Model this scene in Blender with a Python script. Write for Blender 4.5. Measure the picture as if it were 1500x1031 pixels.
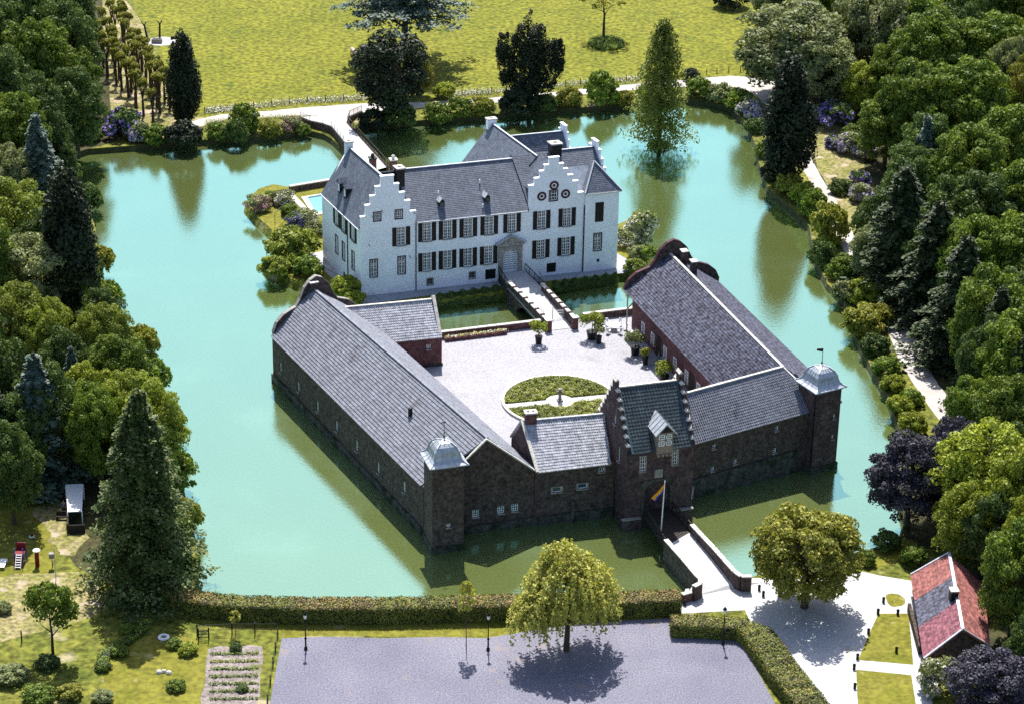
import bpy, bmesh, math, random
import numpy as np
from math import radians, sin, cos, pi, atan2, hypot
from mathutils import Vector, Matrix
from mathutils.geometry import delaunay_2d_cdt

random.seed(7); RNG = np.random.default_rng(11)
for o in list(bpy.data.objects): bpy.data.objects.remove(o)
SC = bpy.context.scene; COL = SC.collection

# ------------------------------------------------------------------ camera, light, exposure
PITCH, ROLL, CAM_H, FPX = radians(25.0), radians(1.0), 140.0, 3600.0
FW = Vector((0, cos(PITCH), -sin(PITCH)))
_r, _u = Vector((1, 0, 0)), Vector((0, sin(PITCH), cos(PITCH)))
CR = _r*cos(ROLL) + _u*sin(ROLL)
CU = -_r*sin(ROLL) + _u*cos(ROLL)
CAM = Vector((0, 0, CAM_H))
cd = bpy.data.cameras.new('camera'); cam = bpy.data.objects.new('camera', cd); COL.objects.link(cam)
cd.sensor_width = 36; cd.lens = 36*FPX/1500; cd.clip_end = 3000; cd.clip_start = 1
cam.matrix_world = Matrix(((CR.x, CU.x, -FW.x, 0), (CR.y, CU.y, -FW.y, 0), (CR.z, CU.z, -FW.z, CAM_H), (0, 0, 0, 1)))
SC.camera = cam

SUN_EL, SUN_AZ = radians(57), radians(-3)          # azimuth from +Y towards +X
w = bpy.data.worlds.new('World'); SC.world = w; w.use_nodes = True
nt = w.node_tree; bg = nt.nodes['Background']
sky = nt.nodes.new('ShaderNodeTexSky'); sky.sky_type = 'NISHITA'; sky.sun_disc = False
sky.sun_elevation = SUN_EL; sky.sun_rotation = SUN_AZ; sky.air_density = 1.0; sky.dust_density = 2.0; sky.ozone_density = 2.0
nt.links.new(sky.outputs[0], bg.inputs[0]); bg.inputs[1].default_value = 0.105
sd = bpy.data.lights.new('sun', 'SUN'); sd.energy = 5.0; sd.angle = radians(0.5); sd.color = (1.0, 0.965, 0.90)
sun = bpy.data.objects.new('sun', sd); COL.objects.link(sun)
_s = Vector((sin(SUN_AZ)*cos(SUN_EL), cos(SUN_AZ)*cos(SUN_EL), sin(SUN_EL)))
sun.rotation_euler = _s.to_track_quat('Z', 'Y').to_euler(); sun.location = (0, 300, 200)
SC.view_settings.view_transform = 'Standard'; SC.view_settings.look = 'None'
SC.view_settings.exposure = 0.92; SC.view_settings.gamma = 1.0; SC.view_settings.use_curve_mapping = False
SC.render.engine = 'CYCLES'; SC.cycles.max_bounces = 6; SC.cycles.diffuse_bounces = 3
SC.cycles.transparent_max_bounces = 6; SC.cycles.use_denoising = False

def site(px, py, z=0.0):
    """survey helper: the place on level z that the photograph shows at (px, py)"""
    d = FW + CR*((px-750)/FPX) - CU*((py-515.5)/FPX)
    t = (z-CAM_H)/d.z
    return Vector((d.x*t, d.y*t, z))
def on_plane(px, py, p0, n):
    d = FW + CR*((px-750)/FPX) - CU*((py-515.5)/FPX)
    t = (Vector(p0)-CAM).dot(n)/d.dot(n)
    return CAM + d*t

# ------------------------------------------------------------------ materials
MATS = {}
def mat(name, col, rough=0.8, vary=0.25, scale=2.0, spec=0.2, bump=0.0, bscale=None, col2=None, rnd=0.0, metal=0.0, fine=0.0, fscale=30, transl=0.0, detail=6, wear=None):
    if name in MATS: return MATS[name]
    m = bpy.data.materials.new(name); m.use_nodes = True; t = m.node_tree; N = t.nodes; L = t.links
    bs = N['Principled BSDF']; out = N['Material Output']
    tc = N.new('ShaderNodeTexCoord')
    nz = N.new('ShaderNodeTexNoise'); nz.inputs['Scale'].default_value = scale; nz.inputs['Detail'].default_value = detail; nz.inputs['Roughness'].default_value = 0.65
    L.new(tc.outputs['Object'], nz.inputs['Vector'])
    rp = N.new('ShaderNodeValToRGB'); rp.color_ramp.elements[0].position = 0.33; rp.color_ramp.elements[1].position = 0.67
    c = col; c2 = col2 or tuple(min(1, x*(1+vary)) for x in col); c1 = tuple(x*(1-vary) for x in col) if not col2 else col
    rp.color_ramp.elements[0].color = (*c1, 1); rp.color_ramp.elements[1].color = (*c2, 1)
    L.new(nz.outputs['Fac'], rp.inputs['Fac'])
    cur = rp.outputs['Color']
    if fine:
        n2 = N.new('ShaderNodeTexNoise'); n2.inputs['Scale'].default_value = fscale; n2.inputs['Detail'].default_value = 2
        L.new(tc.outputs['Object'], n2.inputs['Vector'])
        mr = N.new('ShaderNodeMapRange'); mr.inputs[1].default_value = 0.3; mr.inputs[2].default_value = 0.7; mr.inputs[3].default_value = 1-fine; mr.inputs[4].default_value = 1+fine
        L.new(n2.outputs['Fac'], mr.inputs[0])
        vm = N.new('ShaderNodeVectorMath'); vm.operation = 'SCALE'; L.new(cur, vm.inputs[0]); L.new(mr.outputs[0], vm.inputs['Scale']); cur = vm.outputs[0]
    if wear:
        wc, ws, wt = wear
        n3 = N.new('ShaderNodeTexNoise'); n3.inputs['Scale'].default_value = ws; n3.inputs['Detail'].default_value = 8; L.new(tc.outputs['Object'], n3.inputs['Vector'])
        m3 = N.new('ShaderNodeMapRange'); m3.inputs[1].default_value = wt; m3.inputs[2].default_value = wt+0.12; L.new(n3.outputs['Fac'], m3.inputs[0])
        mx = N.new('ShaderNodeMix'); mx.data_type = 'RGBA'; L.new(m3.outputs[0], mx.inputs[0]); L.new(cur, mx.inputs[6]); mx.inputs[7].default_value = (*wc, 1); cur = mx.outputs[2]
    if rnd:
        oi = N.new('ShaderNodeObjectInfo'); mr = N.new('ShaderNodeMapRange'); mr.inputs[3].default_value = 1-rnd; mr.inputs[4].default_value = 1+rnd
        L.new(oi.outputs['Random'], mr.inputs[0])
        vm = N.new('ShaderNodeVectorMath'); vm.operation = 'SCALE'; L.new(cur, vm.inputs[0]); L.new(mr.outputs[0], vm.inputs['Scale']); cur = vm.outputs[0]
    L.new(cur, bs.inputs['Base Color'])
    bs.inputs['Roughness'].default_value = rough; bs.inputs['Metallic'].default_value = metal
    bs.inputs['Specular IOR Level'].default_value = spec
    if bump:
        nb = N.new('ShaderNodeTexNoise'); nb.inputs['Scale'].default_value = bscale or scale*4; nb.inputs['Detail'].default_value = 4
        L.new(tc.outputs['Object'], nb.inputs['Vector'])
        bp = N.new('ShaderNodeBump'); bp.inputs['Strength'].default_value = 1.0; bp.inputs['Distance'].default_value = bump
        L.new(nb.outputs['Fac'], bp.inputs['Height']); L.new(bp.outputs[0], bs.inputs['Normal'])
    if transl:
        tr = N.new('ShaderNodeBsdfTranslucent'); ms = N.new('ShaderNodeMixShader'); ms.inputs[0].default_value = transl
        vm = N.new('ShaderNodeVectorMath'); vm.operation = 'MULTIPLY'; L.new(cur, vm.inputs[0]); vm.inputs[1].default_value = (1.5, 1.5, 0.8)
        L.new(vm.outputs[0], tr.inputs['Color']); L.new(bs.outputs[0], ms.inputs[1]); L.new(tr.outputs[0], ms.inputs[2]); L.new(ms.outputs[0], out.inputs['Surface'])
    MATS[name] = m; return m

def leafmat(name, c1, c2, transl=0.22, rnd=0.18, scale=0.35):
    return mat(name, c1, rough=0.6, col2=c2, scale=scale, spec=0.25, rnd=rnd, transl=transl, fine=0.3, fscale=1.6, detail=3)

M_plaster = mat('white_limewash', (0.86, 0.88, 0.93), 0.9, vary=0.05, scale=0.5, fine=0.07, fscale=3.0, bump=0.01, bscale=6, wear=((0.74, 0.75, 0.76), 0.35, 0.66))
M_brick = mat('dark_brick', (0.076, 0.056, 0.050), 0.95, scale=1.1, vary=0.35, fine=0.5, fscale=2.6, bump=0.02, bscale=8, wear=((0.085, 0.065, 0.05), 1.3, 0.62))
M_redbrick = mat('red_brick', (0.13, 0.062, 0.062), 0.95, scale=1.2, vary=0.3, fine=0.35, fscale=3.2, bump=0.02, bscale=8, wear=((0.16, 0.12, 0.10), 1.1, 0.63))
M_gatebrick = mat('gatehouse_brick', (0.074, 0.050, 0.052), 0.95, scale=1.0, vary=0.35, fine=0.45, fscale=2.8, bump=0.02, bscale=8, wear=((0.14, 0.12, 0.10), 0.9, 0.60))
M_plinth = mat('plinth_stone', (0.068, 0.064, 0.056), 0.95, scale=0.8, vary=0.4, fine=0.4, fscale=2.5, bump=0.03, wear=((0.022, 0.030, 0.018), 0.7, 0.50))
M_slate = mat('blue_slate', (0.100, 0.117, 0.150), 0.6, scale=0.8, vary=0.25, fine=0.3, fscale=3.2, spec=0.4)
M_tile_grey = mat('grey_pantile', (0.170, 0.178, 0.210), 0.7, scale=0.9, vary=0.2, fine=0.3, fscale=2.8, wear=((0.09, 0.08, 0.09), 0.5, 0.62))
M_tile_old = mat('old_mottled_tile', (0.075, 0.077, 0.108), 0.75, scale=1.5, vary=0.45, fine=0.75, fscale=2.2, wear=((0.30, 0.27, 0.30), 1.9, 0.66))
M_tile_pale = mat('pale_pantile', (0.36, 0.365, 0.40), 0.7, scale=0.9, vary=0.2, fine=0.35, fscale=2.6)
M_tile_dark = mat('dark_green_tile', (0.038, 0.052, 0.058), 0.45, scale=0.9, vary=0.3, fine=0.4, fscale=2.6, spec=0.5)
M_tile_red = mat('red_clay_tile', (0.25, 0.095, 0.085), 0.8, scale=1.3, vary=0.35, fine=0.45, fscale=2.5, wear=((0.45, 0.30, 0.22), 1.2, 0.66))
M_tile_mauve = mat('mauve_clay_tile', (0.20, 0.075, 0.095), 0.8, scale=1.3, vary=0.35, fine=0.5, fscale=2.5, wear=((0.40, 0.22, 0.22), 1.2, 0.66))
M_lead = mat('lead_sheet', (0.40, 0.43, 0.47), 0.45, scale=1.5, vary=0.2, spec=0.5, metal=0.3)
M_stone = mat('pale_coping_stone', (0.50, 0.48, 0.44), 0.9, scale=1.5, vary=0.2, fine=0.2, fscale=4)
M_greystone = mat('grey_sandstone', (0.27, 0.25, 0.23), 0.9, scale=1.0, vary=0.25, fine=0.3, fscale=3)
M_maroon = mat('maroon_paint', (0.055, 0.018, 0.025), 0.6, vary=0.1)
M_shutter = mat('dark_shutter_paint', (0.018, 0.013, 0.014), 0.5, vary=0.2)
M_white = mat('white_paint', (0.80, 0.80, 0.80), 0.5, vary=0.03)
M_glass = mat('window_glass', (0.03, 0.04, 0.05), 0.08, vary=0.2, spec=0.6)
M_black = mat('black_iron', (0.012, 0.014, 0.014), 0.5, vary=0.2)
M_darkwood = mat('dark_timber', (0.030, 0.024, 0.020), 0.8, vary=0.3, scale=3)
M_bark = mat('bark', (0.07, 0.055, 0.04), 0.95, vary=0.3, scale=3, bump=0.03)
M_darkbark = mat('dark_bark', (0.035, 0.03, 0.024), 0.95, vary=0.3, scale=3)
M_tan = mat('tan_wood', (0.26, 0.20, 0.16), 0.8, vary=0.2, scale=3, fine=0.3, fscale=8)
M_meadow = mat('meadow_grass', (0.108, 0.118, 0.008), 0.95, col2=(0.152, 0.150, 0.014), scale=0.10, fine=0.55, fscale=1.3, bump=0.18, bscale=1.5, wear=((0.060, 0.085, 0.010), 0.30, 0.62))
M_lawn = mat('lawn_grass', (0.112, 0.116, 0.010), 0.95, col2=(0.170, 0.155, 0.024), scale=0.3, fine=0.32, fscale=1.7, bump=0.10, bscale=2.5, wear=((0.30, 0.26, 0.10), 0.5, 0.64))
M_rough = mat('rough_grass', (0.070, 0.090, 0.010), 0.95, col2=(0.15, 0.145, 0.024), scale=0.25, fine=0.6, fscale=1.3, bump=0.25, bscale=1.6, wear=((0.34, 0.29, 0.18), 0.22, 0.60))
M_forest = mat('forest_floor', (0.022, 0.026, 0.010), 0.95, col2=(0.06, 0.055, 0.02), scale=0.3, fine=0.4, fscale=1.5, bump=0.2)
M_path = mat('pale_gravel_path', (0.33, 0.31, 0.29), 0.95, col2=(0.42, 0.39, 0.37), scale=0.35, fine=0.14, fscale=4, wear=((0.30, 0.25, 0.19), 0.25, 0.60))
M_white_gravel = mat('white_gravel', (0.37, 0.37, 0.375), 0.95, col2=(0.45, 0.45, 0.455), scale=0.3, fine=0.16, fscale=5, wear=((0.36, 0.33, 0.31), 0.3, 0.62))
M_court = mat('courtyard_gravel', (0.285, 0.28, 0.31), 0.95, col2=(0.325, 0.32, 0.345), scale=0.12, fine=0.22, fscale=4, bump=0.03, bscale=5, wear=((0.24, 0.225, 0.235), 0.16, 0.60))
M_park = mat('purple_grey_gravel', (0.122, 0.120, 0.160), 0.95, col2=(0.178, 0.174, 0.215), scale=0.07, fine=0.40, fscale=5.5, bump=0.04, bscale=4, wear=((0.23, 0.19, 0.18), 0.32, 0.62))
M_terrace = mat('terrace_paving', (0.30, 0.31, 0.34), 0.95, vary=0.1, scale=0.5, fine=0.2, fscale=4)
M_soil = mat('pale_dry_soil', (0.25, 0.21, 0.20), 0.95, col2=(0.16, 0.135, 0.125), scale=0.5, fine=0.4, fscale=2.2, bump=0.1, wear=((0.10, 0.11, 0.03), 0.6, 0.60))
M_drygrass = mat('dry_grass', (0.24, 0.20, 0.10), 0.95, col2=(0.13, 0.135, 0.025), scale=0.35, fine=0.5, fscale=2.0, bump=0.15, wear=((0.36, 0.29, 0.22), 0.4, 0.56))
M_bank = mat('bank_earth', (0.05, 0.05, 0.02), 0.95, vary=0.4, scale=0.6, bump=0.15)
M_red = mat('red_plastic', (0.16, 0.012, 0.02), 0.4, vary=0.1)
M_blue = mat('blue_plastic', (0.03, 0.08, 0.35), 0.4, vary=0.1)
M_cream = mat('cream_wood', (0.5, 0.45, 0.33), 0.7, vary=0.15)
M_flagy = mat('yellow_flag_cloth', (0.75, 0.33, 0.02), 0.8, vary=0.05)
M_flagb = mat('blue_flag_cloth', (0.02, 0.06, 0.45), 0.8, vary=0.05)

def water_material(name, body, tint, glints=0.0):
    m = bpy.data.materials.new(name); m.use_nodes = True; t = m.node_tree; N = t.nodes; L = t.links
    N.remove(N['Principled BSDF']); out = N['Material Output']
    tc = N.new('ShaderNodeTexCoord')
    df = N.new('ShaderNodeBsdfDiffuse'); gl = N.new('ShaderNodeBsdfGlossy'); gl.inputs['Roughness'].default_value = 0.035
    gl.inputs['Color'].default_value = (*tint, 1)
    nz = N.new('ShaderNodeTexNoise'); nz.inputs['Scale'].default_value = 0.05; nz.inputs['Detail'].default_value = 3; L.new(tc.outputs['Object'], nz.inputs['Vector'])
    rp = N.new('ShaderNodeValToRGB'); rp.color_ramp.elements[0].color = (*body, 1); rp.color_ramp.elements[1].color = (*[x*1.18 for x in body], 1)
    L.new(nz.outputs['Fac'], rp.inputs['Fac'])
    fn = N.new('ShaderNodeTexNoise'); fn.inputs['Scale'].default_value = 3.2; fn.inputs['Detail'].default_value = 2; L.new(tc.outputs['Object'], fn.inputs['Vector'])
    mr = N.new('ShaderNodeMapRange'); mr.inputs[1].default_value = 0.3; mr.inputs[2].default_value = 0.7; mr.inputs[3].default_value = 0.86; mr.inputs[4].default_value = 1.14
    L.new(fn.outputs['Fac'], mr.inputs[0]); vm = N.new('ShaderNodeVectorMath'); vm.operation = 'SCALE'
    L.new(rp.outputs[0], vm.inputs[0]); L.new(mr.outputs[0], vm.inputs['Scale']); L.new(vm.outputs[0], df.inputs['Color'])
    b1 = N.new('ShaderNodeTexNoise'); b1.inputs['Scale'].default_value = 1.6; b1.inputs['Detail'].default_value = 5; b1.inputs['Roughness'].default_value = 0.7
    L.new(tc.outputs['Object'], b1.inputs['Vector'])
    bp = N.new('ShaderNodeBump'); bp.inputs['Distance'].default_value = 0.012; bp.inputs['Strength'].default_value = 1
    L.new(b1.outputs['Fac'], bp.inputs['Height']); L.new(bp.outputs[0], gl.inputs['Normal'])
    rn = N.new('ShaderNodeTexNoise'); rn.inputs['Scale'].default_value = 0.07; rn.inputs['Detail'].default_value = 4; L.new(tc.outputs['Object'], rn.inputs['Vector'])
    rm = N.new('ShaderNodeMapRange'); rm.inputs[1].default_value = 0.35; rm.inputs[2].default_value = 0.65; rm.inputs[3].default_value = 0.02; rm.inputs[4].default_value = 0.13
    L.new(rn.outputs['Fac'], rm.inputs[0]); L.new(rm.outputs[0], gl.inputs['Roughness'])
    lw = N.new('ShaderNodeLayerWeight'); lw.inputs['Blend'].default_value = 0.5
    mp = N.new('ShaderNodeMapRange'); mp.inputs[1].default_value = 0.35; mp.inputs[2].default_value = 0.75; mp.inputs[3].default_value = WATER_F0; mp.inputs[4].default_value = WATER_F1
    L.new(lw.outputs['Facing'], mp.inputs[0])
    ms = N.new('ShaderNodeMixShader'); L.new(mp.outputs[0], ms.inputs[0]); L.new(df.outputs[0], ms.inputs[1]); L.new(gl.outputs[0], ms.inputs[2])
    L.new(ms.outputs[0], out.inputs['Surface']); MATS[name] = m; return m
WATER_F0, WATER_F1 = 0.24, 0.78
M_water = water_material('moat_water', (0.104, 0.128, 0.038), (0.50, 0.96, 0.84))
M_pool = water_material('pool_water', (0.04, 0.20, 0.24), (0.7, 1.0, 1.0))

# leaves
L_lime = leafmat('leaf_lime', (0.167, 0.208, 0.023), (0.283, 0.316, 0.033))
L_green = leafmat('leaf_green', (0.078, 0.131, 0.017), (0.166, 0.217, 0.026))
L_deep = leafmat('leaf_deep_green', (0.040, 0.073, 0.018), (0.100, 0.145, 0.033))
L_dark = leafmat('needle_dark', (0.011, 0.020, 0.009), (0.029, 0.040, 0.018), transl=0.08)
L_blue = leafmat('needle_blue', (0.053, 0.090, 0.068), (0.128, 0.173, 0.128), transl=0.08)
L_olive = leafmat('leaf_olive', (0.140, 0.152, 0.016), (0.280, 0.272, 0.044))
L_yellow = leafmat('leaf_yellow', (0.24, 0.245, 0.035), (0.48, 0.455, 0.11))
L_grey = leafmat('leaf_grey_green', (0.110, 0.138, 0.050), (0.297, 0.319, 0.143))
L_copper = leafmat('leaf_copper', (0.026, 0.023, 0.036), (0.085, 0.080, 0.112), transl=0.1)
L_cypress = leafmat('leaf_bald_cypress', (0.10, 0.13, 0.018), (0.18, 0.20, 0.04))
L_purple = mat('purple_blossom', (0.25, 0.18, 0.56), 0.7, vary=0.3, scale=1, transl=0.1)
L_mauve = mat('mauve_blossom', (0.42, 0.36, 0.58), 0.7, vary=0.3, scale=1, transl=0.1)
L_whitefl = mat('white_blossom', (0.72, 0.66, 0.66), 0.7, vary=0.1, scale=1, transl=0.1)
L_pink = mat('pink_blossom', (0.45, 0.10, 0.28), 0.7, vary=0.3, scale=1)
L_hedge = leafmat('hedge_leaf', (0.072, 0.088, 0.013), (0.176, 0.184, 0.029), transl=0.08)
L_brownhedge = leafmat('hedge_brown_leaf', (0.189, 0.123, 0.051), (0.290, 0.203, 0.072), transl=0.05)

# ------------------------------------------------------------------ building blocks
WL = {}                                            # world location of every parent
def wl(o): return WL.get(o.name, Vector((0, 0, 0))) if o else Vector((0, 0, 0))
def tagit(o, label=None, cat=None, group=None, kind=None):
    if label: o['label'] = label
    if cat: o['category'] = cat
    if group: o['group'] = group
    if kind: o['kind'] = kind
    return o
def thing(name, label, cat, loc, group=None, rot=0.0, parent=None):
    o = bpy.data.objects.new(name, None); COL.objects.link(o); o.location = loc; o.rotation_euler = (0, 0, rot)
    o.empty_display_size = 0.5; WL[o.name] = Vector(loc); return tagit(o, label, cat, group)
def link_mesh(name, me, parent=None, world=None, rot=0.0):
    o = bpy.data.objects.new(name, me); COL.objects.link(o)
    if parent: o.parent = parent
    wp = Vector(world) if world is not None else wl(parent)
    o.location = wp - wl(parent); o.rotation_euler = (0, 0, rot); WL[o.name] = wp; return o

class MB:
    def __init__(s): s.v = []; s.f = []; s.m = []; s.cm = 0
    def add(s, pts, faces):
        b = len(s.v); s.v += [tuple(p) for p in pts]; s.f += [tuple(b+i for i in f) for f in faces]; s.m += [s.cm]*len(faces); return s
    def poly(s, pts): return s.add(pts, [tuple(range(len(pts)))])
    def hexa(s, lo, hi):
        n = len(lo); return s.add(list(lo)+list(hi), [tuple(range(n))[::-1], tuple(range(n, 2*n))]+[(i, (i+1) % n, n+(i+1) % n, n+i) for i in range(n)])
    def prism(s, base, z0, z1): return s.hexa([(p[0], p[1], z0) for p in base], [(p[0], p[1], z1) for p in base])
    def box(s, c, sx, sy, sz, rot=0.0):
        a, b = cos(rot), sin(rot); q = []
        for dx, dy in ((-1, -1), (1, -1), (1, 1), (-1, 1)):
            x, y = dx*sx/2, dy*sy/2; q.append((c[0]+x*a-y*b, c[1]+x*b+y*a))
        return s.prism(q, c[2], c[2]+sz)
    def lbox(s, x0, y0, z0, x1, y1, z1): return s.prism([(x0, y0), (x1, y0), (x1, y1), (x0, y1)], z0, z1)
    def tube(s, p0, p1, r0, r1=None, n=6):
        r1 = r0 if r1 is None else r1; p0, p1 = Vector(p0), Vector(p1); d = (p1-p0)
        if d.length < 1e-6: return s
        q = d.to_track_quat('Z', 'Y'); A = []; B = []
        for i in range(n):
            a = 2*pi*i/n; o = q @ Vector((cos(a), sin(a), 0)); A.append(p0+o*r0); B.append(p1+o*r1)
        return s.hexa(A, B)
    def bar(s, p0, p1, w_, h_):
        p0, p1 = Vector(p0), Vector(p1); d = (p1-p0).normalized(); side = d.cross(Vector((0, 0, 1)))
        if side.length < 1e-4: side = Vector((1, 0, 0))
        side.normalize(); up = side.cross(d); a = [(-1, -1), (1, -1), (1, 1), (-1, 1)]
        return s.hexa([p0+side*x*w_/2+up*y*h_/2 for x, y in a], [p1+side*x*w_/2+up*y*h_/2 for x, y in a])
    def lathe(s, c, prof, n=12, sq=False, rot=0.0):
        rings = []
        for r, z in prof:
            ring = []
            for i in range(n):
                a = 2*pi*(i+0.5)/n+rot
                k = r
                if sq: a0 = (2*pi*(i+.5)/n) % (pi/2) - pi/4; k = r/cos(a0)*cos(pi/4)*1.0
                ring.append((c[0]+k*cos(a), c[1]+k*sin(a), c[2]+z))
            rings.append(ring)
        b = len(s.v); s.v += [p for r in rings for p in r]
        F = [(b+i*n+j, b+i*n+(j+1) % n, b+(i+1)*n+(j+1) % n, b+(i+1)*n+j) for i in range(len(prof)-1) for j in range(n)]
        F += [tuple(b+j for j in range(n))[::-1], tuple(b+(len(prof)-1)*n+j for j in range(n))]
        s.f += F; s.m += [s.cm]*len(F); return s
    def mesh(s, name, mats, org=(0, 0, 0), fix=True):
        me = bpy.data.meshes.new(name); o = Vector(org)
        me.from_pydata([(x-o.x, y-o.y, z-o.z) for x, y, z in s.v], [], s.f)
        if not isinstance(mats, (list, tuple)): mats = [mats]
        for m in mats: me.materials.append(m)
        if len(mats) > 1: me.polygons.foreach_set('material_index', s.m)
        if fix:
            bm = bmesh.new(); bm.from_mesh(me); bmesh.ops.recalc_face_normals(bm, faces=bm.faces); bm.to_mesh(me); bm.free()
        me.update(); return me
    def make(s, name, mats, parent=None, kind=None, org=None, label=None, fix=True):
        org = Vector(org) if org is not None else wl(parent)
        o = link_mesh(name, s.mesh(name, mats, org, fix), parent, org); return tagit(o, label, kind=kind)

def make_each(s, name, m, parent=None, kind=None, org=None):
    org = Vector(org) if org is not None else wl(parent); me = s.mesh(name, m, org)
    bm = bmesh.new(); bm.from_mesh(me); bmesh.ops.remove_doubles(bm, verts=bm.verts, dist=5e-4); bm.verts.index_update()
    seen, res = set(), None
    for v0 in bm.verts:
        if v0.index in seen: continue
        st, comp = [v0], []; seen.add(v0.index)
        while st:
            v = st.pop(); comp.append(v)
            for e_ in v.link_edges:
                u = e_.other_vert(v)
                if u.index not in seen: seen.add(u.index); st.append(u)
        ids = {v.index: i for i, v in enumerate(comp)}; fs = {f for v in comp for f in v.link_faces}
        if not fs: continue
        m2 = bpy.data.meshes.new(name); m2.from_pydata([v.co[:] for v in comp], [], [[ids[v.index] for v in f.verts] for f in fs]); m2.materials.append(m); m2.update()
        res = link_mesh(name, m2, parent, org)
    bm.free(); bpy.data.meshes.remove(me); return res
MB.make_each = make_each
def inpoly(x, y, P):
    c = False; j = len(P)-1
    for i in range(len(P)):
        if (P[i][1] > y) != (P[j][1] > y) and x < (P[j][0]-P[i][0])*(y-P[i][1])/(P[j][1]-P[i][1])+P[i][0]: c = not c
        j = i
    return c
def tri_poly(outer, holes=()):
    V = [Vector((p[0], p[1])) for p in outer]; E = [(i, (i+1) % len(outer)) for i in range(len(outer))]
    for h in holes:
        b = len(V); V += [Vector((p[0], p[1])) for p in h]; E += [(b+i, b+(i+1) % len(h)) for i in range(len(h))]
    r = delaunay_2d_cdt(V, E, [], 0, 1e-5); vs, fs = r[0], r[2]; F = []
    for f in fs:
        cx = sum(vs[i].x for i in f)/len(f); cy = sum(vs[i].y for i in f)/len(f)
        if inpoly(cx, cy, outer) and not any(inpoly(cx, cy, h) for h in holes): F.append(tuple(f))
    return [(v.x, v.y) for v in vs], F
def smooth_loop(P, n=5, jit=0.0):
    out = []; m = len(P); R = random.Random(len(P)*7)
    for i in range(m):
        p0, p1, p2, p3 = P[i-1], P[i], P[(i+1) % m], P[(i+2) % m]
        for k in range(n):
            t = k/n
            q = [0.5*((2*p1[a])+(-p0[a]+p2[a])*t+(2*p0[a]-5*p1[a]+4*p2[a]-p3[a])*t*t+(-p0[a]+3*p1[a]-3*p2[a]+p3[a])*t**3) for a in (0, 1)]
            out.append((q[0]+R.uniform(-jit, jit), q[1]+R.uniform(-jit, jit)))
    return out
def sheet(name, poly, z, m, holes=()):
    vs, F = tri_poly(poly, holes); b = MB(); b.add([(x, y, z) for x, y in vs], [f if area2(vs, f) > 0 else f[::-1] for f in F])
    return b.make(name, m, kind='structure', fix=False)
def area2(vs, f):
    return sum(vs[f[i]][0]*vs[f[(i+1) % len(f)]][1]-vs[f[(i+1) % len(f)]][0]*vs[f[i]][1] for i in range(len(f)))
def pxs(L_, z): return [tuple(site(x, y, z)[:2]) for x, y in L_]

class Wall:
    """a vertical wall: x runs along U, the outside is on the right hand of U"""
    def __init__(s, O, E):
        s.O = Vector((O[0], O[1])); d = Vector((E[0], E[1]))-s.O; s.len = d.length; s.U = d.normalized(); s.I = Vector((-s.U.y, s.U.x)); s.ang = atan2(s.U.y, s.U.x)
    def p(s, x, z, y=0.0): q = s.O+s.U*x+s.I*y; return Vector((q.x, q.y, z))
    def panel(s, outline, holes=(), t=0.4, depth=None):
        b = MB(); HS = []
        for h in holes:
            if len(h) == 4: x0, z0, x1, z1 = h; HS.append([(x0, z0), (x1, z0), (x1, z1), (x0, z1)])
            else: HS.append(list(h))
        vs, F = tri_poly(outline, HS); b.add([s.p(x, z) for x, z in vs], F)
        n = len(outline)
        for i in range(n):
            a, c = outline[i], outline[(i+1) % n]; b.poly([s.p(*a), s.p(*c), s.p(*c, t), s.p(*a, t)])
        vs, F = tri_poly(outline); b.add([s.p(x, z, t) for x, z in vs], F)
        for H in HS:
            n = len(H)
            for i in range(n):
                a, c = H[i], H[(i+1) % n]; b.poly([s.p(*a), s.p(*c), s.p(*c, t), s.p(*a, t)])
        bm = None
        return b

def wprism(b, W, outline, y0, y1):
    vs, F = tri_poly(outline)
    for y in (y0, y1): b.add([W.p(x, z, y) for x, z in vs], F)
    n = len(outline)
    for i in range(n):
        a, c = outline[i], outline[(i+1) % n]; b.poly([W.p(*a, y0), W.p(*c, y0), W.p(*c, y1), W.p(*a, y1)])
def circ(cx, cz, r, n=16, a0=0, a1=2*pi): return [(cx+r*cos(a0+(a1-a0)*i/n), cz+r*sin(a0+(a1-a0)*i/n)) for i in range(n if abs(a1-a0-2*pi) < 1e-6 else n+1)]

def tiles(b, BL, BR, TR, TL, tw=0.3, th=0.36, amp=0.05, step=0.05, lift=0.03):
    BL, BR, TR, TL = map(Vector, (BL, BR, TR, TL)); ex = (BR-BL).normalized()
    n = ex.cross(((TL+TR)-(BL+BR)).normalized()).normalized()
    if n.z < 0: n = -n
    H = (((TL+TR)-(BL+BR))*0.5).length; rows = max(2, int(H/th))
    for r in range(rows):
        v0, v1 = r/rows, (r+1)/rows
        L0, R0, L1, R1 = BL.lerp(TL, v0), BR.lerp(TR, v0), BL.lerp(TL, v1), BR.lerp(TR, v1)
        sl, sr = (L0-BL).dot(ex), (R0-BL).dot(ex)
        if sr-sl < 0.05: continue
        hw = tw/2; ss = [sl]+[k*hw for k in range(math.ceil(sl/hw+0.05), math.floor(sr/hw-0.05)+1)]+[sr]
        base = len(b.v); m = len(ss); W_ = []
        for s_ in ss:
            k = round(s_/hw); W_.append(amp if k % 2 else 0.0)
        for A, B_, off in ((L0, R0, 0.0), (L0, R0, step), (L1, R1, 0.0)):
            for s_, wv in zip(ss, W_):
                t = (s_-sl)/(sr-sl); b.v.append(tuple(A.lerp(B_, t)+n*(lift+off+(wv if off or A is L1 else 0))))
        for i in range(m-1):
            b.f.append((base+i, base+i+1, base+m+i+1, base+m+i)); b.f.append((base+m+i, base+m+i+1, base+2*m+i+1, base+2*m+i)); b.m += [b.cm]*2
    return b
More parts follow.
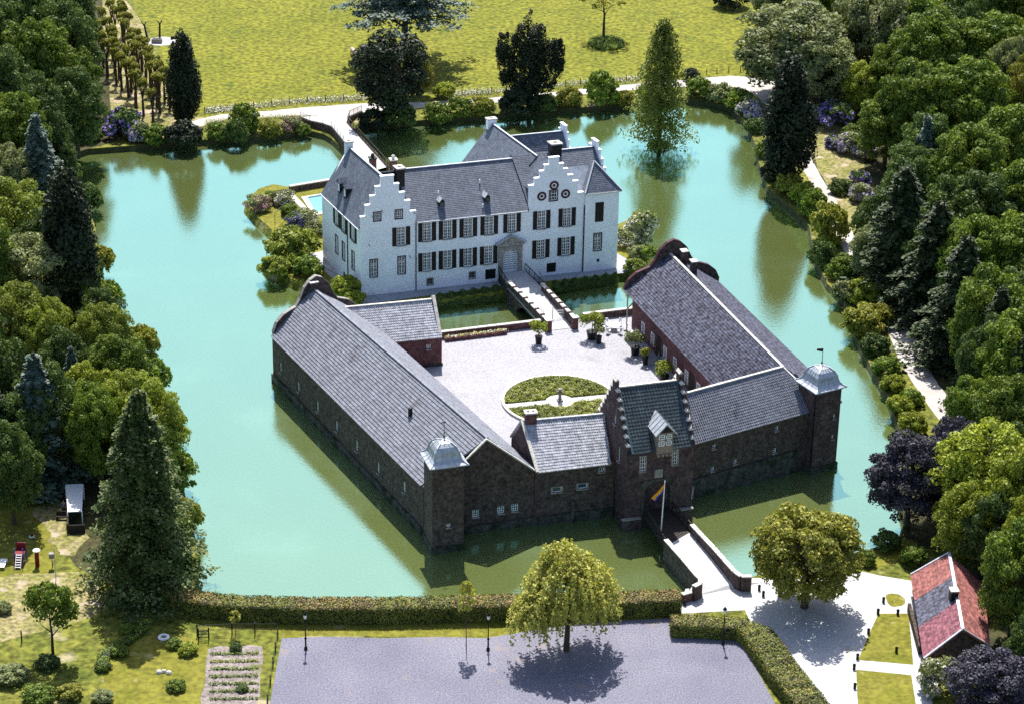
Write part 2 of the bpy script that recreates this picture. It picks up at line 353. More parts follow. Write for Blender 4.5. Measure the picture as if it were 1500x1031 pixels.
def roof_slab(b, quads, t=0.16):
    for q in quads:
        q = [Vector(p) for p in q]; n = (q[1]-q[0]).cross(q[2]-q[0]).normalized()
        if n.z < 0: n = -n
        b.hexa([p-n*t for p in q], q)

# window templates (local x along wall, y inward, z up, origin at the centre of the opening)
_tmpl = {}
def window(parent, W, x, z, w_, h_, frame=M_white, nx=2, nz=3, shutters=False, sill=True, y=0.14, cross=True, border=None, barred=False):
    key = (round(w_, 2), round(h_, 2), frame.name, nx, nz, shutters, sill, cross, border.name if border else '')
    if key not in _tmpl:
        b = MB(); t = 0.09
        for s_ in (-1, 1): b.lbox(s_*(w_/2)-t/2-(s_*t/2), -.02, -h_/2, s_*(w_/2)+t/2-(s_*t/2), .07, h_/2)
        for s_ in (-1, 1): b.lbox(-w_/2, -.02, s_*h_/2-t/2-(s_*t/2), w_/2, .06, s_*h_/2+t/2-(s_*t/2))
        if cross and nx >= 2: b.lbox(-.055, -.05, -h_/2+.01, .055, .05, h_/2-.01); b.lbox(-w_/2+.01, -.045, h_*.14, w_/2-.01, .05, h_*.14+.10)
        for i in range(1, nx*2 if cross else nx):
            xx = -w_/2+w_*i/(nx*2 if cross else nx)
            b.lbox(xx-.034, 0.0, -h_/2+.02, xx+.022, .04, h_/2-.02)
        for i in range(1, nz*(2 if cross else 1)):
            zz = -h_/2+h_*i/(nz*(2 if cross else 1)); b.lbox(-w_/2+.02, 0.0, zz-.032, w_/2-.02, .035, zz+.032)
        fm = b.mesh('window_frame', frame)
        g = MB().lbox(-w_/2+.02, .055, -h_/2+.02, w_/2-.02, .075, h_/2-.02).mesh('pane', M_glass)
        sm = None
        if shutters:
            s = MB(); s.lbox(-.31, -.06, -h_/2-.02, .31, 0, h_/2+.02)
            for zz in (-h_*.25, h_*.25): s.lbox(-.23, -.075, zz-h_*.19, .23, -.061, zz+h_*.19)
            sm = s.mesh('shutter', M_shutter)
        si = MB().lbox(-w_/2-.08, -.14-y, -h_/2-.12, w_/2+.08, .0-y+0.12, -h_/2).mesh('sill', M_greystone) if sill else None
        bd = None
        if border:
            q = MB(); d = .13
            for s_ in (-1, 1): q.lbox(min(s_*w_/2, s_*(w_/2+d)), -y-.04, -h_/2-d, max(s_*w_/2, s_*(w_/2+d)), -y+.1, h_/2+d)
            for s_ in (-1, 1): q.lbox(-w_/2, -y-.04, min(s_*h_/2, s_*(h_/2+d)), w_/2, -y+.1, max(s_*h_/2, s_*(h_/2+d)))
            bd = q.mesh('surround', border)
        _tmpl[key] = (fm, g, sm, si, bd)
    fm, g, sm, si, bd = _tmpl[key]
    wp = W.p(x, z, y); f = link_mesh('window', fm, parent, wp, W.ang)
    def sub(nm, me, p=(0, 0, 0)):
        o = bpy.data.objects.new(nm, me); COL.objects.link(o); o.parent = f; o.location = p; return o
    sub('pane', g)
    if sm:
        for s_ in (-1, 1): sub('shutter', sm, (s_*(w_/2+.36), -y-.01, 0))
    if si: sub('sill', si)
    if bd: sub('surround', bd)
    return f

# ------------------------------------------------------------------ foliage
def leaf_mesh(name, C_, Nn, size, mats, idx=None, aspect=0.7, jitter=0.55, sv=0.4):
    n = len(C_); N_ = Nn + RNG.normal(0, jitter, (n, 3)); N_ /= np.linalg.norm(N_, axis=1)[:, None]+1e-9
    R_ = RNG.normal(0, 1, (n, 3)); T = np.cross(N_, R_); T /= np.linalg.norm(T, axis=1)[:, None]+1e-9; B = np.cross(N_, T)
    sz = (size*(1+RNG.uniform(-sv, sv, n)))[:, None]*0.5
    V = np.empty((n, 4, 3)); V[:, 0] = C_-T*sz; V[:, 1] = C_-B*sz*aspect+T*sz*.15; V[:, 2] = C_+T*sz; V[:, 3] = C_+B*sz*aspect+T*sz*.15
    me = bpy.data.meshes.new(name); me.vertices.add(4*n); me.vertices.foreach_set('co', V.ravel())
    me.loops.add(4*n); me.loops.foreach_set('vertex_index', np.arange(4*n, dtype=np.int32))
    me.polygons.add(n); me.polygons.foreach_set('loop_start', np.arange(0, 4*n, 4, dtype=np.int32)); me.polygons.foreach_set('loop_total', np.full(n, 4, dtype=np.int32))
    for m in (mats if isinstance(mats, (list, tuple)) else [mats]): me.materials.append(m)
    if idx is not None: me.polygons.foreach_set('material_index', idx.astype(np.int32))
    me.update(calc_edges=True); return me
def sph(n):
    v = RNG.normal(0, 1, (n, 3)); return v/np.linalg.norm(v, axis=1)[:, None]
def lumpy(rx, rz, n, nb=30, br=0.38, zc=0.0, core=0.25, low=-0.6):
    """leaf centres and normals of a lumpy ellipsoid crown of half width rx, half height rz"""
    d = sph(nb*3); d = d[d[:, 2] > low][:nb]; k = RNG.uniform(.55, .86, len(d))[:, None]
    bc = d*k*np.array([rx, rx, rz]); rb = rx*br*RNG.uniform(.7, 1.25, len(d))
    which = RNG.choice(len(d), n, p=rb**2/np.sum(rb**2)); s = sph(n); s[:, 2] = np.where(RNG.random(n) < .75, np.abs(s[:, 2]), s[:, 2])
    rr = rb[which]*RNG.uniform(.72, 1.06, n)
    P = bc[which]+s*rr[:, None]*np.array([1, 1, .85]); P[:, 2] += zc
    return P, s
def cone_layers(rad, h, n, z0=0.0, layers=16, droop=0.25, nbr=9, thick=0.35, power=1.0):
    P = []; Q = []; z0_ = z0
    per = n//(layers*nbr)
    for L_ in range(layers):
        f = (L_+.3)/layers; z = z0+h*f; R_ = rad*(1-f)**power+.25
        for k in range(nbr):
            a = 2*pi*(k+RNG.uniform(-.35, .35))/nbr+L_*.7; rr = R_*RNG.uniform(.6, 1.25)
            t = RNG.random(max(4, per))**0.6; m = len(t)
            wd = rr*.30*(1-t*.65)
            x = t*rr; y = RNG.normal(0, 1, m)*wd*.55; zz = z-droop*rr*t**1.3+RNG.normal(0, thick*.35, m)-np.abs(y)*.25
            P.append(np.stack([x*cos(a)-y*sin(a), x*sin(a)+y*cos(a), zz], 1)); Q.append(np.tile([cos(a)*.35, sin(a)*.35, .95], (m, 1)))
    P = np.concatenate(P); P[:, 2] = np.maximum(P[:, 2], .5+RNG.random(len(P))*.6); return P, np.concatenate(Q)
def column(rad, h, n, z0=0.5, prof=lambda f: (sin(pi*min(1, f*.92+.08)))**.6, lumps=46, bw=.42):
    f = RNG.random(lumps); zz = z0+h*f; a = RNG.uniform(0, 2*pi, lumps); rr = np.array([rad*prof(x) for x in f])
    bc = np.stack([np.cos(a)*rr*.55, np.sin(a)*rr*.55, zz], 1); rb = np.maximum(.3, rr*bw*RNG.uniform(.8, 1.3, lumps))
    which = RNG.choice(lumps, n, p=rb**1.6/np.sum(rb**1.6)); s = sph(n)
    return bc[which]+s*(rb[which]*RNG.uniform(.7, 1.08, n))[:, None]*np.array([1, 1, 2.0]), s
def trunk_mesh(h, r, m, limbs=6, top=0.8, spread=2.5, lz=0.35):
    b = MB(); R_ = random.Random(int(h*10)); p = Vector((0, 0, -.4)); n = 4
    for i in range(n):
        q = Vector((R_.uniform(-.15, .15)*h*.05*(i+1), R_.uniform(-.15, .15)*h*.05*(i+1), h*top*(i+1)/n))
        b.tube(p, q, r*(1.15-i/n*.9), r*(1.15-(i+1)/n*.9), 7); p = q
    for i in range(limbs):
        z = h*(lz+(top-lz)*i/max(1, limbs)); a = i*2.4; L_ = spread*(1-.4*i/limbs)
        b.tube((0, 0, z), (cos(a)*L_*.55, sin(a)*L_*.55, z+L_*.4), r*.38, r*.22, 5); b.tube((cos(a)*L_*.55, sin(a)*L_*.55, z+L_*.4), (cos(a)*L_, sin(a)*L_, z+L_*.9), r*.22, r*.08, 4)
    return b.mesh('trunk', m)

SPEC = {}
def species(key, fn, trunk, H, Wd):
    SPEC[key] = [fn, trunk, H, Wd, None]
def get_species(key):
    s = SPEC[key]
    if s[4] is None: s[4] = (s[0](), s[1]())
    return s
def tree(key, p, Wm, Hm, label, name='tree', cat='tree', group=None, trunk=True, zrot=None):
    s = get_species(key); crown, tr = s[4]
    t = thing(name, label, cat, p, group, rot=RNG.uniform(0, 6.28) if zrot is None else zrot)
    kx, kz = Wm/s[3], Hm/s[2]
    for nm, me in (('trunk', tr), ('crown', crown)):
        if me is None or (nm == 'trunk' and not trunk): continue
        o = bpy.data.objects.new(nm, me); COL.objects.link(o); o.parent = t; o.scale = (kx, kx, kz)
    return t
def mk(P, Q, size, mats, name='crown', **k): return leaf_mesh(name, P, Q, size, mats, **k)
def flowered(rx, rz, n, size, m, fl, frac, zc):
    P, Q = lumpy(rx, rz, n, nb=22, br=.36, zc=zc)
    low = np.clip((P[:, 2]/(rz*2)), 0, 1); cl = np.sin(P[:, 0]*1.3+1)*np.sin(P[:, 1]*1.7)+np.sin(P[:, 2]*1.9)
    idx = (RNG.random(n) < frac*(0.5+low)*(0.6+.5*cl)).astype(int)
    return leaf_mesh('foliage', P, Q, size, [m, fl], idx=idx)
NL = 1.0
L_fresh = leafmat('leaf_fresh', (0.115, 0.150, 0.016), (0.27, 0.31, 0.05))
L_spruce = leafmat('needle_green', (0.018, 0.032, 0.010), (0.050, 0.072, 0.022), transl=0.08)
for k, m in (('fresh', L_fresh), ('lime', L_lime), ('green', L_green), ('deep', L_deep), ('grey', L_grey), ('copper', L_copper), ('olive', L_olive)):
    species(k, (lambda m=m: mk(*lumpy(6.3, 7.2, 26000, nb=150, br=.19, zc=7.6, low=-.9), .38, m)), (lambda: trunk_mesh(14, .42, M_bark)), 15, 12)
species('deep2', lambda: mk(*lumpy(6.1, 7.8, 26000, nb=150, br=.20, zc=8.2, low=-.9), .38, L_deep), lambda: trunk_mesh(15, .45, M_bark), 16.5, 12)
species('green2', lambda: mk(*lumpy(6.5, 6.6, 28000, nb=220, br=.15, zc=7.8, low=-.9), .36, L_green), lambda: trunk_mesh(14, .42, M_bark), 14.5, 12)
species('dark', lambda: mk(*column(4.0, 17, 15000, z0=1.2, prof=lambda f: (1-f)**.55*min(1, f*6+.35), lumps=80, bw=.36), .42, L_dark), lambda: trunk_mesh(18, .4, M_darkbark, limbs=0, top=.9), 20, 9)
species('cypress_col', lambda: mk(*column(3.3, 13.5, 15000, z0=1.0, prof=lambda f: min(1, (f+.12)*2.6)*(1-f*.99)**.42, lumps=90, bw=.40), .36, L_dark), lambda: trunk_mesh(14, .35, M_darkbark, limbs=0, top=.9), 14.8, 5.8)
species('dark_broad', lambda: mk(*lumpy(4.6, 6.5, 15000, nb=90, br=.28, zc=7.4, low=-.95), .38, L_dark), lambda: trunk_mesh(13, .4, M_darkbark), 15, 10)
species('spruce', lambda: mk(*cone_layers(4.6, 15.5, 15000, z0=.8, layers=20, droop=.38, nbr=12), .44, L_blue, jitter=.35), lambda: trunk_mesh(16.5, .3, M_darkbark, limbs=0, top=1.0), 17, 7.4)
species('spruce_dark', lambda: mk(*cone_layers(5.2, 17, 17000, z0=.8, layers=20, droop=.38, nbr=12, power=.8), .44, L_spruce, jitter=.45), lambda: trunk_mesh(18, .3, M_darkbark, limbs=0, top=1.0), 18.5, 8.2)
species('bald', lambda: mk(*cone_layers(4.6, 15.5, 17000, z0=1.2, layers=34, droop=.12, nbr=10, thick=.7, power=.50), .32, L_cypress, jitter=.8), lambda: trunk_mesh(17, .32, M_darkbark, limbs=16, top=1.0, spread=2.3, lz=.2), 17.5, 8)
species('cedar', lambda: mk(*cone_layers(8.4, 9.5, 24000, z0=8.0, layers=8, droop=.05, nbr=15, thick=.45, power=.42), .46, L_blue, jitter=.35), lambda: trunk_mesh(16, .5, M_darkbark, limbs=10, top=1.0, spread=4), 17, 15)
def weeping():
    P_, Q_ = [], []
    for cx, cy, cz, rx, rz, ns in ((0.3, 0, 7.6, 4.3, 4.2, 620), (-3.3, -.3, 5.6, 2.3, 2.9, 230), (2.6, .4, 5.6, 2.4, 2.6, 200), (-.4, .5, 10.6, 2.0, 2.0, 160)):
        d = sph(ns); d[:, 2] = np.abs(d[:, 2])*1.05-.15; k = RNG.uniform(.55, 1.0, ns)[:, None]; S = d*k*np.array([rx, rx, rz])+np.array([cx, cy, cz])
        for s_, dd in zip(S, d):
            L_ = RNG.uniform(.8, 3.2); n = int(L_*9)+4; t = RNG.random(n)
            x = s_[0]+dd[0]*t*.8+RNG.normal(0, .10, n); y = s_[1]+dd[1]*t*.8+RNG.normal(0, .10, n); z = np.maximum(1.2, s_[2]-L_*t**1.2+RNG.normal(0, .08, n))
            P_.append(np.stack([x, y, z], 1)); Q_.append(np.tile([dd[0], dd[1], .55], (n, 1)))
    return mk(np.concatenate(P_), np.concatenate(Q_), .27, L_yellow)
species('willow', weeping, lambda: trunk_mesh(11, .28, M_bark, limbs=9, spread=3), 13.4, 10.5)
species('maple', lambda: mk(*lumpy(5.9, 5.0, 34000, nb=240, br=.14, zc=5.6, low=-.97), .30, [L_olive, L_yellow], idx=(RNG.random(34000) < .38).astype(int)), lambda: trunk_mesh(9, .35, M_bark, limbs=9, spread=3.4, lz=.25), 10.8, 11.6)
def giant_crown():
    P, Q = cone_layers(6.3, 25, 46000, z0=.5, layers=30, droop=.30, nbr=13, thick=.8, power=.72)
    P2_, Q2_ = column(4.6, 23, 16000, z0=.8, prof=lambda f: min(1, (f+.3)*2)*(1-f)**.7+.05, lumps=110, bw=.34)
    P, Q = np.concatenate([P, P2_]), np.concatenate([Q, Q2_]); return mk(P, Q, .38, [L_deep, L_grey], idx=(RNG.random(len(P)) < .25+.25*np.sin(P[:, 0]*1.1)*np.sin(P[:, 2]*.9)).astype(int))
species('giant', giant_crown, lambda: trunk_mesh(24, .5, M_darkbark), 26, 11.6)
species('sapling', lambda: mk(*lumpy(.9, 1.5, 420, nb=16, br=.4, zc=3.2), .26, L_yellow), lambda: trunk_mesh(4, .05, M_bark, limbs=5, spread=.8), 4.7, 2)
species('orchard', lambda: mk(*lumpy(2.2, 2.2, 2600, nb=26, br=.3, zc=4.2), .32, L_green), lambda: trunk_mesh(5, .14, M_darkbark, limbs=6, spread=1.4), 6.5, 4.6)
species('thin', lambda: mk(*lumpy(3.4, 2.8, 1900, nb=40, br=.2, zc=7.2), .34, L_olive), lambda: trunk_mesh(9.5, .18, M_bark, limbs=9, spread=2.2), 10, 7)
def pollard_crown():
    P, Q = lumpy(.82, .66, 620, nb=10, br=.46, zc=4.5); return mk(P, Q, .26, L_olive)
def pollard_trunk():
    b = MB(); b.tube((0, 0, -.3), (.05, 0, 2.2), .24, .19, 6)
    for i in range(5):
        a = i*1.26; b.tube((.05, 0, 2.1), (.05+cos(a)*.32, sin(a)*.32, 3.7), .08, .06, 5); b.tube((.05+cos(a)*.32, sin(a)*.32, 3.7), (.05+cos(a)*.5, sin(a)*.5, 4.4), .06, .07, 5)
    return b.mesh('trunk', M_bark)
species('pollard', pollard_crown, pollard_trunk, 5.2, 1.7)
for k, m in (('b_green', L_green), ('b_lime', L_lime), ('b_deep', L_deep), ('b_olive', L_olive), ('b_grey', L_grey), ('b_dark', L_dark), ('b_fresh', L_fresh)):
    species(k, (lambda m=m: mk(*lumpy(1.9, 1.5, 4200, nb=60, br=.24, zc=1.1), .27, m, name='foliage')), lambda: None, 2.9, 4.2)
species('rhodo', lambda: flowered(1.9, 1.4, 2800, .34, L_deep, L_purple, .55, 1.0), lambda: None, 2.7, 4.2)
species('rhodo_pale', lambda: flowered(1.9, 1.4, 2800, .34, L_grey, L_mauve, .60, 1.0), lambda: None, 2.7, 4.2)
species('b_white', lambda: flowered(1.9, 1.5, 2800, .30, L_grey, L_whitefl, .55, 1.1), lambda: None, 2.9, 4.2)
species('b_pink', lambda: flowered(1.9, 1.5, 2600, .30, L_grey, L_pink, .35, 1.1), lambda: None, 2.9, 4.2)

# ------------------------------------------------------------------ the setting
GZ = 0.9
MOAT = [(88,236),(130,226),(200,221),(300,213),(395,207),(452,199),(474,204),(486,211),(500,224),(530,262),(576,262),(545,222),(524,193),(545,189),(580,187),(640,182),(700,177),(780,170),(850,165),(905,162),(940,158),(1000,152),(1040,156),(1070,165),(1095,190),(1106,220),(1112,250),(1125,285),(1160,312),(1185,340),(1192,385),(1212,425),(1242,455),(1252,500),(1275,545),(1300,590),(1318,640),(1300,668),(1310,720),(1325,770),(1318,795),(1290,808),(1250,822),(1205,838),(1110,852),(1000,880),(900,884),(600,888),(300,884),(286,868),(290,820),(262,700),(235,620),(210,540),(160,470),(148,400),(140,340),(120,290),(95,262)]
moat = pxs(MOAT, 0.0)
GR = [(-420, 120), (420, 120), (420, 1300), (-420, 1300)]
sheet('ground', GR, GZ, M_rough, holes=[moat])
sheet('moat_water', [(-130, 205), (130, 205), (130, 450), (-130, 450)], 0.0, M_water)
def bank(name, loop, z1, z0, inset, m):
    b = MB(); P = loop; n = len(P); A = area2(P, range(n)); s_ = 1 if A > 0 else -1; low = []
    for i in range(n):
        d = Vector(P[(i+1) % n])-Vector(P[i-1]); nn = Vector((-d.y, d.x)).normalized()*s_*inset; low.append((P[i][0]+nn.x, P[i][1]+nn.y))
    for i in range(n):
        j = (i+1) % n; b.poly([(*P[i], z1), (*P[j], z1), (*low[j], z0), (*low[i], z0)])
    return b.make(name, m, kind='structure')
bank('moat_bank', moat, GZ, -1.2, 0.7, M_bank)
def ribbon(name, pts, z, m):
    P = [(site(x, y, z), w_) for x, y, w_ in pts]; L_, R_ = [], []
    for i, (p, w_) in enumerate(P):
        a = P[max(0, i-1)][0]; c = P[min(len(P)-1, i+1)][0]; d = (c-a); nn = Vector((-d.y, d.x)).normalized()*w_/2
        L_.append((p.x+nn.x, p.y+nn.y)); R_.append((p.x-nn.x, p.y-nn.y))
    loop = smooth_loop(L_+R_[::-1], 4, 0.12); return sheet(name, loop, z, m)
def patch(name, P, dz, m, jit=0.25, n=5): return sheet(name, smooth_loop(pxs(P, GZ+dz), n, jit), GZ+dz, m)
patch('meadow', [(215,-60),(198,0),(232,70),(245,120),(290,172),(400,162),(520,152),(600,149),(760,141),(850,131),(1000,113),(1112,106),(1108,50),(1112,0),(1140,-60)], .004, M_meadow)
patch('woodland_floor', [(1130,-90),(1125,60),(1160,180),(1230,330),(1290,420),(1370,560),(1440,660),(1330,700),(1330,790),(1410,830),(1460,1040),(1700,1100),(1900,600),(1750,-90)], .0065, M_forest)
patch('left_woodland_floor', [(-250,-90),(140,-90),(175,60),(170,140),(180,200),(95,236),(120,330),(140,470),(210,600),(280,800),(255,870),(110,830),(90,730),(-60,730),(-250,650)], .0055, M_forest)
patch('pollard_yard', [(150,-30),(205,30),(235,110),(290,185),(240,205),(175,195),(160,120)], .008, M_drygrass)
ribbon('back_path', [(280,184,2.6),(330,172,2.8),(400,167,3.2),(460,163,4.2),(540,158,4.4),(620,154,2.8),(700,149,2.6),(780,142,2.6),(860,134,2.8),(940,127,3.0),(1010,122,3.6),(1070,120,6.2),(1112,128,8.5),(1135,142,6),(1155,180,3),(1172,222,2.6),(1200,272,2.4),(1225,318,2.6),(1245,358,2.6),(1266,395,2.2),(1295,440,2.4),(1322,492,3.4),(1340,536,3.3),(1378,592,3.3),(1412,640,3.2),(1450,690,3)], GZ+.012, M_path)
patch('clearing_grass', [(1180,192),(1225,180),(1262,215),(1268,262),(1262,320),(1245,345),(1226,300),(1200,250)], .008, M_drygrass)
sheet('parking_lot', pxs([(413,934),(480,932),(567,934),(640,932),(710,934),(750,928),(792,920),(850,913),(913,908),(998,904),(1085,936),(1136,1031),(1180,1110),(385,1110),(395,1031)], GZ+.008), GZ+.008, M_park)
patch('verge_grass', [(300,902),(600,908),(1000,880),(1003,898),(913,907),(800,916),(740,930),(710,933),(480,931),(413,933),(400,925),(310,915)], .004, M_lawn, .15)
sheet('forecourt', pxs([(1004,862),(1100,846),(1130,846),(1190,838),(1252,834),(1287,842),(1335,850),(1362,960),(1370,1100),(1245,1100),(1180,1031),(1111,935),(1091,893),(996,898)], GZ+.012), GZ+.012, M_white_gravel)
patch('front_lawn', [(1287,898),(1331,898),(1338,973),(1257,966),(1272,930)], .018, M_lawn, .02, 1)
patch('front_lawn', [(1254,980),(1335,988),(1342,1034),(1345,1090),(1262,1090),(1256,1020)], .018, M_lawn, .02, 1)
patch('front_lawn', [(1297,872),(1312,869),(1325,876),(1322,886),(1305,887)], .018, M_lawn, .05, 3)
patch('bank_grass', [(1240,822),(1300,806),(1330,790),(1345,800),(1310,822),(1262,836),(1235,838)], .016, M_lawn, .1)
patch('vegetable_bed', [(306,950),(345,947),(385,947),(380,990),(373,1040),(297,1040),(300,1000)], .008, M_soil, .1, 2)
patch('bare_soil', [(-20,852),(60,840),(120,838),(150,870),(140,900),(60,922),(-20,935)], .008, M_drygrass, .4)
patch('bare_soil', [(45,748),(80,738),(98,745),(103,782),(132,782),(105,812),(78,800),(70,772)], .010, M_drygrass, .4)
patch('garden_lawn', [(-20,740),(40,735),(75,775),(80,812),(60,842),(-20,850)], .006, M_lawn, .3)
patch('garden_lawn', [(175,950),(235,930),(300,940),(300,1000),(290,1060),(165,1060),(150,1000)], .006, M_lawn, .3)

# island of the manor
HA = site(530, 434, 1.2); HU = Vector((0.9493, 0.3143, 0)); HV = Vector((-0.4277, 0.9039, 0))
def hp(a, b, z=0.0): p = Vector((HA.x, HA.y, 0))+HU*a+HV*b; return Vector((p.x, p.y, z))
ISL = pxs([(357,312),(372,330),(392,348),(398,385),(384,402),(400,414),(440,428),(505,452),(560,462),(643,455),(743,441),(817,430),(903,416),(917,407),(940,398),(956,380),(950,345),(930,325)], 0.0)+[tuple(hp(42, 14)[:2]), tuple(hp(39, 24)[:2]), tuple(hp(25, 26)[:2]), tuple(hp(23.5, 36)[:2])]+pxs([(574,256),(541,258),(475,277),(430,283),(400,278),(375,285),(360,298)], 0.0)
ISLT = []
for i in range(len(ISL)):
    d = Vector(ISL[(i+1) % len(ISL)])-Vector(ISL[i-1]); nn = Vector((-d.y, d.x)).normalized()*(1 if area2(ISL, range(len(ISL))) > 0 else -1)
    ISLT.append((ISL[i][0]+nn.x*.7, ISL[i][1]+nn.y*.7))
sheet('island_ground', ISLT, 1.15, M_lawn)
b = MB()
for i in range(len(ISL)):
    j = (i+1) % len(ISL); b.poly([(*ISLT[i], 1.15), (*ISLT[j], 1.15), (*ISL[j], 0.05), (*ISL[i], 0.05)]); b.poly([(*ISL[i], .05), (*ISL[j], .05), (*ISL[j], -1.5), (*ISL[i], -1.5)])
b.make('island_bank', M_rough, kind='structure')
sheet('terrace', [tuple(hp(a, b_)[:2]) for a, b_ in ((-4.2,-3.0),(3,-2.6),(12,-2.1),(20,-1.9),(30,-2.0),(38,-2.2),(41,-1),(40.8,3),(39.5,12),(37,21.5),(24,23),(22,40),(18.5,43),(17,30),(9,20),(-1.5,17),(-1.6,3))], 1.16, M_terrace)
patch('island_gravel', [(462,372),(476,374),(510,408),(505,412),(488,398),(462,384)], .30, M_white_gravel, .05)

# bailey plateau
CZ = 1.7
PLAT = [(-9.3,249.6),(-30.9,289.6),(-26,293.5),(-20.8,296.6),(-9.8,300.9),(1.9,304.7),(4.2,305.6),(8.6,307.2),(10.2,307.9),(16.5,309.9),(22.5,309.5),(39.2,273.0),(40.0,270.2),(22.3,260.4),(21.3,255.2),(14.0,252.9),(12.4,255.4),(7.4,254.2),(-5,250.8)]
sheet('courtyard', PLAT, CZ, M_court)
b = MB()
for i in range(len(PLAT)):
    j = (i+1) % len(PLAT); b.poly([(*PLAT[i], CZ-.002), (*PLAT[j], CZ-.002), (*PLAT[j], -1.5), (*PLAT[i], -1.5)])
b.make('bailey_revetment', M_brick, kind='structure')

# ------------------------------------------------------------------ the white manor house
house = thing('manor_house', 'white limewashed moated manor house with two stepped gables and blue slate roofs', 'manor house', hp(0, 0, 1.2))
WF = Wall(hp(0, 0), hp(37.85, 0)); Z0 = 1.0
def win(ws, w_=1.25, h_=2.75): return [(x-w_/2, z-h_/2, x+w_/2, z+h_/2) for x, z in ws]
SW = [(2.33,12.92),(5.4,12.93)]
lg = [(0,Z0),(7.85,Z0),(7.85,13.1),(7.05,13.1),(7.05,14.75),(6.27,14.75),(6.27,16.05),(5.45,16.05),(5.45,17.4),(4.72,17.4),(4.72,18.7),(2.85,18.7),(2.85,17.25),(2.1,17.25),(2.1,15.95),(1.35,15.95),(1.35,14.65),(.62,14.65),(.62,13.0),(-.05,13.0),(-.05,Z0)]
WF.panel(lg, win(SW,.95,1.25)+win([(5.75,9.6)])+win([(1.75,5.22),(5.8,5.24)],1.0,2.6)).make('front_gable_wall', M_plaster, house)
cw = [(7.853,Z0),(24.397,Z0),(24.397,11.62),(7.853,11.62)]
UW = [(x, 9.82) for x in (9.51,12.49,15.52,18.6,21.97)]; LW_ = [(x, 5.32) for x in (9.51,12.49,15.53,18.56)]
door_hole = [(20.65,2.5),(22.85,2.5)]+[(21.75+1.1*cos(t*pi/8), 4.9+1.0*sin(t*pi/8)) for t in range(9)]
WF.panel(cw, win(UW)+win(LW_)+[(9.55,1.75,10.35,2.7),(15.75,2.0,16.6,2.95),(18.1,1.5,19.7,3.1),door_hole]).make('front_wall', M_plaster, house)
rg = [(24.403,Z0),(32.8,Z0),(32.8,13.3),(31.7,13.3),(31.7,15.1),(30.9,15.1),(30.9,16.1),(30.1,16.1),(30.1,17.1),(29.45,17.1),(29.45,17.95),(28.8,17.95),(28.8,19.0),(27.3,19.0),(27.3,17.95),(26.65,17.95),(26.65,17.1),(25.98,17.1),(25.98,16.1),(25.2,16.1),(25.2,15.1),(24.403,15.1)]
med = [(28.13,14.85),(26.33,13.4),(29.87,13.4)]
WF.panel(rg, win([(26.38,9.82),(30.2,9.82),(26.36,5.36),(30.15,5.36)])+win([(28.06,13.32)],1.15,1.5)+[(27.3,1.5,28.75,3.0)]+[circ(x, z, .33, 12) for x, z in med]).make('front_gable_wall', M_plaster, house)
# coping stones on every step
b = MB()
def copings(b, W, outl, t=0.4, over=.06, y0=0.0):
    for i in range(len(outl)):
        (x0, z0_), (x1, z1_) = outl[i], outl[(i+1) % len(outl)]
        if abs(z0_-z1_) < 1e-6 and z0_ > 12: 
            a, c = min(x0, x1)-over, max(x0, x1)+over; wprism(b, W, [(a, z0_+.003), (c, z0_+.003), (c, z0_+.12), (a, z0_+.12)], y0-over, y0+t+over)
copings(b, WF, lg); copings(b, WF, rg); b.make_each('coping', M_plaster, house)
def sidewall(P, Q, outl, holes, nm='side_wall', m=M_plaster, par=None): 
    W_ = Wall(P, Q); W_.panel(outl, holes).make(nm, m, par or house); return W_
# west side
WS = Wall(hp(0, 15.2), hp(0, 0)); SL = WS.len
sw_up = [(SL-9.35, 9.75), (SL-6.7, 9.75), (SL-3.0, 9.75)]; sw_lo = [(SL-9.5, 5.4), (SL-6.85, 5.4), (SL-3.15, 5.4)]
WS.panel([(0,Z0),(SL-.41,Z0),(SL-.41,11.4),(0,11.4)], win(sw_up)+win(sw_lo,1.0,2.6)+[(SL-7.2,1.45,SL-6.4,2.2)]).make('side_wall', M_plaster, house)
Wall(hp(7.85, 14.79), hp(0, 14.79)).panel([(0,Z0),(7.85,Z0),(7.85,11.4),(3.93,18.1),(0,11.4)], []).make('back_gable_wall', M_plaster, house)
# turret
TO = 0.28
tw = Wall(hp(32.8, -TO), hp(37.85, -TO)); TL_ = tw.len
tw.panel([(0,Z0),(TL_,Z0),(TL_,13.3),(0,13.3)], [(1.58,8.8,2.68,11.6),(1.45,4.3,2.55,6.9),(1.95,2.45,2.4,2.95)]).make('turret_wall', M_plaster, house)
Wall(hp(32.8, 5.6), hp(32.8, -TO)).panel([(0,Z0),(5.47,Z0),(5.47,13.3),(0,13.3)]).make('turret_wall', M_plaster, house)
Wall(hp(37.85, -TO+.4), hp(37.85, 5.6)).panel([(0,Z0),(5.47,Z0),(5.47,13.3),(0,13.3)]).make('turret_wall', M_plaster, house)
for (a0, b0, a1, b1, z) in ((37.45,5.6,37.45,12.2,11.5),(37.4,12.2,24,12.2,11.5),(23.2,12.2,23.2,19.6,11.5),(32.3,19.6,23.2,19.6,11.5),(24,11.8,7.85,11.8,11.5),(7.85,11.8,7.85,14.7,11.4)):
    W_ = Wall(hp(a1, b1), hp(a0, b0)) if False else Wall(hp(a0, b0), hp(a1, b1)); W_.panel([(0,Z0),(W_.len,Z0),(W_.len,z),(0,z)]).make('rear_wall', M_plaster, house)
Wall(hp(32.3,11.8), hp(37,11.8)).panel([(0,Z0),(4.7,Z0),(4.7,11),(0,11)]).make('rear_wall', M_plaster, house)
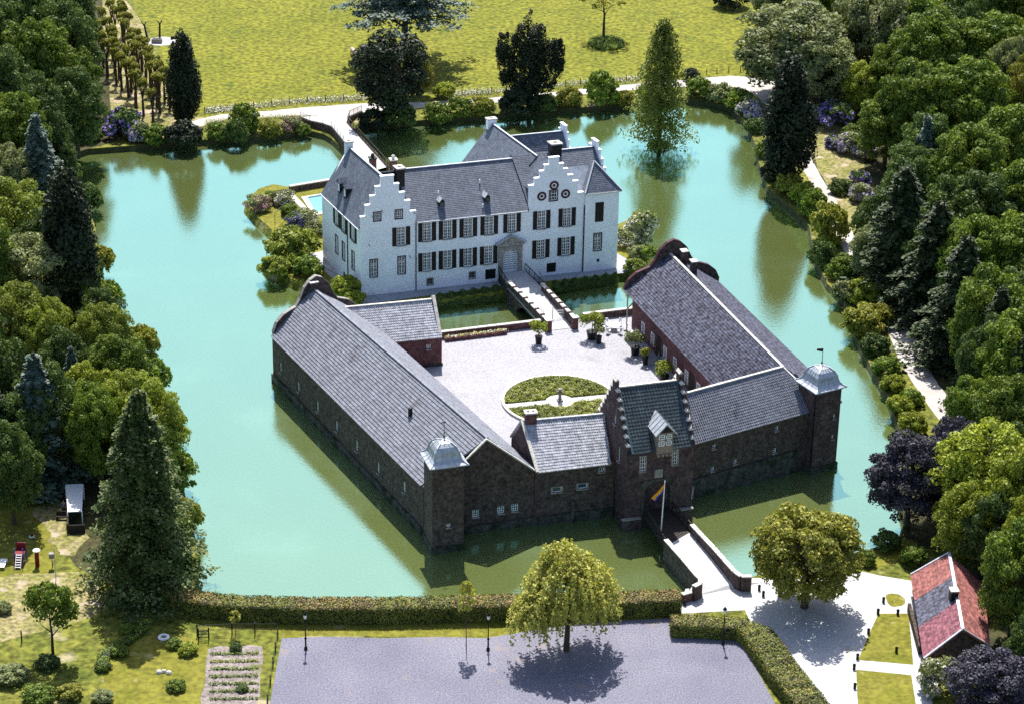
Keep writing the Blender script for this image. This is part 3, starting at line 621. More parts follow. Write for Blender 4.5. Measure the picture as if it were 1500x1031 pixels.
def stepgable(W, c, half, ze, zt, n, m=M_plaster, t=0.4, base=Z0, top=.8, z0=None, par=None):
    o = [(c-half, base), (c+half, base)]; dz = (zt-ze)/n; dx = (half-top)/n
    for i in range(n): o += [(c+half-dx*i, ze+dz*i+dz*.45), (c+half-dx*(i+1), ze+dz*i+dz*.45)]
    o += [(c+top, zt+dz*.35), (c-top, zt+dz*.35)]
    for i in range(n-1, -1, -1): o += [(c-half+dx*(i+1), ze+dz*i+dz*.45), (c-half+dx*i, ze+dz*i+dz*.45)]
    W.panel(o, [], t).make('stepped_gable', m, par or house)
    b = MB(); copings(b, W, o, t); b.make_each('coping', M_stone if m is not M_plaster else M_plaster, par or house); return o
# east stepped gables
WE = Wall(hp(37.4, 5.6-5.5), hp(37.4, 12.2)); stepgable(WE, 6.3, 5.8, 11.6, 18.2, 6)
WE2 = Wall(hp(36.9, 12.6), hp(36.9, 18.6)); stepgable(WE2, 3.0, 3.0, 12.4, 17.6, 5)
Wall(hp(32.3, 12.6), hp(36.9, 12.6)).panel([(0,Z0),(4.6,Z0),(4.6,12.2),(0,12.2)]).make('rear_wall', M_plaster, house)
Wall(hp(32.3,19.5), hp(32.3,12.6)).panel([(0,Z0),(6.5,Z0),(6.5,12),(0,12)]).make('rear_wall', M_plaster, house)
# roofs: slab under finely coursed slates
def roof(quads, m, par, tw=.30, th=.30, amp=.0, step=.02, name='roof', lift=.012):
    b = MB(); roof_slab(b, quads); r = b.make(name, m, par)
    t = MB()
    for q in quads: tiles(t, *q, tw=tw, th=th, amp=amp, step=step, lift=lift)
    t.make('roof_tiles', m, r, kind='stuff', org=wl(par), fix=False); return r
e = .25
roof([(hp(-e,14.9,11.2), hp(-e,.42,11.2), hp(3.93,.42,17.95), hp(3.93,14.9,17.95)), (hp(7.9,.42,11.4), hp(7.9,14.9,11.4), hp(3.93,14.9,17.95), hp(3.93,.42,17.95))], M_slate, house, tw=4, th=.28)
roof([(hp(7.86,-.3,11.55), hp(24.38,-.3,11.55), hp(24.38,5.9,17.2), hp(7.0,5.9,17.2)), (hp(30,12.1,11.55), hp(6.0,12.1,11.55), hp(4.5,5.9,17.2), hp(30,5.9,17.2))], M_slate, house, tw=4, th=.28)
roof([(hp(24.45,.4,12.4), hp(37.38,.4,12.4), hp(37.38,6.2,17.65), hp(24.45,6.2,17.65)), (hp(37.38,12.5,11.5), hp(24.45,12.5,11.5), hp(24.45,6.2,17.65), hp(37.38,6.2,17.65))], M_slate, house, tw=4, th=.28)
roof([(hp(24.9,.41,14.2), hp(24.9,6,14.2), hp(28.05,4.5,18.0), hp(28.05,.41,18.0)), (hp(31.7,6,13.6), hp(31.7,.41,13.6), hp(28.05,.41,18.0), hp(28.05,4.5,18.0))], M_slate, house, tw=4, th=.28)
roof([(hp(22.9,19.8,12.0), hp(22.9,5.0,12.0), hp(27.6,4.6,17.7), hp(27.4,19.8,17.7)), (hp(32.4,9,12.0), hp(32.4,19.8,12.0), hp(27.4,19.8,17.7), hp(27.6,4.6,17.7))], M_slate, house, tw=4, th=.28)
Wall(hp(32.3, 19.62), hp(23.0, 19.62)).panel([(0,11.5),(9.3,11.5),(4.7,17.6)], [], .15).make('back_gable_wall', M_plaster, house)
roof([(hp(28.5,12.2,12.6), hp(36.88,12.2,12.6), hp(36.88,15.4,17.0), hp(28.5,15.4,17.0)), (hp(36.88,18.8,12.6), hp(28.5,18.8,12.6), hp(28.5,15.4,17.0), hp(36.88,15.4,17.0))], M_slate, house, tw=4, th=.28)
# turret roof: hipped, flatter in front, and the low lead valley roof beside it
ap = hp(35.3,2.6,16.9); q = [(hp(32.55,-TO-.3,13.28), hp(38.1,-TO-.3,13.28), ap+HU*.05, ap-HU*.05), (hp(38.1,-TO-.3,13.28), hp(38.1,5.7,13.28), ap+HV*.05, ap-HV*.05), (hp(32.55,5.7,13.28), hp(32.55,-TO-.3,13.28), ap-HV*.05, ap+HV*.05)]
roof(q, M_slate, house, tw=4, th=.28, name='turret_roof')
b = MB(); b.hexa([hp(30.3,.42,13.0), hp(32.9,.42,13.0), hp(35.0,3.0,16.0), hp(30.3,3.0,16.05)], [hp(30.3,.42,13.2), hp(32.9,.42,13.2), hp(35.0,3.0,16.15), hp(30.3,3.0,16.2)]); b.make('valley_roof', M_lead, house)
b = MB()
for p0, p1 in ((hp(32.55,-TO-.3,13.3), ap), (hp(38.1,-TO-.3,13.3), ap)): b.bar(p0+Vector((0,0,.06)), p1+Vector((0,0,.08)), .22, .08)
b.bar(hp(3.93,.4,18.02), hp(3.93,14.9,18.02), .25, .12); b.bar(hp(7.0,5.9,17.27), hp(24.5,5.9,17.27), .25, .12); b.bar(hp(27.6,4.6,17.78), hp(27.4,19.8,17.78), .22, .1)
b.bar(hp(30.5,6.2,17.72), hp(37.38,6.2,17.72), .22, .1); b.bar(hp(28.5,15.4,17.07), hp(36.9,15.4,17.07), .22, .1)
b.make_each('ridge_flashing', M_lead, house)
# gutters and drain pipes
b = MB(); b.tube(hp(7.95,-.42,11.5), hp(24.3,-.42,11.5), .09, n=6); b.tube(hp(-.36,15,11.15), hp(-.36,.1,11.15), .09, n=6); b.bar(hp(32.5,-TO-.36,13.2), hp(38.1,-TO-.36,13.2), .12, .12); b.make_each('gutter', M_lead, house)
for p in (WF.p(7.87,1.2,-.09), WF.p(32.74,1.2,-.12), WS.p(SL-5.09,1.2,-.09)):
    b = MB(); b.tube(p, (p.x, p.y, 11.4 if p is not None else 0), .07); b.make('drain_pipe', M_black, house)
# windows with shutters
for x, z in UW+LW_+[(26.38,9.82),(30.2,9.82),(26.36,5.36),(30.15,5.36),(5.75,9.6)]: window(house, WF, x, z, 1.25, 2.75, shutters=True, nz=3)
for x, z in sw_up: window(house, WS, x, z, 1.25, 2.75, shutters=True, nz=3)
for x, z in sw_lo: window(house, WS, x, z, 1.0, 2.6, nz=3, border=M_maroon)
for x, z in ((1.75,5.22),(5.8,5.24)): window(house, WF, x, z, 1.0, 2.6, nz=2, cross=True, border=M_maroon)
for x, z in SW: window(house, WF, x, z, .95, 1.25, nx=3, nz=3, cross=False, border=M_maroon, sill=False)
window(house, WF, 28.06, 13.32, 1.15, 1.5, nx=3, nz=3, cross=False, border=M_maroon, sill=False)
window(house, WF, 9.95, 2.225, .8, .95, frame=M_greystone, nx=2, nz=2, cross=False, border=M_greystone, sill=False)
window(house, WF, 16.17, 2.475, .85, .95, frame=M_greystone, nx=2, nz=2, cross=False, border=M_greystone, sill=False)
window(house, WS, SL-6.8, 1.825, .8, .75, frame=M_greystone, nx=2, nz=2, cross=False, sill=False)
window(house, tw, 2.0, 5.6, 1.1, 2.6, nz=2, border=M_maroon); window(house, tw, 2.17, 2.7, .45, .5, frame=M_black, cross=False, nx=2, nz=2, sill=False)
b = MB(); wprism(b, tw, [(1.5,8.72),(2.76,8.72),(2.76,11.68),(1.5,11.68)], -.06, .06); wprism(b, tw, [(1.6,8.85),(2.1,8.85),(2.1,11.55),(1.6,11.55)], -.1, -.061); wprism(b, tw, [(2.16,8.85),(2.66,8.85),(2.66,11.55),(2.16,11.55)], -.1, -.061); b.make_each('closed_shutter', M_shutter, house)
for x0, z0_, x1, z1_ in ((18.1,1.5,19.7,3.1),(27.3,1.5,28.75,3.0)):
    b = MB(); wprism(b, WF, [(x0,z0_),(x1,z0_),(x1,z1_),(x0,z1_)], .22, .3)
    for i in range(1, 5): x = x0+(x1-x0)*i/5; wprism(b, WF, [(x-.03,z0_+.02),(x+.03,z0_+.02),(x+.03,z1_-.02),(x-.03,z1_-.02)], .17, .219)
    b.make('cellar_door', M_black, house)
for x, z in med:   # round oculi with a moulded stone ring
    b = MB(); o = circ(x, z, .68, 20); i_ = circ(x, z, .40, 20)
    for k in range(20):
        j = (k+1) % 20; b.hexa([WF.p(*o[k], 0.05), WF.p(*o[j], 0.05), WF.p(*i_[j], .05), WF.p(*i_[k], .05)], [WF.p(*o[k], -.08), WF.p(*o[j], -.08), WF.p(*i_[j], -.08), WF.p(*i_[k], -.08)])
    r = b.make('oculus', M_maroon, house)
    b = MB(); o = circ(x, z, .40, 16); i_ = circ(x, z, .24, 16)
    for k in range(16):
        j = (k+1) % 16; b.hexa([WF.p(*o[k], 0.1), WF.p(*o[j], 0.1), WF.p(*i_[j], .1), WF.p(*i_[k], .1)], [WF.p(*o[k], -.03), WF.p(*o[j], -.03), WF.p(*i_[j], -.03), WF.p(*i_[k], -.03)])
    b.make('ring', M_white, r, org=wl(house)); b = MB(); wprism(b, WF, circ(x, z, .3, 12), .12, .15); b.make('pane', M_glass, r, org=wl(house))
b = MB()
for x, z in ((1.0,9.0),(6.9,6.6),(7.5,13.2),(1.55,13.1),(2.9,13.9),(35.9,7.2),(26.2,1.9)): # wall anchors
    b.bar(WF.p(x,z,-.03), WF.p(x+.28,z-.5,-.03), .05, .06)
b.make_each('wall_anchor', M_black, house)
# stone portal
b = MB(); ol = [(20.0,1.3),(23.8,1.3),(23.8,6.75),(20.0,6.75)]
vs, F = tri_poly(ol, [door_hole]) if False else (None, None)
for x0, x1 in ((20.0,20.62),(22.88,23.8-.3)): wprism(b, WF, [(x0,1.3),(x1,1.3),(x1,6.6),(x0,6.6)], -.32, -.002)
arch = [(20.623,4.9)]+[(21.75-1.1*cos(t*pi/8), 4.9+1.0*sin(t*pi/8)) for t in range(9)]+[(22.877,4.9),(22.877,6.6),(20.623,6.6)]
wprism(b, WF, arch, -.30, -.002); wprism(b, WF, [(19.8,6.6),(23.75,6.6),(23.75,6.95),(19.8,6.95)], -.55, -.002)
b.make_each('portal_surround', M_greystone, house)
b = MB(); wprism(b, WF, [(19.7,6.953),(23.85,6.953),(21.8,8.05)], -.50, -.002); b.make('pediment', M_greystone, house)
b = MB()
for s_ in ((19.45,6.9),(24.1,6.9)):
    p0, p1 = WF.p(s_[0], s_[1], -.3), WF.p(21.8, 8.15, -.3); b.bar(p0, p1, .75, .12)
b.make_each('pediment_coping', M_lead, house)
dr = MB(); 
for x0, x1 in ((20.66,21.72),(21.78,22.84)): wprism(dr, WF, [(x0,2.5),(x1,2.5),(x1,5.6 if True else 0),(x0,5.6)], .12, .2)
wprism(dr, WF, [(20.66,5.6)]+[(21.75-1.08*cos(t*pi/8), 4.9+.98*sin(t*pi/8)) for t in range(3,6)]+[(22.84,5.6)][:0]+[(22.2,5.6)], .13, .19)
D_ = dr.make('front_door', M_white, house)
b = MB()
for z in np.arange(2.75, 5.5, .34):
    for x0, x1 in ((20.74,21.64),(21.86,22.76)): wprism(b, WF, [(x0,z),(x1,z),(x1,z+.13),(x0,z+.13)], .09, .119)
b.make_each('door_panel', mat('pale_blue_paint', (0.22, 0.34, 0.42), .5, vary=.1), D_, org=wl(house))
# chimneys
def chimney(par, W0, a0, a1, b0, b1, z0, z1, m, cap=M_stone, P=None):
    P = P or hp; b = MB(); b.hexa([P(a0,b0,z0),P(a1,b0,z0),P(a1,b1,z0),P(a0,b1,z0)], [P(a0,b0,z1),P(a1,b0,z1),P(a1,b1,z1),P(a0,b1,z1)]); c = b.make('chimney', m, par)
    o = .12; b = MB(); b.hexa([P(a0-o,b0-o,z1+.003),P(a1+o,b0-o,z1+.003),P(a1+o,b1+o,z1+.003),P(a0-o,b1+o,z1+.003)], [P(a0-o,b0-o,z1+.2),P(a1+o,b0-o,z1+.2),P(a1+o,b1+o,z1+.2),P(a0-o,b1+o,z1+.2)]); b.make('cap', cap, c, org=wl(par))
    i = (a1-a0)*.3; j = (b1-b0)*.3; b = MB(); b.hexa([P(a0+i,b0+j,z1+.203),P(a1-i,b0+j,z1+.203),P(a1-i,b1-j,z1+.203),P(a0+i,b1-j,z1+.203)], [P(a0+i,b0+j,z1+.23),P(a1-i,b0+j,z1+.23),P(a1-i,b1-j,z1+.23),P(a0+i,b1-j,z1+.23)]); b.make_each('flue', M_black, c, org=wl(par))
chimney(house, 0, 6.75, 7.85, 3.9, 5.2, 13, 18.0, M_black); chimney(house, 0, 30.2, 31.7, 5.4, 6.7, 15, 18.8, M_black)
chimney(house, 0, 26.7, 28.0, 19.3, 20.1, 15, 18.3, M_plaster); chimney(house, 0, 3.4, 4.4, 14.4, 15.2, 15, 18.7, M_plaster)
# dormers
def dormer(par, P, O, w_, h_, dpt, m_side, m_roof, pane=True, glassm=M_glass):
    """O: centre foot of the face; P(x, y, z) local -> world, y inward"""
    b = MB(); b.hexa([P(-w_/2,0,0),P(w_/2,0,0),P(w_/2,dpt,0),P(-w_/2,dpt,0)], [P(-w_/2,0,h_),P(w_/2,0,h_),P(w_/2,dpt,h_),P(-w_/2,dpt,h_)])
    d = b.make('dormer', m_side, par); b = MB(); k = w_*.62; rh = w_*.62
    b.hexa([P(-k,-.2,h_-.06),P(0,-.2,h_+rh),P(0,dpt+rh*.8,h_+rh),P(-k,dpt,h_-.06)], [P(-k,-.2,h_+.03),P(0,-.2,h_+rh+.1),P(0,dpt+rh*.8,h_+rh+.1),P(-k,dpt,h_+.03)])
    b.hexa([P(k,-.2,h_-.06),P(0,-.2,h_+rh),P(0,dpt+rh*.8,h_+rh),P(k,dpt,h_-.06)], [P(k,-.2,h_+.03),P(0,-.2,h_+rh+.1),P(0,dpt+rh*.8,h_+rh+.1),P(k,dpt,h_+.03)])
    b.make('dormer_roof', m_roof, d, org=wl(par)); b = MB(); b.poly([P(-w_/2,.02,h_),P(w_/2,.02,h_),P(0,.02,h_+rh-.03)]); b.make('dormer_gable', m_side, d, org=wl(par))
    b = MB(); b.hexa([P(-w_*.32,-.03,h_*.25),P(w_*.32,-.03,h_*.25),P(w_*.32,.0,h_*.25),P(-w_*.32,0,h_*.25)], [P(-w_*.32,-.03,h_*.9),P(w_*.32,-.03,h_*.9),P(w_*.32,.0,h_*.9),P(-w_*.32,0,h_*.9)]); b.make('pane', glassm, d, org=wl(par))
    return d
slope = (17.2-11.55)/6.2
for a in (12.15, 18.8):
    b0 = 1.2; z0_ = 11.55+(b0+.3)*slope
    dormer(house, lambda x, y, z, a=a, b0=b0, z0_=z0_: hp(a+x, b0+y, z0_-.05+z), None, .8, .75, 1.4, M_black, M_lead)
nW = HV.cross(Vector((3.93+e, 0, 0)).normalized())
for bb in (10.4, 8.1):
    a0 = .75; z0_ = 11.2+(a0+e)*(17.95-11.2)/(3.93+e)
    dormer(house, lambda x, y, z, bb=bb, a0=a0, z0_=z0_: hp(a0+y, bb-x, z0_-.1+z), None, .9, 1.7, 1.4, M_black, M_slate, glassm=M_plaster)
for a, b_ in ((18.6,3.4),(17.9,.6),(12.2,2.6)):
    z_ = 11.55+(b_+.3)*slope; MB().tube(hp(a,b_,z_), hp(a,b_,z_+.55), .09).make('vent_pipe', M_white, house)

# ------------------------------------------------------------------ outer bailey: west range
range_w = thing('stable_range', 'long dark brick range with pale grey pantile roof along the left side of the courtyard', 'building', (-9.5, 249.2, CZ))
def P2(*a): return Vector(a)
nl, nr, fl, fr = (-9.9,249.6), (3.0,252.75), (-31.2,290.1), (-20.4,296.9)
rn, rf = (-2.65,250.85), (-26.45,293.6)
EZL, EZR, RZ = 6.6, 7.0, 12.05
def stretch(p, c, k): return Vector((p[0]+(p[0]-c[0])*k, p[1]+(p[1]-c[1])*k))
W1 = Wall(fl, nl); WZ = -1.5
lw_w = []
for (x, y) in ((411,538),(437,566),(465,595),(493,624),(522.5,652.5),(554,685),(592,713)):
    p = on_plane(x, y, W1.p(0,0), W1.I.to_3d()); s_ = (Vector((p.x,p.y))-W1.O).dot(W1.U); lw_w.append((s_, p.z))
W1.panel([(0,WZ),(W1.len,WZ),(W1.len,EZL+.1),(0,EZL+.1)], [(s_-.32, z-.75, s_+.32, z+.75) for s_, z in lw_w]).make('outer_wall', M_brick, range_w)
b = MB(); wprism(b, W1, [(0,-1.5),(W1.len,-1.5),(W1.len,.95),(0,1.1)], -.28, -.002); b.make('plinth', M_plinth, range_w)
for s_, z in lw_w: window(range_w, W1, s_, z, .64, 1.5, nx=2, nz=3, cross=False, sill=True)
W2 = Wall((-5.9, 250.02), nr); c2 = (Vector(rn)-W2.O).dot(W2.U)
W2.panel([(0,WZ),(W2.len,WZ),(W2.len,EZR),(c2,RZ),(0,RZ-c2*.92)], [(x-w_, z-.5, x+w_, z+.5) for x, z, w_ in ((2.1,2.4,.42),(5.15,2.45,.42),(6.85,2.5,.42))]).make('gable_wall', M_brick, range_w)
for x, z in ((2.1,2.4),(5.15,2.45),(6.85,2.5)): window(range_w, W2, x, z, .84, 1.0, nx=3, nz=3, cross=False)
W2e = Wall((-9.9, 249.0), (-5.9, 250.02)); W2e.panel([(0,WZ),(W2e.len,WZ),(W2e.len,8),(0,6.6)]).make('gable_wall', M_brick, range_w)
b = MB(); wprism(b, W2, [(-.3,-1.5),(W2.len+.4,-1.5),(W2.len+.4,1.05),(-.3,.8)], -.3, -.002); b.make('plinth', M_plinth, range_w)
Wall(nr, fr).panel([(0,1),(50.2,1),(50.2,EZR-.1),(0,EZR-.1)], [(6,2,8,4.4),(20,2,22.5,4.6),(30,3,31,4.5)]).make('courtyard_wall', M_redbrick, range_w)
# curved far gable
W3 = Wall(fr, fl); half = W3.len/2
def curvy(L_, ze, zt, ctr):
    k = [(0,0),(0,.02),(.04,.20),(.12,.34),(.20,.40),(.26,.44),(.31,.58),(.36,.80),(.43,.94),(.5,1.0),(.57,.94),(.64,.80),(.69,.58),(.74,.44),(.80,.40),(.88,.34),(.96,.20),(1,.02),(1,0)]
    return [(x*L_, ze+(zt-ze)*y) for x, y in k]
cg = curvy(W3.len, EZL+.3, 13.6, 0); W3.panel([(0,WZ)]+[(W3.len,WZ)]+[(W3.len-x, z) for x, z in cg[1:-1]][::1], [], .4).make('curved_gable', M_brick, range_w)
def curve_coping(W, cg, t, m, par):
    b = MB()
    for (x0,z0_),(x1,z1_) in zip(cg[1:-2], cg[2:-1]): b.hexa([W.p(x0,z0_+.003,-.08),W.p(x1,z1_+.003,-.08),W.p(x1,z1_+.003,t+.08),W.p(x0,z0_+.003,t+.08)],[W.p(x0,z0_+.13,-.08),W.p(x1,z1_+.13,-.08),W.p(x1,z1_+.13,t+.08),W.p(x0,z0_+.13,t+.08)])
    b.make_each('coping', m, par)
curve_coping(W3, cg, .4, M_greystone, range_w)
D1 = (Vector(rf)-Vector(rn)).normalized(); R1 = Vector((D1.y, -D1.x))
def xy(p, z): return Vector((p[0], p[1], z))
rf2 = (Vector(rf)-D1*.45); fl2 = (Vector(fl)-D1*.3-R1*.35); fr2 = (Vector(fr)-D1*.6+R1*.35)
rn2 = Vector(rn); nl2 = Vector(nl)-R1*.35; nr2 = Vector(nr)+R1*.3
roof([(xy(fl2,EZL-.1), xy(nl2,EZL-.1), xy(rn2,RZ), xy(rf2,RZ)), (xy(nr2,EZR-.15), xy(fr2,EZR-.15), xy(rf2,RZ), xy(rn2,RZ))], M_tile_grey, range_w, tw=.34, th=.40, amp=.035, step=.085)
b = MB(); b.bar(xy(rn2,RZ+.10), xy(rf2,RZ+.10), .34, .16); b.make_each('ridge_tiles', M_tile_grey, range_w)
b = MB(); b.bar(xy(rn2,RZ+.12)-Vector((.1,.35,0)), xy(nr2,EZR)-Vector((.1,.35,0)), .34, .16); b.bar(xy(rn2,RZ+.12)-Vector((.1,.35,0)), W2.p(.15, RZ-c2*.92+.1, -.1)-Vector((0,.1,0)), .34, .16); b.make_each('verge_coping', M_stone, range_w)
pc = on_plane(601, 610, xy(rn2,RZ), (xy(nl2,EZL-.1)-xy(rn2,RZ)).cross(xy(fl2,EZL-.1)-xy(rn2,RZ)))
MB().box((pc.x,pc.y,pc.z-.3), .42, .42, 1.5, .4).make('chimney', M_black, range_w)
pc = xy(rf2, RZ)-xy(D1*.5, 0); MB().box((pc.x,pc.y,RZ-1), 1.0, .9, 1.9, .5).make('chimney', M_brick, range_w); MB().box((pc.x,pc.y,RZ+.903), 1.2, 1.1, .15, .5).make('chimney_cap', M_stone, range_w)

# ------------------------------------------------------------------ corner towers
def tower(c, ang, s, ztop, label, vane_flag, wins):
    t = thing('corner_tower', label, 'tower', (c[0], c[1], 0)); U_ = Vector((cos(ang), sin(ang))); V_ = Vector((-sin(ang), cos(ang)))
    P = lambda x, y: Vector(c)+U_*x+V_*y
    cs = [P(-s/2,-s/2), P(s/2,-s/2), P(s/2,s/2), P(-s/2,s/2)]; Ws = []
    for i in range(4):
        W_ = Wall(cs[i], cs[(i+1) % 4]); Ws.append(W_); L_ = W_.len
        hl = [(x-w_/2, z-h_/2, x+w_/2, z+h_/2) for k, x, z, w_, h_ in wins if k == i]
        W_.panel([(0.003*(i%2),-1.5),(L_-.003*(i%2),-1.5),(L_-.003*(i%2),ztop),(0.003*(i%2),ztop)], hl, .35).make('tower_wall', M_gatebrick if vane_flag else M_brick, t)
        for k, x, z, w_, h_ in wins:
            if k == i: window(t, W_, x, z, w_, h_, nx=2, nz=2, cross=False)
    b = MB(); b.box((c[0],c[1],-1.5), s+.35, s+.35, 2.3, ang); b.make('plinth', M_plinth, t)
    b = MB(); b.box((c[0],c[1],ztop-.25), s+.3, s+.3, .22, ang); b.make('cornice', M_brick, t)
    prof = [(s/2+.45,0),(s/2+.42,.1),(s/2+.05,.32),(s/2-.22,.62),(s/2-.36,1.0),(s/2-.45,1.45),(s/2-.72,1.95),(s/2-1.15,2.3),(.12,2.5)]
    b = MB(); rings = [[(P(x*r, y*r)[0], P(x*r, y*r)[1], ztop+z) for x, y in ((-1,-1),(1,-1),(1,1),(-1,1))] for r, z in prof]
    for A, B_ in zip(rings[:-1], rings[1:]):
        for i in range(4): b.poly([A[i],A[(i+1)%4],B_[(i+1)%4],B_[i]])
    b.poly(rings[0][::-1]); b.poly(rings[-1]); d = b.make('bell_roof', M_lead, t)
    b = MB()
    for A, B_ in zip(rings[:-1], rings[1:]):
        for i in range(4): b.bar(Vector(A[i])+Vector((0,0,.03)), Vector(B_[i])+Vector((0,0,.03)), .14, .08)
        for i in range(4):
            for f in (.3,.5,.7): b.bar(Vector(A[i]).lerp(Vector(A[(i+1)%4]), f)+Vector((0,0,.02)), Vector(B_[i]).lerp(Vector(B_[(i+1)%4]), f)+Vector((0,0,.02)), .05, .05)
    b.make('lead_rolls', M_lead, d, org=wl(t), kind='stuff')
    z = ztop+2.45; v = MB(); v.tube((c[0],c[1],z), (c[0],c[1],z+2.3), .05, .03); v.lathe((c[0],c[1],z+.2), [(.02,0),(.14,.12),(.14,.2),(.02,.32)], 8)
    if vane_flag: v.hexa([(c[0]-.02,c[1],z+1.8),(c[0]-.75,c[1],z+1.95),(c[0]-.75,c[1],z+2.2),(c[0]-.02,c[1],z+2.25)], [(c[0]-.02,c[1]+.03,z+1.8),(c[0]-.75,c[1]+.03,z+1.95),(c[0]-.75,c[1]+.03,z+2.2),(c[0]-.02,c[1]+.03,z+2.25)])
    else: v.bar((c[0]-.35,c[1],z+2.1),(c[0]+.2,c[1],z+2.25),.05,.12)
    v.make('weather_vane', M_black, t)
tower((-7.5,247.6), radians(17.6), 3.7, 11.05, 'square dark brick corner tower with grey bell roof at left front corner', False, [(0,1.9,3.4,.5,.5)])
tower((37.5,269.0), radians(29.5), 3.7, 11.05, 'square red brown brick corner tower with lead bell roof and banner vane at right', True, [(0,2.9,7.2,.3,.6),(0,2.9,4.4,.3,.6),(3,1.2,6.9,.3,.6),(3,1.2,3.9,.3,.6)])

# ------------------------------------------------------------------ lodge between the gable and the gatehouse
lodge = thing('gate_lodge', 'low brick lodge with pale tiled roof between the range gable and the gatehouse', 'building', (3.2,252.9,CZ))
WLg = Wall((2.95,252.45), (12.2,254.95))
lwins = [(2.65,4.35,1.2,.62),(5.75,4.45,1.2,.62),(8.05,6.35,.6,.55)]
WLg.panel([(0,WZ),(WLg.len,WZ),(WLg.len,7.15),(0,7.0)], [(x-w_/2,z-h_/2,x+w_/2,z+h_/2) for x,z,w_,h_ in lwins]).make('front_wall', M_brick, lodge)
for x, z, w_, h_ in lwins: window(lodge, WLg, x, z, w_, h_, nx=2 if w_ < 1 else 1, nz=1, cross=False, border=M_greystone)
b = MB(); wprism(b, WLg, [(.5,-1.5),(WLg.len-.2,-1.5),(WLg.len-.2,1.3),(.5,1.1)], -.25, -.002); b.make('plinth', M_plinth, lodge)
b = MB(); wprism(b, WLg, [(4.35,-1.2),(4.75,-1.2),(4.75,2.6),(4.35,2.9)], -.45, -.002); b.make('buttress', M_plinth, lodge)
r0, r1 = Vector((1.33,257.4,11.0)), Vector((11.0,259.7,11.0)); e0, e1 = WLg.p(.2,7.0,-.3), WLg.p(9.1,7.1,-.3); k0, k1 = Vector((.1,261.9,6.6)), Vector((9.5,264.2,6.6))
roof([(e0,e1,r1,r0),(k1,k0,r0,r1)], M_tile_pale, lodge, tw=.30, th=.36, amp=.085, step=.045)
b = MB(); q = [Vector((e0.x,e0.y+.3,WZ)), Vector((k0.x,k0.y-.3,WZ)), Vector((k0.x,k0.y-.3,6.5)), Vector((r0.x,r0.y,10.85)), Vector((e0.x,e0.y+.3,6.9))]
b.hexa([p+Vector((.0,0,0)) for p in q], [p+Vector((.35,.1,0)) for p in q]); b.make('side_gable', M_gatebrick, lodge)
b = MB(); b.bar(e0+Vector((0,0,.15)), r0+Vector((0,0,.17)), .38, .2); b.bar(k0+Vector((0,0,.15)), r0+Vector((0,0,.17)), .38, .2); b.make_each('verge_coping', M_stone, lodge)
b = MB(); b.bar(r0+Vector((0,0,.12)), r1+Vector((0,0,.12)), .34, .16); b.make_each('ridge_tiles', M_tile_pale, lodge)
cc = r0.lerp(r1,.10); chx = Wall(r0, r1); b = MB(); b.box((cc.x,cc.y,9.2), 1.3, .9, 2.9, chx.ang); ch = b.make('chimney', M_redbrick, lodge); b = MB(); b.box((cc.x,cc.y,12.103), 1.5, 1.1, .18, chx.ang); b.make('cap', M_stone, ch, org=wl(lodge))
b = MB(); [b.box((cc.x+dx*chx.U.x,cc.y+dx*chx.U.y,12.286), .25, .35, .04, chx.ang) for dx in (-.3,.3)]; b.make_each('flue', M_black, ch, org=wl(lodge))

# ------------------------------------------------------------------ gatehouse
gate = thing('gatehouse', 'tall red brick gatehouse with two stepped gables and dark tiled roof over arched gateway', 'gatehouse', (17.4,252.7,CZ))
GF = Wall((13.45,251.75), (21.35,254.2)); GL_ = GF.len; GD = 10.4
gi = GF.I.to_3d()
def gp(x, z, y=0): return GF.p(x, z, y)
gh = [(2.35,2.0),(5.55,2.0),(5.55,4.6)]+[(3.95+1.6*cos(t*pi/8), 4.6+1.25*sin(t*pi/8)) for t in range(1,8)]+[(2.35,4.6)]
gw = [(2.0,8.35,.62,1.9),(5.95,8.7,.62,1.9)]
GF.panel([(.42,WZ),(GL_-.42,WZ),(GL_-.42,10.2),(.42,10.2)], [gh]+[(x-w_/2,z-h_/2,x+w_/2,z+h_/2) for x,z,w_,h_ in gw], .6).make('front_wall', M_gatebrick, gate)
for x, z, w_, h_ in gw: window(gate, GF, x, z, w_, h_, nx=2, nz=4, cross=False, border=M_greystone)
b = MB()
rec = [(1.95,2.0),(2.349,2.0),(2.349,4.6)]+[(3.95-1.6*cos(t*pi/8), 4.6+1.25*sin(t*pi/8)) for t in range(1,8)]+[(5.551,4.6),(5.551,2.0),(5.95,2.0),(5.95,6.15),(1.95,6.15)]
wprism(b, GF, rec, -.07, -.002); b.make('portal_frame', M_plinth, gate)
b = MB(); wprism(b, GF, [(3.5,6.35),(4.5,6.35),(4.5,7.4),(3.5,7.4)], -.1, -.002); wprism(b, GF, [(3.62,6.47),(4.38,6.47),(4.38,7.28),(3.62,7.28)], -.13, -.101); b.make('coat_of_arms_plaque', M_greystone, gate)
b = MB(); wprism(b, GF, [(-.35,-1.5),(1.95,-1.5),(1.95,1.35),(-.35,1.35)], -.45, 1.2); wprism(b, GF, [(5.95,-1.5),(GL_+.1,-1.5),(GL_+.1,1.75),(5.95,1.75)], -.45, 1.2); b.make_each('plinth', M_gatebrick, gate)
b = MB(); wprism(b, GF, [(-.4,1.353),(1.95,1.353),(1.95,1.5),(-.4,1.5)], -.5, -.005); wprism(b, GF, [(5.95,1.753),(GL_+.15,1.753),(GL_+.15,1.9),(5.95,1.9)], -.5, -.005); b.make_each('plinth_ledge', M_greystone, gate)
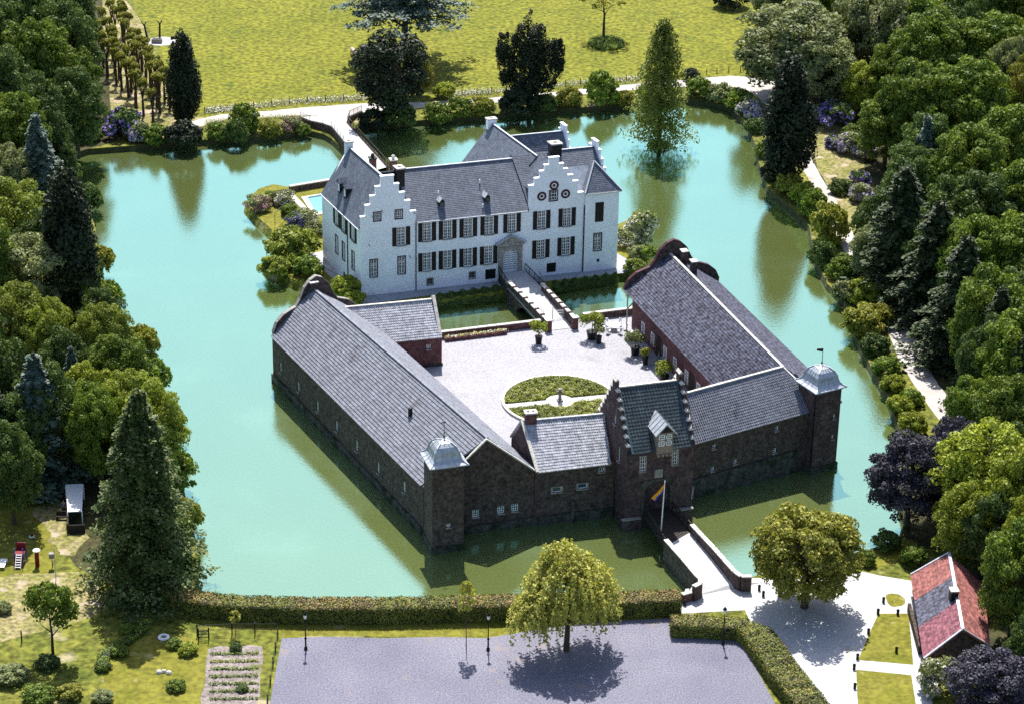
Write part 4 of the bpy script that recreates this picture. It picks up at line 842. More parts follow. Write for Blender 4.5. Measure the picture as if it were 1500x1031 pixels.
for i, (xx) in enumerate((0.0, GL_)):
    Wg = Wall(gp(xx,0,GD), gp(xx,0,0)) if i == 0 else Wall(gp(xx,0,0), gp(xx,0,GD))
    hl = [(GD-3.0,7.6,GD-2.4,9.6),(GD-4.9,11.6,GD-4.2,12.8)] if i == 0 else []
    o = [(0,WZ),(GD,WZ)]; n = 7; c = GD/2; hf = GD/2; top = .55; ze, zt = 10.0, 16.0; dz = (zt-ze)/n; dx = (hf-top)/n
    for k in range(n): o += [(c+hf-dx*k, ze+dz*k+dz*.9), (c+hf-dx*(k+1), ze+dz*k+dz*.9)]
    o += [(c+top, zt+1.0), (c-top, zt+1.0)]
    for k in range(n-1, -1, -1): o += [(c-hf+dx*(k+1), ze+dz*k+dz*.9), (c-hf+dx*k, ze+dz*k+dz*.9)]
    Wg.panel(o, hl, .42).make('stepped_gable', M_gatebrick, gate)
    b = MB()
    for k in range(len(o)):
        (x0,z0_),(x1,z1_) = o[k], o[(k+1)%len(o)]
        if abs(z0_-z1_) < 1e-6 and z0_ > 9: 
            xc = (x0+x1)/2; h_ = abs(x1-x0)/2+.04
            b.add([Wg.p(xc-h_,z0_+.003,-.06),Wg.p(xc+h_,z0_+.003,-.06),Wg.p(xc+h_,z0_+.003,.48),Wg.p(xc-h_,z0_+.003,.48),Wg.p(xc-h_,z0_+.34,.21),Wg.p(xc+h_,z0_+.34,.21)], [(0,1,2,3),(0,1,5,4),(2,3,4,5),(0,3,4),(1,2,5)])
    b.make_each('step_coping', M_stone if True else 0, gate)
    for x0, z0_, x1, z1_ in hl: window(gate, Wg, (x0+x1)/2, (z0_+z1_)/2, x1-x0, z1_-z0_, nx=2, nz=4, cross=False)
Wall(gp(GL_-.42,0,GD), gp(.42,0,GD)).panel([(0,CZ-.5),(GL_-.84,CZ-.5),(GL_-.84,10.2),(0,10.2)], [(2.0,1.75,5.2,5.2)], .5).make('back_wall', M_gatebrick, gate)
x0, x1 = .45, GL_-.45
roof([(gp(x0,9.95,-.4), gp(x1,10.1,-.4), gp(x1,15.9,5.2), gp(x0,15.9,5.2)), (gp(x1,10.1,GD+.3), gp(x0,10.0,GD+.3), gp(x0,15.9,5.2), gp(x1,15.9,5.2))], M_tile_dark, gate, tw=.38, th=.42, amp=.11, step=.05)
b = MB(); b.bar(gp(x0,16.0,5.2), gp(x1,16.0,5.2), .3, .16); b.make_each('ridge_tiles', M_stone, gate)
b = MB()
for xx in (x0+.13, x1-.13): b.bar(gp(xx,10.1,-.4), gp(xx,16.0,5.2), .26, .07)
b.make_each('lead_flashing', mat('verdigris_lead', (0.05,0.12,0.14), .6, vary=.2), gate)
# projecting dormer with four panes
dm = lambda x, y, z: gp(4.35+x, z, y)
b = MB(); b.hexa([dm(-.95,-.75,9.75),dm(.95,-.75,9.75),dm(.95,2.4,9.75),dm(-.95,2.4,9.75)], [dm(-.95,-.75,12.45),dm(.95,-.75,12.45),dm(.95,2.4,12.45),dm(-.95,2.4,12.45)]); dd = b.make('dormer', M_tan, gate)
b = MB(); b.poly([dm(-.95,-.74,12.45),dm(.95,-.74,12.45),dm(0,-.74,13.4)]); b.make('dormer_gable', M_darkwood, dd, org=wl(gate))
b = MB()
for s_ in (-1,1): b.hexa([dm(s_*1.3,-1.15,12.2),dm(0,-1.15,13.55),dm(0,4.0,13.55),dm(s_*1.3,2.4,12.2)], [dm(s_*1.3,-1.15,12.3),dm(0,-1.15,13.67),dm(0,4.0,13.67),dm(s_*1.3,2.4,12.3)])
b.make('dormer_roof', M_lead, dd, org=wl(gate)); b = MB()
for s_ in (-1,1):
    for k in range(6):
        y = -1.1+k*.85; b.bar(dm(s_*1.3,y,12.33), dm(0,y,13.7), .09, .08)
b.make_each('lead_roll', M_lead, dd, org=wl(gate))
b = MB(); [b.hexa([dm(x-.14,-.9,9.45),dm(x+.14,-.9,9.45),dm(x+.14,-.1,9.45),dm(x-.14,-.1,9.45)], [dm(x-.14,-.9,9.74),dm(x+.14,-.9,9.74),dm(x+.14,-.1,9.74),dm(x-.14,-.1,9.74)]) for x in (-.75,-.25,.25,.75)]; b.make_each('corbel', M_tan, dd, org=wl(gate))
Wd = Wall(dm(-.95,-.75,0), dm(.95,-.75,0))
for x in (.5,1.38):
    for z in (11.95,11.15): window(gate, Wd, x, z, .72, .64, nx=2, nz=2, cross=False, sill=False, y=-.05)
b = MB(); wprism(b, GF, [(2.2,1.8),(3.9,1.8),(3.9,6),(2.2,6)], 7.0, 7.2); wprism(b, GF, [(4.0,1.8),(5.7,1.8),(5.7,6),(4.0,6)], 7.0, 7.2); b.make_each('gate_leaf', M_black, gate)

# ------------------------------------------------------------------ east range (front arm and long arm)
range_e = thing('east_range', 'L shaped dark brick range with grey front roof and long mottled roof right of courtyard', 'building', (30,266,CZ))
jn = Vector((33.1,271.4,12.0)); fl_ = Vector((21.0,263.9,11.9)); EF = Wall((21.6,259.75), (40.2,270.1))
ewins = [(on_plane(x, y, EF.p(0,0), EF.I.to_3d())) for x, y in ((1046,653.5),(1138,627),(1134.5,659.5),(1077,675.5),(1043.5,686.5))]
ew = [((Vector((p.x,p.y))-EF.O).dot(EF.U), p.z) for p in ewins]
EF.panel([(0,WZ),(EF.len,WZ),(EF.len,7.9),(0,7.4)], [(x-.25,z-.33,x+.25,z+.33) for x,z in ew]).make('front_wall', M_brick, range_e)
for x, z in ew: window(range_e, EF, x, z, .5, .66, nx=1, nz=2, cross=False)
b = MB(); wprism(b, EF, [(0,-1.5),(15.2,-1.5),(15.2,3.0),(0,2.5)], -.3, -.002); b.make('plinth', M_plinth, range_e)
oc = Vector((40.5,270.4,7.9)); far_r = Vector((20.95,307.2,12.0)); nL, nF = Vector((24.9,275.9,7.4)), Vector((14.95,304.6,7.4)); oF = Vector((27.5,309.3,7.4))
Wall((40.2,270.1), (27.3,308.9)).panel([(0,WZ),(40.8,WZ),(40.8,7.4),(0,7.8)]).make('outer_wall', M_brick, range_e)
q1 = (EF.p(.1,7.35,-.35), EF.p(18.9,7.95,-.35), jn, fl_)
roof([q1], M_tile_pale if False else M_tile_grey, range_e, tw=.30, th=.34, amp=.085, step=.045)
roof([(nF,nL,jn,far_r)], M_tile_old, range_e, tw=.38, th=.40, amp=.07, step=.07)
roof([(oc,oF,far_r,jn)], M_tile_old, range_e, tw=.38, th=.40, amp=.07, step=.07)
roof([(nL,Vector((20.3,270.2,7.4)),fl_,jn)], M_tile_old, range_e, tw=.38, th=.40, amp=.07, step=.07)
b = MB(); b.bar(jn+Vector((0,0,.1)), far_r+Vector((0,0,.1)), .32, .15); b.bar(jn+Vector((0,0,.12)), fl_+Vector((0,0,.12)), .32, .15); b.bar(jn+Vector((0,0,.1)), EF.p(18.9,8.05,-.3), .26, .12); b.make_each('ridge_tiles', M_stone, range_e)
CWn = Vector((26.1,276.3)); CWf = Vector((16.3,305.0)); WC = Wall(CWf, CWn)
hs = [(x, 3.3) for x in (4,7.5,12,15.5,19.5,23.5,27)]
WC.panel([(0,CZ-.3),(WC.len,CZ-.3),(WC.len,7.9),(0,7.9)], [(x-.45,z-.8,x+.45,z+.8) for x,z in hs]).make('courtyard_wall', M_redbrick, range_e)
for x, z in hs: window(range_e, WC, x, z, .9, 1.6, nx=2, nz=3, cross=False, border=M_white)
b = MB()
for k in range(17):
    p = WC.p(.8+k*1.75, 6.0, -.05); p2 = WC.p(.8+k*1.75, 7.35, -1.1); b.bar(p, p2, .16, .16); b.bar(WC.p(.8+k*1.75, 7.45, .2), WC.p(.8+k*1.75, 7.2, -1.2), .14, .14)
b.make_each('eaves_bracket', M_darkwood, range_e)
b = MB()
for x in (9.7,21.3): wprism(b, WC, [(x-.8,CZ),(x+.8,CZ),(x+.8,4.6),(x-.8,4.6)], -.06, -.003)
b.make_each('barn_door', M_darkwood, range_e)
W5 = Wall((28.0,309.2), (14.9,304.9)); 
lowb = [(0,WZ),(W5.len-1.6,WZ)]; cg2 = curvy(W5.len, 7.5, 14.0, 0); W5.panel([(0,WZ),(W5.len-1.4,WZ),(W5.len-1.4,6.2),(W5.len,7.5)]+[(W5.len-x,z) for x,z in cg2[1:-1]], [], .4).make('curved_gable', M_brick, range_e)
curve_coping(W5, cg2, .4, M_maroon, range_e)
b = MB(); a = W5.p(W5.len-.3,CZ,1.0); b.bar((a.x,a.y,CZ),(a.x,a.y,7.3),.18,.18); b.bar((a.x,a.y,4.9),(a.x+1.5,a.y+.4,6.6),.14,.14); b.bar((a.x,a.y,6.9),(a.x+1.6,a.y+.4,6.9),.14,.14); b.make_each('porch_frame', M_cream, range_e)
for f, h_ in ((.93,1.6),(.84,1.5)):
    c = jn.lerp(far_r, f)+Vector((1.1,.4,-1.4)); b = MB(); b.box((c.x,c.y,c.z), .75, .9, h_+.9, .3); ch = b.make('chimney', M_brick, range_e); b = MB(); b.box((c.x,c.y,c.z+h_+.903), .95, 1.1, .14, .3); b.make('cap', M_stone, ch, org=wl(range_e))

# ------------------------------------------------------------------ red outbuilding at the back of the west range
redb = thing('wash_house', 'small red brick outbuilding with pale pantile roof beside the inner moat', 'building', (-10,291,CZ))
RF = Wall((-19.6,289.2), (-9.2,292.1)); rl = RF.len
pR = [on_plane(x, y, RF.p(0,0), RF.I.to_3d()) for x, y in ((628,508),)]; rx, rz = (Vector((pR[0].x,pR[0].y))-RF.O).dot(RF.U), pR[0].z
RF.panel([(0,CZ-.3),(rl,CZ-.3),(rl,6.0),(0,6.0)], [(rx-.3,rz-.35,rx+.3,rz+.35)]).make('front_wall', M_redbrick, redb); window(redb, RF, rx, rz, .6, .7, nx=2, nz=2, cross=False)
b = MB(); wprism(b, RF, [(0,CZ-.2),(rl+.1,CZ-.2),(rl+.1,CZ+.35),(0,CZ+.35)], -.18, -.002); b.make('plinth', M_plinth, redb)
d_ = RF.I
RS = Wall(RF.p(rl,0), RF.p(rl,0,8.0)); RS.panel([(.42,-1.5),(8.0,-1.5),(8.0,6.3),(4.0,9.9),(.42,6.3)], []).make('end_gable', M_redbrick, redb)
roof([(RF.p(-1,5.85,-.35), RF.p(rl-.05,5.85,-.35), RF.p(rl-.05,9.4,4.0), RF.p(-3,9.4,4.0)), (RF.p(rl-.05,5.85,8.3), RF.p(-5,5.85,8.3), RF.p(-5,9.4,4.0), RF.p(rl-.05,9.4,4.0))], M_tile_pale, redb, tw=.30, th=.36, amp=.085, step=.045)
b = MB(); b.bar(RF.p(-4,9.5,4.0), RF.p(rl-.1,9.5,4.0), .32, .15); b.bar(RS.p(0,6.0,.2)+Vector((0,0,.1)), RS.p(4.0,9.95,.2), .42, .16); b.bar(RS.p(8.2,6.0,.2)+Vector((0,0,.1)), RS.p(4.0,9.95,.2), .42, .16); b.make_each('coping', M_stone, redb)

# ------------------------------------------------------------------ bridges
def surf(b, pts):
    vs, F = tri_poly([(p[0], p[1]) for p in pts]); zz = {(round(p[0],4), round(p[1],4)): p[2] for p in pts}
    b.add([(x, y, zz.get((round(x,4), round(y,4)), pts[0][2])) for x, y in vs], F)
# causeway at the back of the manor
cw_ = thing('causeway_bridge', 'pale gravel causeway with iron railings and retaining wall behind the manor', 'bridge', site(520, 215, 1))
cl = [site(440,172,1.0), site(454,178,1.9), site(473,182,2.0), site(486,186.5,2.0), site(503,207,2.0), site(541,252,2.0)]
crr = [site(530,164,1.0), site(512,172,1.9), site(509,180,2.0), site(568,245,2.0), site(577,256,2.0)]
L5 = [cl[0],cl[1],cl[2],cl[3],cl[4],cl[5]]; R5 = [crr[0],crr[1],crr[2],crr[2].lerp(crr[3],.3),crr[2].lerp(crr[3],.6),crr[3]]
b = MB()
for i in range(5): b.poly([L5[i],R5[i],R5[i+1],L5[i+1]]); b.poly([L5[i]-Vector((0,0,.06)),R5[i]-Vector((0,0,.06)),R5[i+1]-Vector((0,0,.06)),L5[i+1]-Vector((0,0,.06))])
b.make('deck', M_white_gravel, cw_)
b = MB()
for S in (L5, R5):
    for i in range(5):
        a, c = S[i], S[i+1]; d = (c-a).normalized(); n_ = Vector((-d.y, d.x, 0))*.2
        b.hexa([Vector((p.x,p.y,-1.5)) for p in (a-n_,c-n_,c+n_,a+n_)], [p+Vector((0,0,.08)) for p in (a-n_,c-n_,c+n_,a+n_)])
b.make('retaining_wall', M_brick, cw_)
def railing(par, pts, h=1.0, step=1.6, m=M_lead, r=.035, name='railing', infill=True):
    b = MB()
    for a, c in zip(pts[:-1], pts[1:]):
        a, c = Vector(a), Vector(c); L_ = (c-a).length; n = max(1, int(L_/step))
        for i in range(n+1): p = a.lerp(c, i/n); b.bar(p, p+Vector((0,0,h)), r*1.6, r*1.6)
        for f in ((1.0,.5) if not infill else (1.0,.12)): b.bar(a+Vector((0,0,h*f)), c+Vector((0,0,h*f)), r*1.6, r*1.6)
        if infill:
            k = max(2, int(L_/.28))
            for i in range(k): p = a.lerp(c, (i+.5)/k); b.bar(p+Vector((0,0,h*.12)), p+Vector((0,0,h)), .025, .025)
    return b.make(name, m, par, kind='stuff')
up = Vector((0,0,.08))
railing(cw_, [p+up for p in cl], m=M_white); railing(cw_, [p+up for p in crr], m=M_black)
for (x, y) in ((546,250),(576,252)):
    p = site(x, y, 2.0); b = MB(); b.box(p, 1.0, 1.0, 2.0, .3); g = b.make('gate_pillar', M_redbrick, cw_); b = MB(); b.box(p+Vector((0,0,2.003)), 1.25, 1.25, .18, .3); b.lathe(p+Vector((0,0,2.18)), [(.15,0),(.32,.25),(.3,.5),(.1,.68)], 10); b.make('cap', M_stone if x > 560 else M_black, g, org=wl(cw_))
# inner bridge
ib = thing('inner_bridge', 'brick arched bridge with stepped coping stones between courtyard and manor door', 'bridge', site(795,450,1.7))
la, lb = site(744,412,3.4), site(800.6,485,1.7); ra, rb = site(797,415,3.4), site(843.5,480,1.7)
lb = Vector((lb.x,lb.y,3.3)); rb = Vector((rb.x,rb.y,3.3))
for nm, (a, c) in (('l',(la,lb)),('r',(ra,rb))):
    W_ = Wall(a, c) if nm == 'l' else Wall(a, c); L_ = W_.len
    arch_ = [(L_*.5+L_*.27*cos(pi-t*pi/10), -.2+1.9*sin(t*pi/10)) for t in range(11)]
    o = [(0,-1.5),(L_*.23,-1.5)]+arch_+[(L_*.77,-1.5),(L_,-1.5),(L_,3.1),(0,3.15)]
    t_ = .42; b = MB(); wprism(b, W_, o, 0 if nm == 'l' else -.42, .42 if nm == 'l' else 0); b.make('parapet', M_brick, ib)
    b = MB(); wprism(b, W_, [(0,2.25),(L_,1.65),(L_,1.8),(0,2.4)], -.08 if nm == 'l' else .002, -.002 if nm == 'l' else .08); b.make('string_course', M_lead, ib)
    n = 7
    for i in range(n):
        b = MB(); x0, x1 = L_*i/n+.06, L_*(i+1)/n-.06; z = 3.16+(.0 if i else .0); y0, y1 = (-.06,.48) if nm == 'l' else (-.48,.06)
        wprism(b, W_, [(x0,z),(x1,z),(x1,z+.14),(x0,z+.14)], y0, y1); b.make('coping_stone', M_stone, ib)
        b = MB(); wprism(b, W_, [(x0-.16,3.153),(x0+.22,3.153),(x0+.22,3.42),(x0-.16,3.42)], y0-.03, y1+.03); b.make('coping_block', M_gatebrick if i else M_stone, ib)
    p = W_.p(L_+.1,1.0,.21 if nm=='l' else -.21); b = MB(); b.box((p.x,p.y,CZ-.3), .75, .75, 1.9, W_.ang); g = b.make('end_pillar', M_redbrick, ib); b = MB(); b.box((p.x,p.y,CZ+1.603), .9, .9, .12, W_.ang); b.make('cap', M_stone, g, org=wl(ib))
b = MB(); WLb = Wall(la, lb); wl_n = 8
da, db = WF.p(20.0,2.48,-.35), WF.p(23.9,2.48,-.35)
pts = [(da,2.48),(db,2.48),(ra,2.42),(rb,1.75),(lb,1.75),(la,2.42)]
q = [Vector((p.x,p.y,z)) for p, z in pts]; b.poly([q[0],q[1],q[2],q[5]]); b.poly([q[5],q[2],q[3],q[4]])
lo = [Vector((p.x,p.y,p.z-.5)) for p in q]; b.poly([lo[5],lo[2],lo[3],lo[4]]); b.make('deck', M_white_gravel, ib)
b = MB(); b.hexa([Vector((p.x,p.y,.2)) for p in (q[0],q[1],q[2],q[5])], [Vector((p.x,p.y,p.z-.01)) for p in (q[0],q[1],q[2],q[5])]); b.make('landing', M_plinth, ib)
railing(ib, [q[1]+Vector((0,0,.0)), q[2]], m=M_black, h=1.1, r=.05); railing(ib, [q[0], q[5]], m=M_black, h=1.1, r=.05)
f1 = site(745+0,0,0)
dirb = (lb-la).normalized(); gx = Vector((rb.x-lb.x, rb.y-lb.y, 0)).normalized()
gc = Vector(((la.x+lb.x)/2*.45+lb.x*.55, (la.y+lb.y)/2*.45+lb.y*.55, 1.95))+gx*.45
gw_ = (rb-lb).length-.9
for s0, s1, nm in ((0,.48,1),(.52,1,2)):
    t_g = thing('bridge_gate_leaf', ['','low white railing gate leaf standing half open on the left of the inner bridge','low white railing gate leaf closed across the right half of the inner bridge'][nm], 'gate', gc+gx*gw_*s0)
    swing = Vector((-.25,.95,0)).normalized() if nm == 1 else gx
    a = gc+(gx*gw_*s0 if nm == 1 else gx*gw_*s0); L_ = gw_*(s1-s0); b = MB(); sw_ = (gx*.55+Vector((-gx.y,gx.x,0))*.83).normalized() if nm == 1 else gx
    for i in range(8): p = a+sw_*L_*i/7; b.bar(p, p+Vector((0,0,1.1+.2*sin(i/7*pi))), .035, .035)
    for z in (.15,.75,1.1): b.bar(a+Vector((0,0,z)), a+sw_*L_+Vector((0,0,z)), .04, .04)
    b.make('bars', M_white, t_g, kind='stuff'); b = MB(); b.bar(a, a+Vector((0,0,1.7)), .1, .1); b.make('post', M_black, t_g)
# front bridge
fb = thing('entrance_bridge', 'long brick parapet bridge with white gravel deck leading to the gatehouse arch', 'bridge', site(1010,800,1.5))
fl1 = [site(975,790,2.9), site(1000,818,2.8), site(1020,842,2.75), site(1026.5,848,2.7), site(1026,854,2.7), site(1016,859,2.7)]
fr1 = [site(1013,768,2.9), site(1045,802,2.8), site(1076,837,2.75), site(1086,844,2.7), site(1101,844,2.7)]
gl0, gr0 = GF.p(2.2,2.95,-.5), GF.p(5.7,2.95,-.5)
def parapet(pts, par, m, th=.45, zb=-1.5, cap=M_stone):
    for a, c in zip(pts[:-1], pts[1:]):
        d = (c-a); d.z = 0; d.normalize(); n_ = Vector((-d.y,d.x,0))*th/2; e_ = d*.0
        b = MB(); b.hexa([Vector((p.x,p.y,zb)) for p in (a-n_,c-n_,c+n_,a+n_)], [a-n_,c-n_,c+n_,a+n_]); b.make('parapet', m, par)
        L_ = (c-a).length; k = max(1, int(L_/1.3)); n2 = n_*1.25
        for i in range(k):
            p, q_ = a.lerp(c, i/k+.01), a.lerp(c, (i+1)/k-.01); b = MB(); u = Vector((0,0,.12)); o_ = Vector((0,0,.003))
            b.hexa([p-n2+o_,q_-n2+o_,q_+n2+o_,p+n2+o_], [p-n2+u,q_-n2+u,q_+n2+u,p+n2+u]); b.make('coping_stone', cap, par)
parapet(fl1, fb, M_brick); parapet(fr1, fb, M_brick)
b = MB(); g0_, g1_ = GF.p(2.4,2.05,.3), GF.p(5.5,2.05,.3)
gi0, gi1 = GF.p(2.4,2.05,GD+.5), GF.p(5.5,2.05,GD+.5); gi0.z = gi1.z = CZ+.03
A0, A1 = Vector((fl1[0].x,fl1[0].y,2.0)), Vector((fr1[0].x,fr1[0].y,2.0)); B0, B1 = Vector((fl1[2].x,fl1[2].y,1.25)), Vector((fr1[2].x,fr1[2].y,1.25)); C0, C1 = site(1020,872,GZ+.02), site(1120,852,GZ+.02)
b.poly([B0,B1,A1,A0]); b.poly([C0,C1,B1,B0]); b.poly([A0-Vector((0,0,.4)),A1-Vector((0,0,.4)),B1-Vector((0,0,.4)),B0-Vector((0,0,.4))]); b.make('deck', M_white_gravel, fb)
b = MB()
for i in range(14):
    t = i/14; p, q_ = g0_.lerp(A0, t), g1_.lerp(A1, t); p2, q2 = g0_.lerp(A0, t+.064), g1_.lerp(A1, t+.064); u = Vector((0,0,.1)); b2 = MB(); b2.hexa([p-u,q_-u,q2-u,p2-u],[p,q_,q2,p2]); b2.make('deck_plank', M_darkwood, fb)
b.hexa([g0_-Vector((0,0,.3)),g1_-Vector((0,0,.3)),gi1-Vector((0,0,.3)),gi0-Vector((0,0,.3))],[g0_,g1_,gi1,gi0]); b.make('passage_floor', M_plinth, fb)
for a, c in ((gl0, fl1[0]), (gr0, fr1[0])):
    b = MB(); b.bar(a+Vector((0,0,.15)), c+Vector((0,0,.1)), .16, .14); b.bar(a+Vector((0,0,-.35)), c+Vector((0,0,-.35)), .1, .14); b.bar(a+Vector((0,0,-.95)), c+Vector((0,0,-1.0)), .2, .35)
    for t in (0,.2,.4,.6,.8,1): p = a.lerp(c, t); b.bar(p+Vector((0,0,-1.1)), p+Vector((0,0,.15)), .12, .12)
    b.make_each('railing_timber', M_darkwood, fb)
# flagpole
fp = site(968,777,2.1); t = thing('flagpole', 'white flagpole with drooping orange and blue flag in front of the gateway', 'flagpole', fp)
tip = on_plane(974,704, fp, Vector((0,-1,0))); b = MB(); b.tube(fp-Vector((0,0,1)), tip, .09, .05, 8); b.make('pole', M_white, t)
b = MB(); n = 10
for k, (o0, o1) in enumerate(((0,.68),(.68,1))):
    b = MB()
    for i in range(n):
        P_ = []
        for (s_, o_) in ((i/n,o0),((i+1)/n,o0),((i+1)/n,o1),(i/n,o1)):
            x = -1.45*s_; z = -.4-1.9*s_-o_*(.75-.45*s_); P_.append(tip+Vector((x+.5*o_*s_, .12*sin(s_*9+o_*2), z)))
        b.poly(P_); b.poly([p+Vector((0,.03,0)) for p in P_])
    b.make('flag', M_flagy if k == 0 else M_flagb, t)
# brick corner by the bridge foot and bollards
t = thing('moat_corner_wall', 'short brick wall corner with white coping beside the long hedge end', 'wall', site(1003,876,GZ)); p0, p1, p2 = site(998,866,1.9), site(1012,874,1.9), site(1020,862,1.9)
for a, c in ((site(999,872,1.8), site(1013,868,1.8)), (site(1013,868,1.8), site(1020,858,1.8))):
    b = MB(); b.bar(Vector((a.x,a.y,.8)), Vector((c.x,c.y,.8)), .4, 2.2); b.make('wall', M_redbrick, t); b = MB(); b.bar(Vector((a.x,a.y,1.98)), Vector((c.x,c.y,1.98)), .55, .14); b.make_each('coping', M_stone, t)
def bollard(x, y, label, h=.75, r=.16, m=M_black):
    p = site(x, y, GZ); t = thing('bollard', label, 'bollard', p, 'small dark bollards round the forecourt'); b = MB(); b.lathe((p.x,p.y,GZ-.1), [(r,0),(r*.95,h*.8),(r*1.15,h*.82),(r*1.1,h*.95),(r*.4,h*1.1)], 10); b.make('post', m, t)
bl = [(1003,886,'dark bollard nearest the end of the long hedge'),(1017,876,'dark bollard at the foot of the left bridge parapet'),(1112,864,'dark bollard left of the round tree on the forecourt'),(1118,873,'dark bollard below the right bridge parapet end'),
 (1294,882,'dark bollard by the small round grass patch near the shed'),(1286,899,'dark bollard at the top left corner of the middle lawn'),(1315,900,'dark bollard at the top edge of the middle lawn'),(1272,928,'dark bollard halfway down the curved lawn edge'),(1256,965,'dark bollard at the lower left corner of the middle lawn'),(1251,980,'dark bollard at the upper left corner of the bottom lawn'),(1252,1008,'dark bollard lowest on the left edge of the bottom lawn'),(1313,955,'dark low marker standing inside the middle lawn')]
for q_ in bl: bollard(*q_)

# ------------------------------------------------------------------ walls round the inner moat and the courtyard garden
cwl = thing('courtyard_wall', 'low brick wall with white coping along the inner moat left of the bridge', 'wall', (-4,302.5,CZ))
def lowwall(par, a, c, h=.9, m=M_redbrick):
    a, c = Vector((a[0],a[1],0)), Vector((c[0],c[1],0)); b = MB(); b.bar(Vector((a.x,a.y,CZ-.4+h/2)), Vector((c.x,c.y,CZ-.4+h/2)), .42, h+.8); b.make('wall', m, par)
    L_ = (c-a).length; k = int(L_/1.2)
    for i in range(k):
        p, q_ = a.lerp(c,(i+.02)/k), a.lerp(c,(i+.98)/k); b = MB(); z = CZ+h+.07; b.bar(Vector((p.x,p.y,z)), Vector((q_.x,q_.y,z)), .55, .12); b.make('coping_stone', M_stone, par)
lowwall(cwl, (-9.6,300.5), (4.0,305.0))
cwr = thing('courtyard_wall', 'low brick wall with flower tops right of the inner bridge behind the white table', 'wall', (13,308.6,CZ)); lowwall(cwr, (9.6,307.2), (16.6,309.6), m=M_brick)
t = thing('flower_bench', 'long low brick planter with yellow flowers under the courtyard wall', 'planter', (-5,301,CZ))
a, c = site(652,500,CZ), site(742,489,CZ); b = MB(); b.bar(a+Vector((0,0,.2)), c+Vector((0,0,.2)), .6, .45); b.make('trough', M_redbrick, t)
n = 700; P = np.array([list(a.lerp(c, RNG.random())) for _ in range(n)])+np.stack([RNG.normal(0,.12,n), RNG.normal(0,.12,n), .5+RNG.random(n)*.3], 1); o = link_mesh('flowers', leaf_mesh('flowers', P-np.array(a), np.tile([0,0,1.], (n,1)), .16, [L_yellow, M_white], idx=(RNG.random(n)<.3).astype(int)), None, a); o.parent = t; o.location = a-wl(t); o['kind'] = 'stuff'
# round flower bed
BC = site(820,588,CZ); BR = 7.5
bed = thing('round_flower_bed', 'round planted bed with white stone kerb split by a gravel path in the courtyard', 'flower bed', BC)
pa = radians(14.5)
M_kerb = M_stone
nk = 44
for k in range(nk):
    a0, a1 = 2*pi*k/nk, 2*pi*(k+.94)/nk; b = MB()
    q_ = [(BC.x+r*cos(a_), BC.y+r*sin(a_)) for r, a_ in ((BR-.38,a0),(BR,a0),(BR,a1),(BR-.38,a1))]; b.prism(q_, CZ-.05, CZ+.3); b.make('kerb_stone', M_stone, bed)
def leafy(name, pts, size, mats, par, idx=None, kind='stuff', nrm=None, **k):
    P = np.array(pts); o_ = wl(par); me = leaf_mesh(name, P-np.array(o_), np.tile([0,0,1.], (len(P),1)) if nrm is None else nrm, size, mats, idx=idx, **k)
    o = link_mesh(name, me, par, o_); o['kind'] = kind; return o
pts, hed = [], []
R_ = random.Random(3)
for _ in range(26000):
    a_ = R_.uniform(0, 2*pi); r = (BR-.5)*R_.random()**.5; x, y = r*cos(a_), r*sin(a_); u = x*cos(pa)+y*sin(pa); v = -x*sin(pa)+y*cos(pa)
    if abs(v) < .75 or r < 1.9: continue
    edge = abs(v) < 1.05 or r < 2.2 or r > BR-.75
    (hed if edge else pts).append((BC.x+x, BC.y+y, CZ+(R_.uniform(.05,.42) if edge else R_.uniform(.02,.55)*(.5+.5*sin(u*3)*sin(v*3.3)+.3))))
leafy('bedding_plants', pts, .22, [L_lime, L_grey, L_yellow], bed, idx=np.array([R_.choice([0,0,1,1,2]) for _ in pts])); leafy('box_edging', hed, .16, [L_lime], bed)
for s_ in (-1, 1):
    b = MB(); q_ = []
    for k in range(25):
        a_ = pi*k/24; x, y = (BR-.45)*cos(a_), (BR-.45)*sin(a_)*s_
        if abs(y) < .8: y = .8*s_
        q_.append((BC.x+x*cos(pa)-y*sin(pa), BC.y+x*sin(pa)+y*cos(pa)))
    vs, F = tri_poly(q_); b.add([(x,y,CZ+.08) for x, y in vs], F); b.make('soil', M_bank, bed)
b = MB(); q_ = [(BC.x+u*cos(pa)-v*sin(pa), BC.y+u*sin(pa)+v*cos(pa)) for u, v in ((-BR+.4,-.62),(BR-.4,-.62),(BR-.4,.62),(-BR+.4,.62))]; b.prism(q_, CZ+.0, CZ+.10); b.lathe((BC.x,BC.y,CZ+.0), [(1.8,0),(1.8,.105)], 24); b.make('gravel_path', M_white_gravel, bed)
t = thing('stone_pedestal', 'small weathered stone pedestal at the centre of the round bed', 'statue', BC); b = MB(); b.box((BC.x,BC.y,CZ), .7,.7,.35,pa); b.lathe((BC.x,BC.y,CZ+.35), [(.25,0),(.2,.15),(.2,.9),(.34,1.0),(.34,1.12)], 10); b.lathe((BC.x,BC.y,CZ+1.45), [(.1,0),(.3,.25),(.28,.4),(.08,.5)], 10); b.make('pedestal', M_greystone, t)
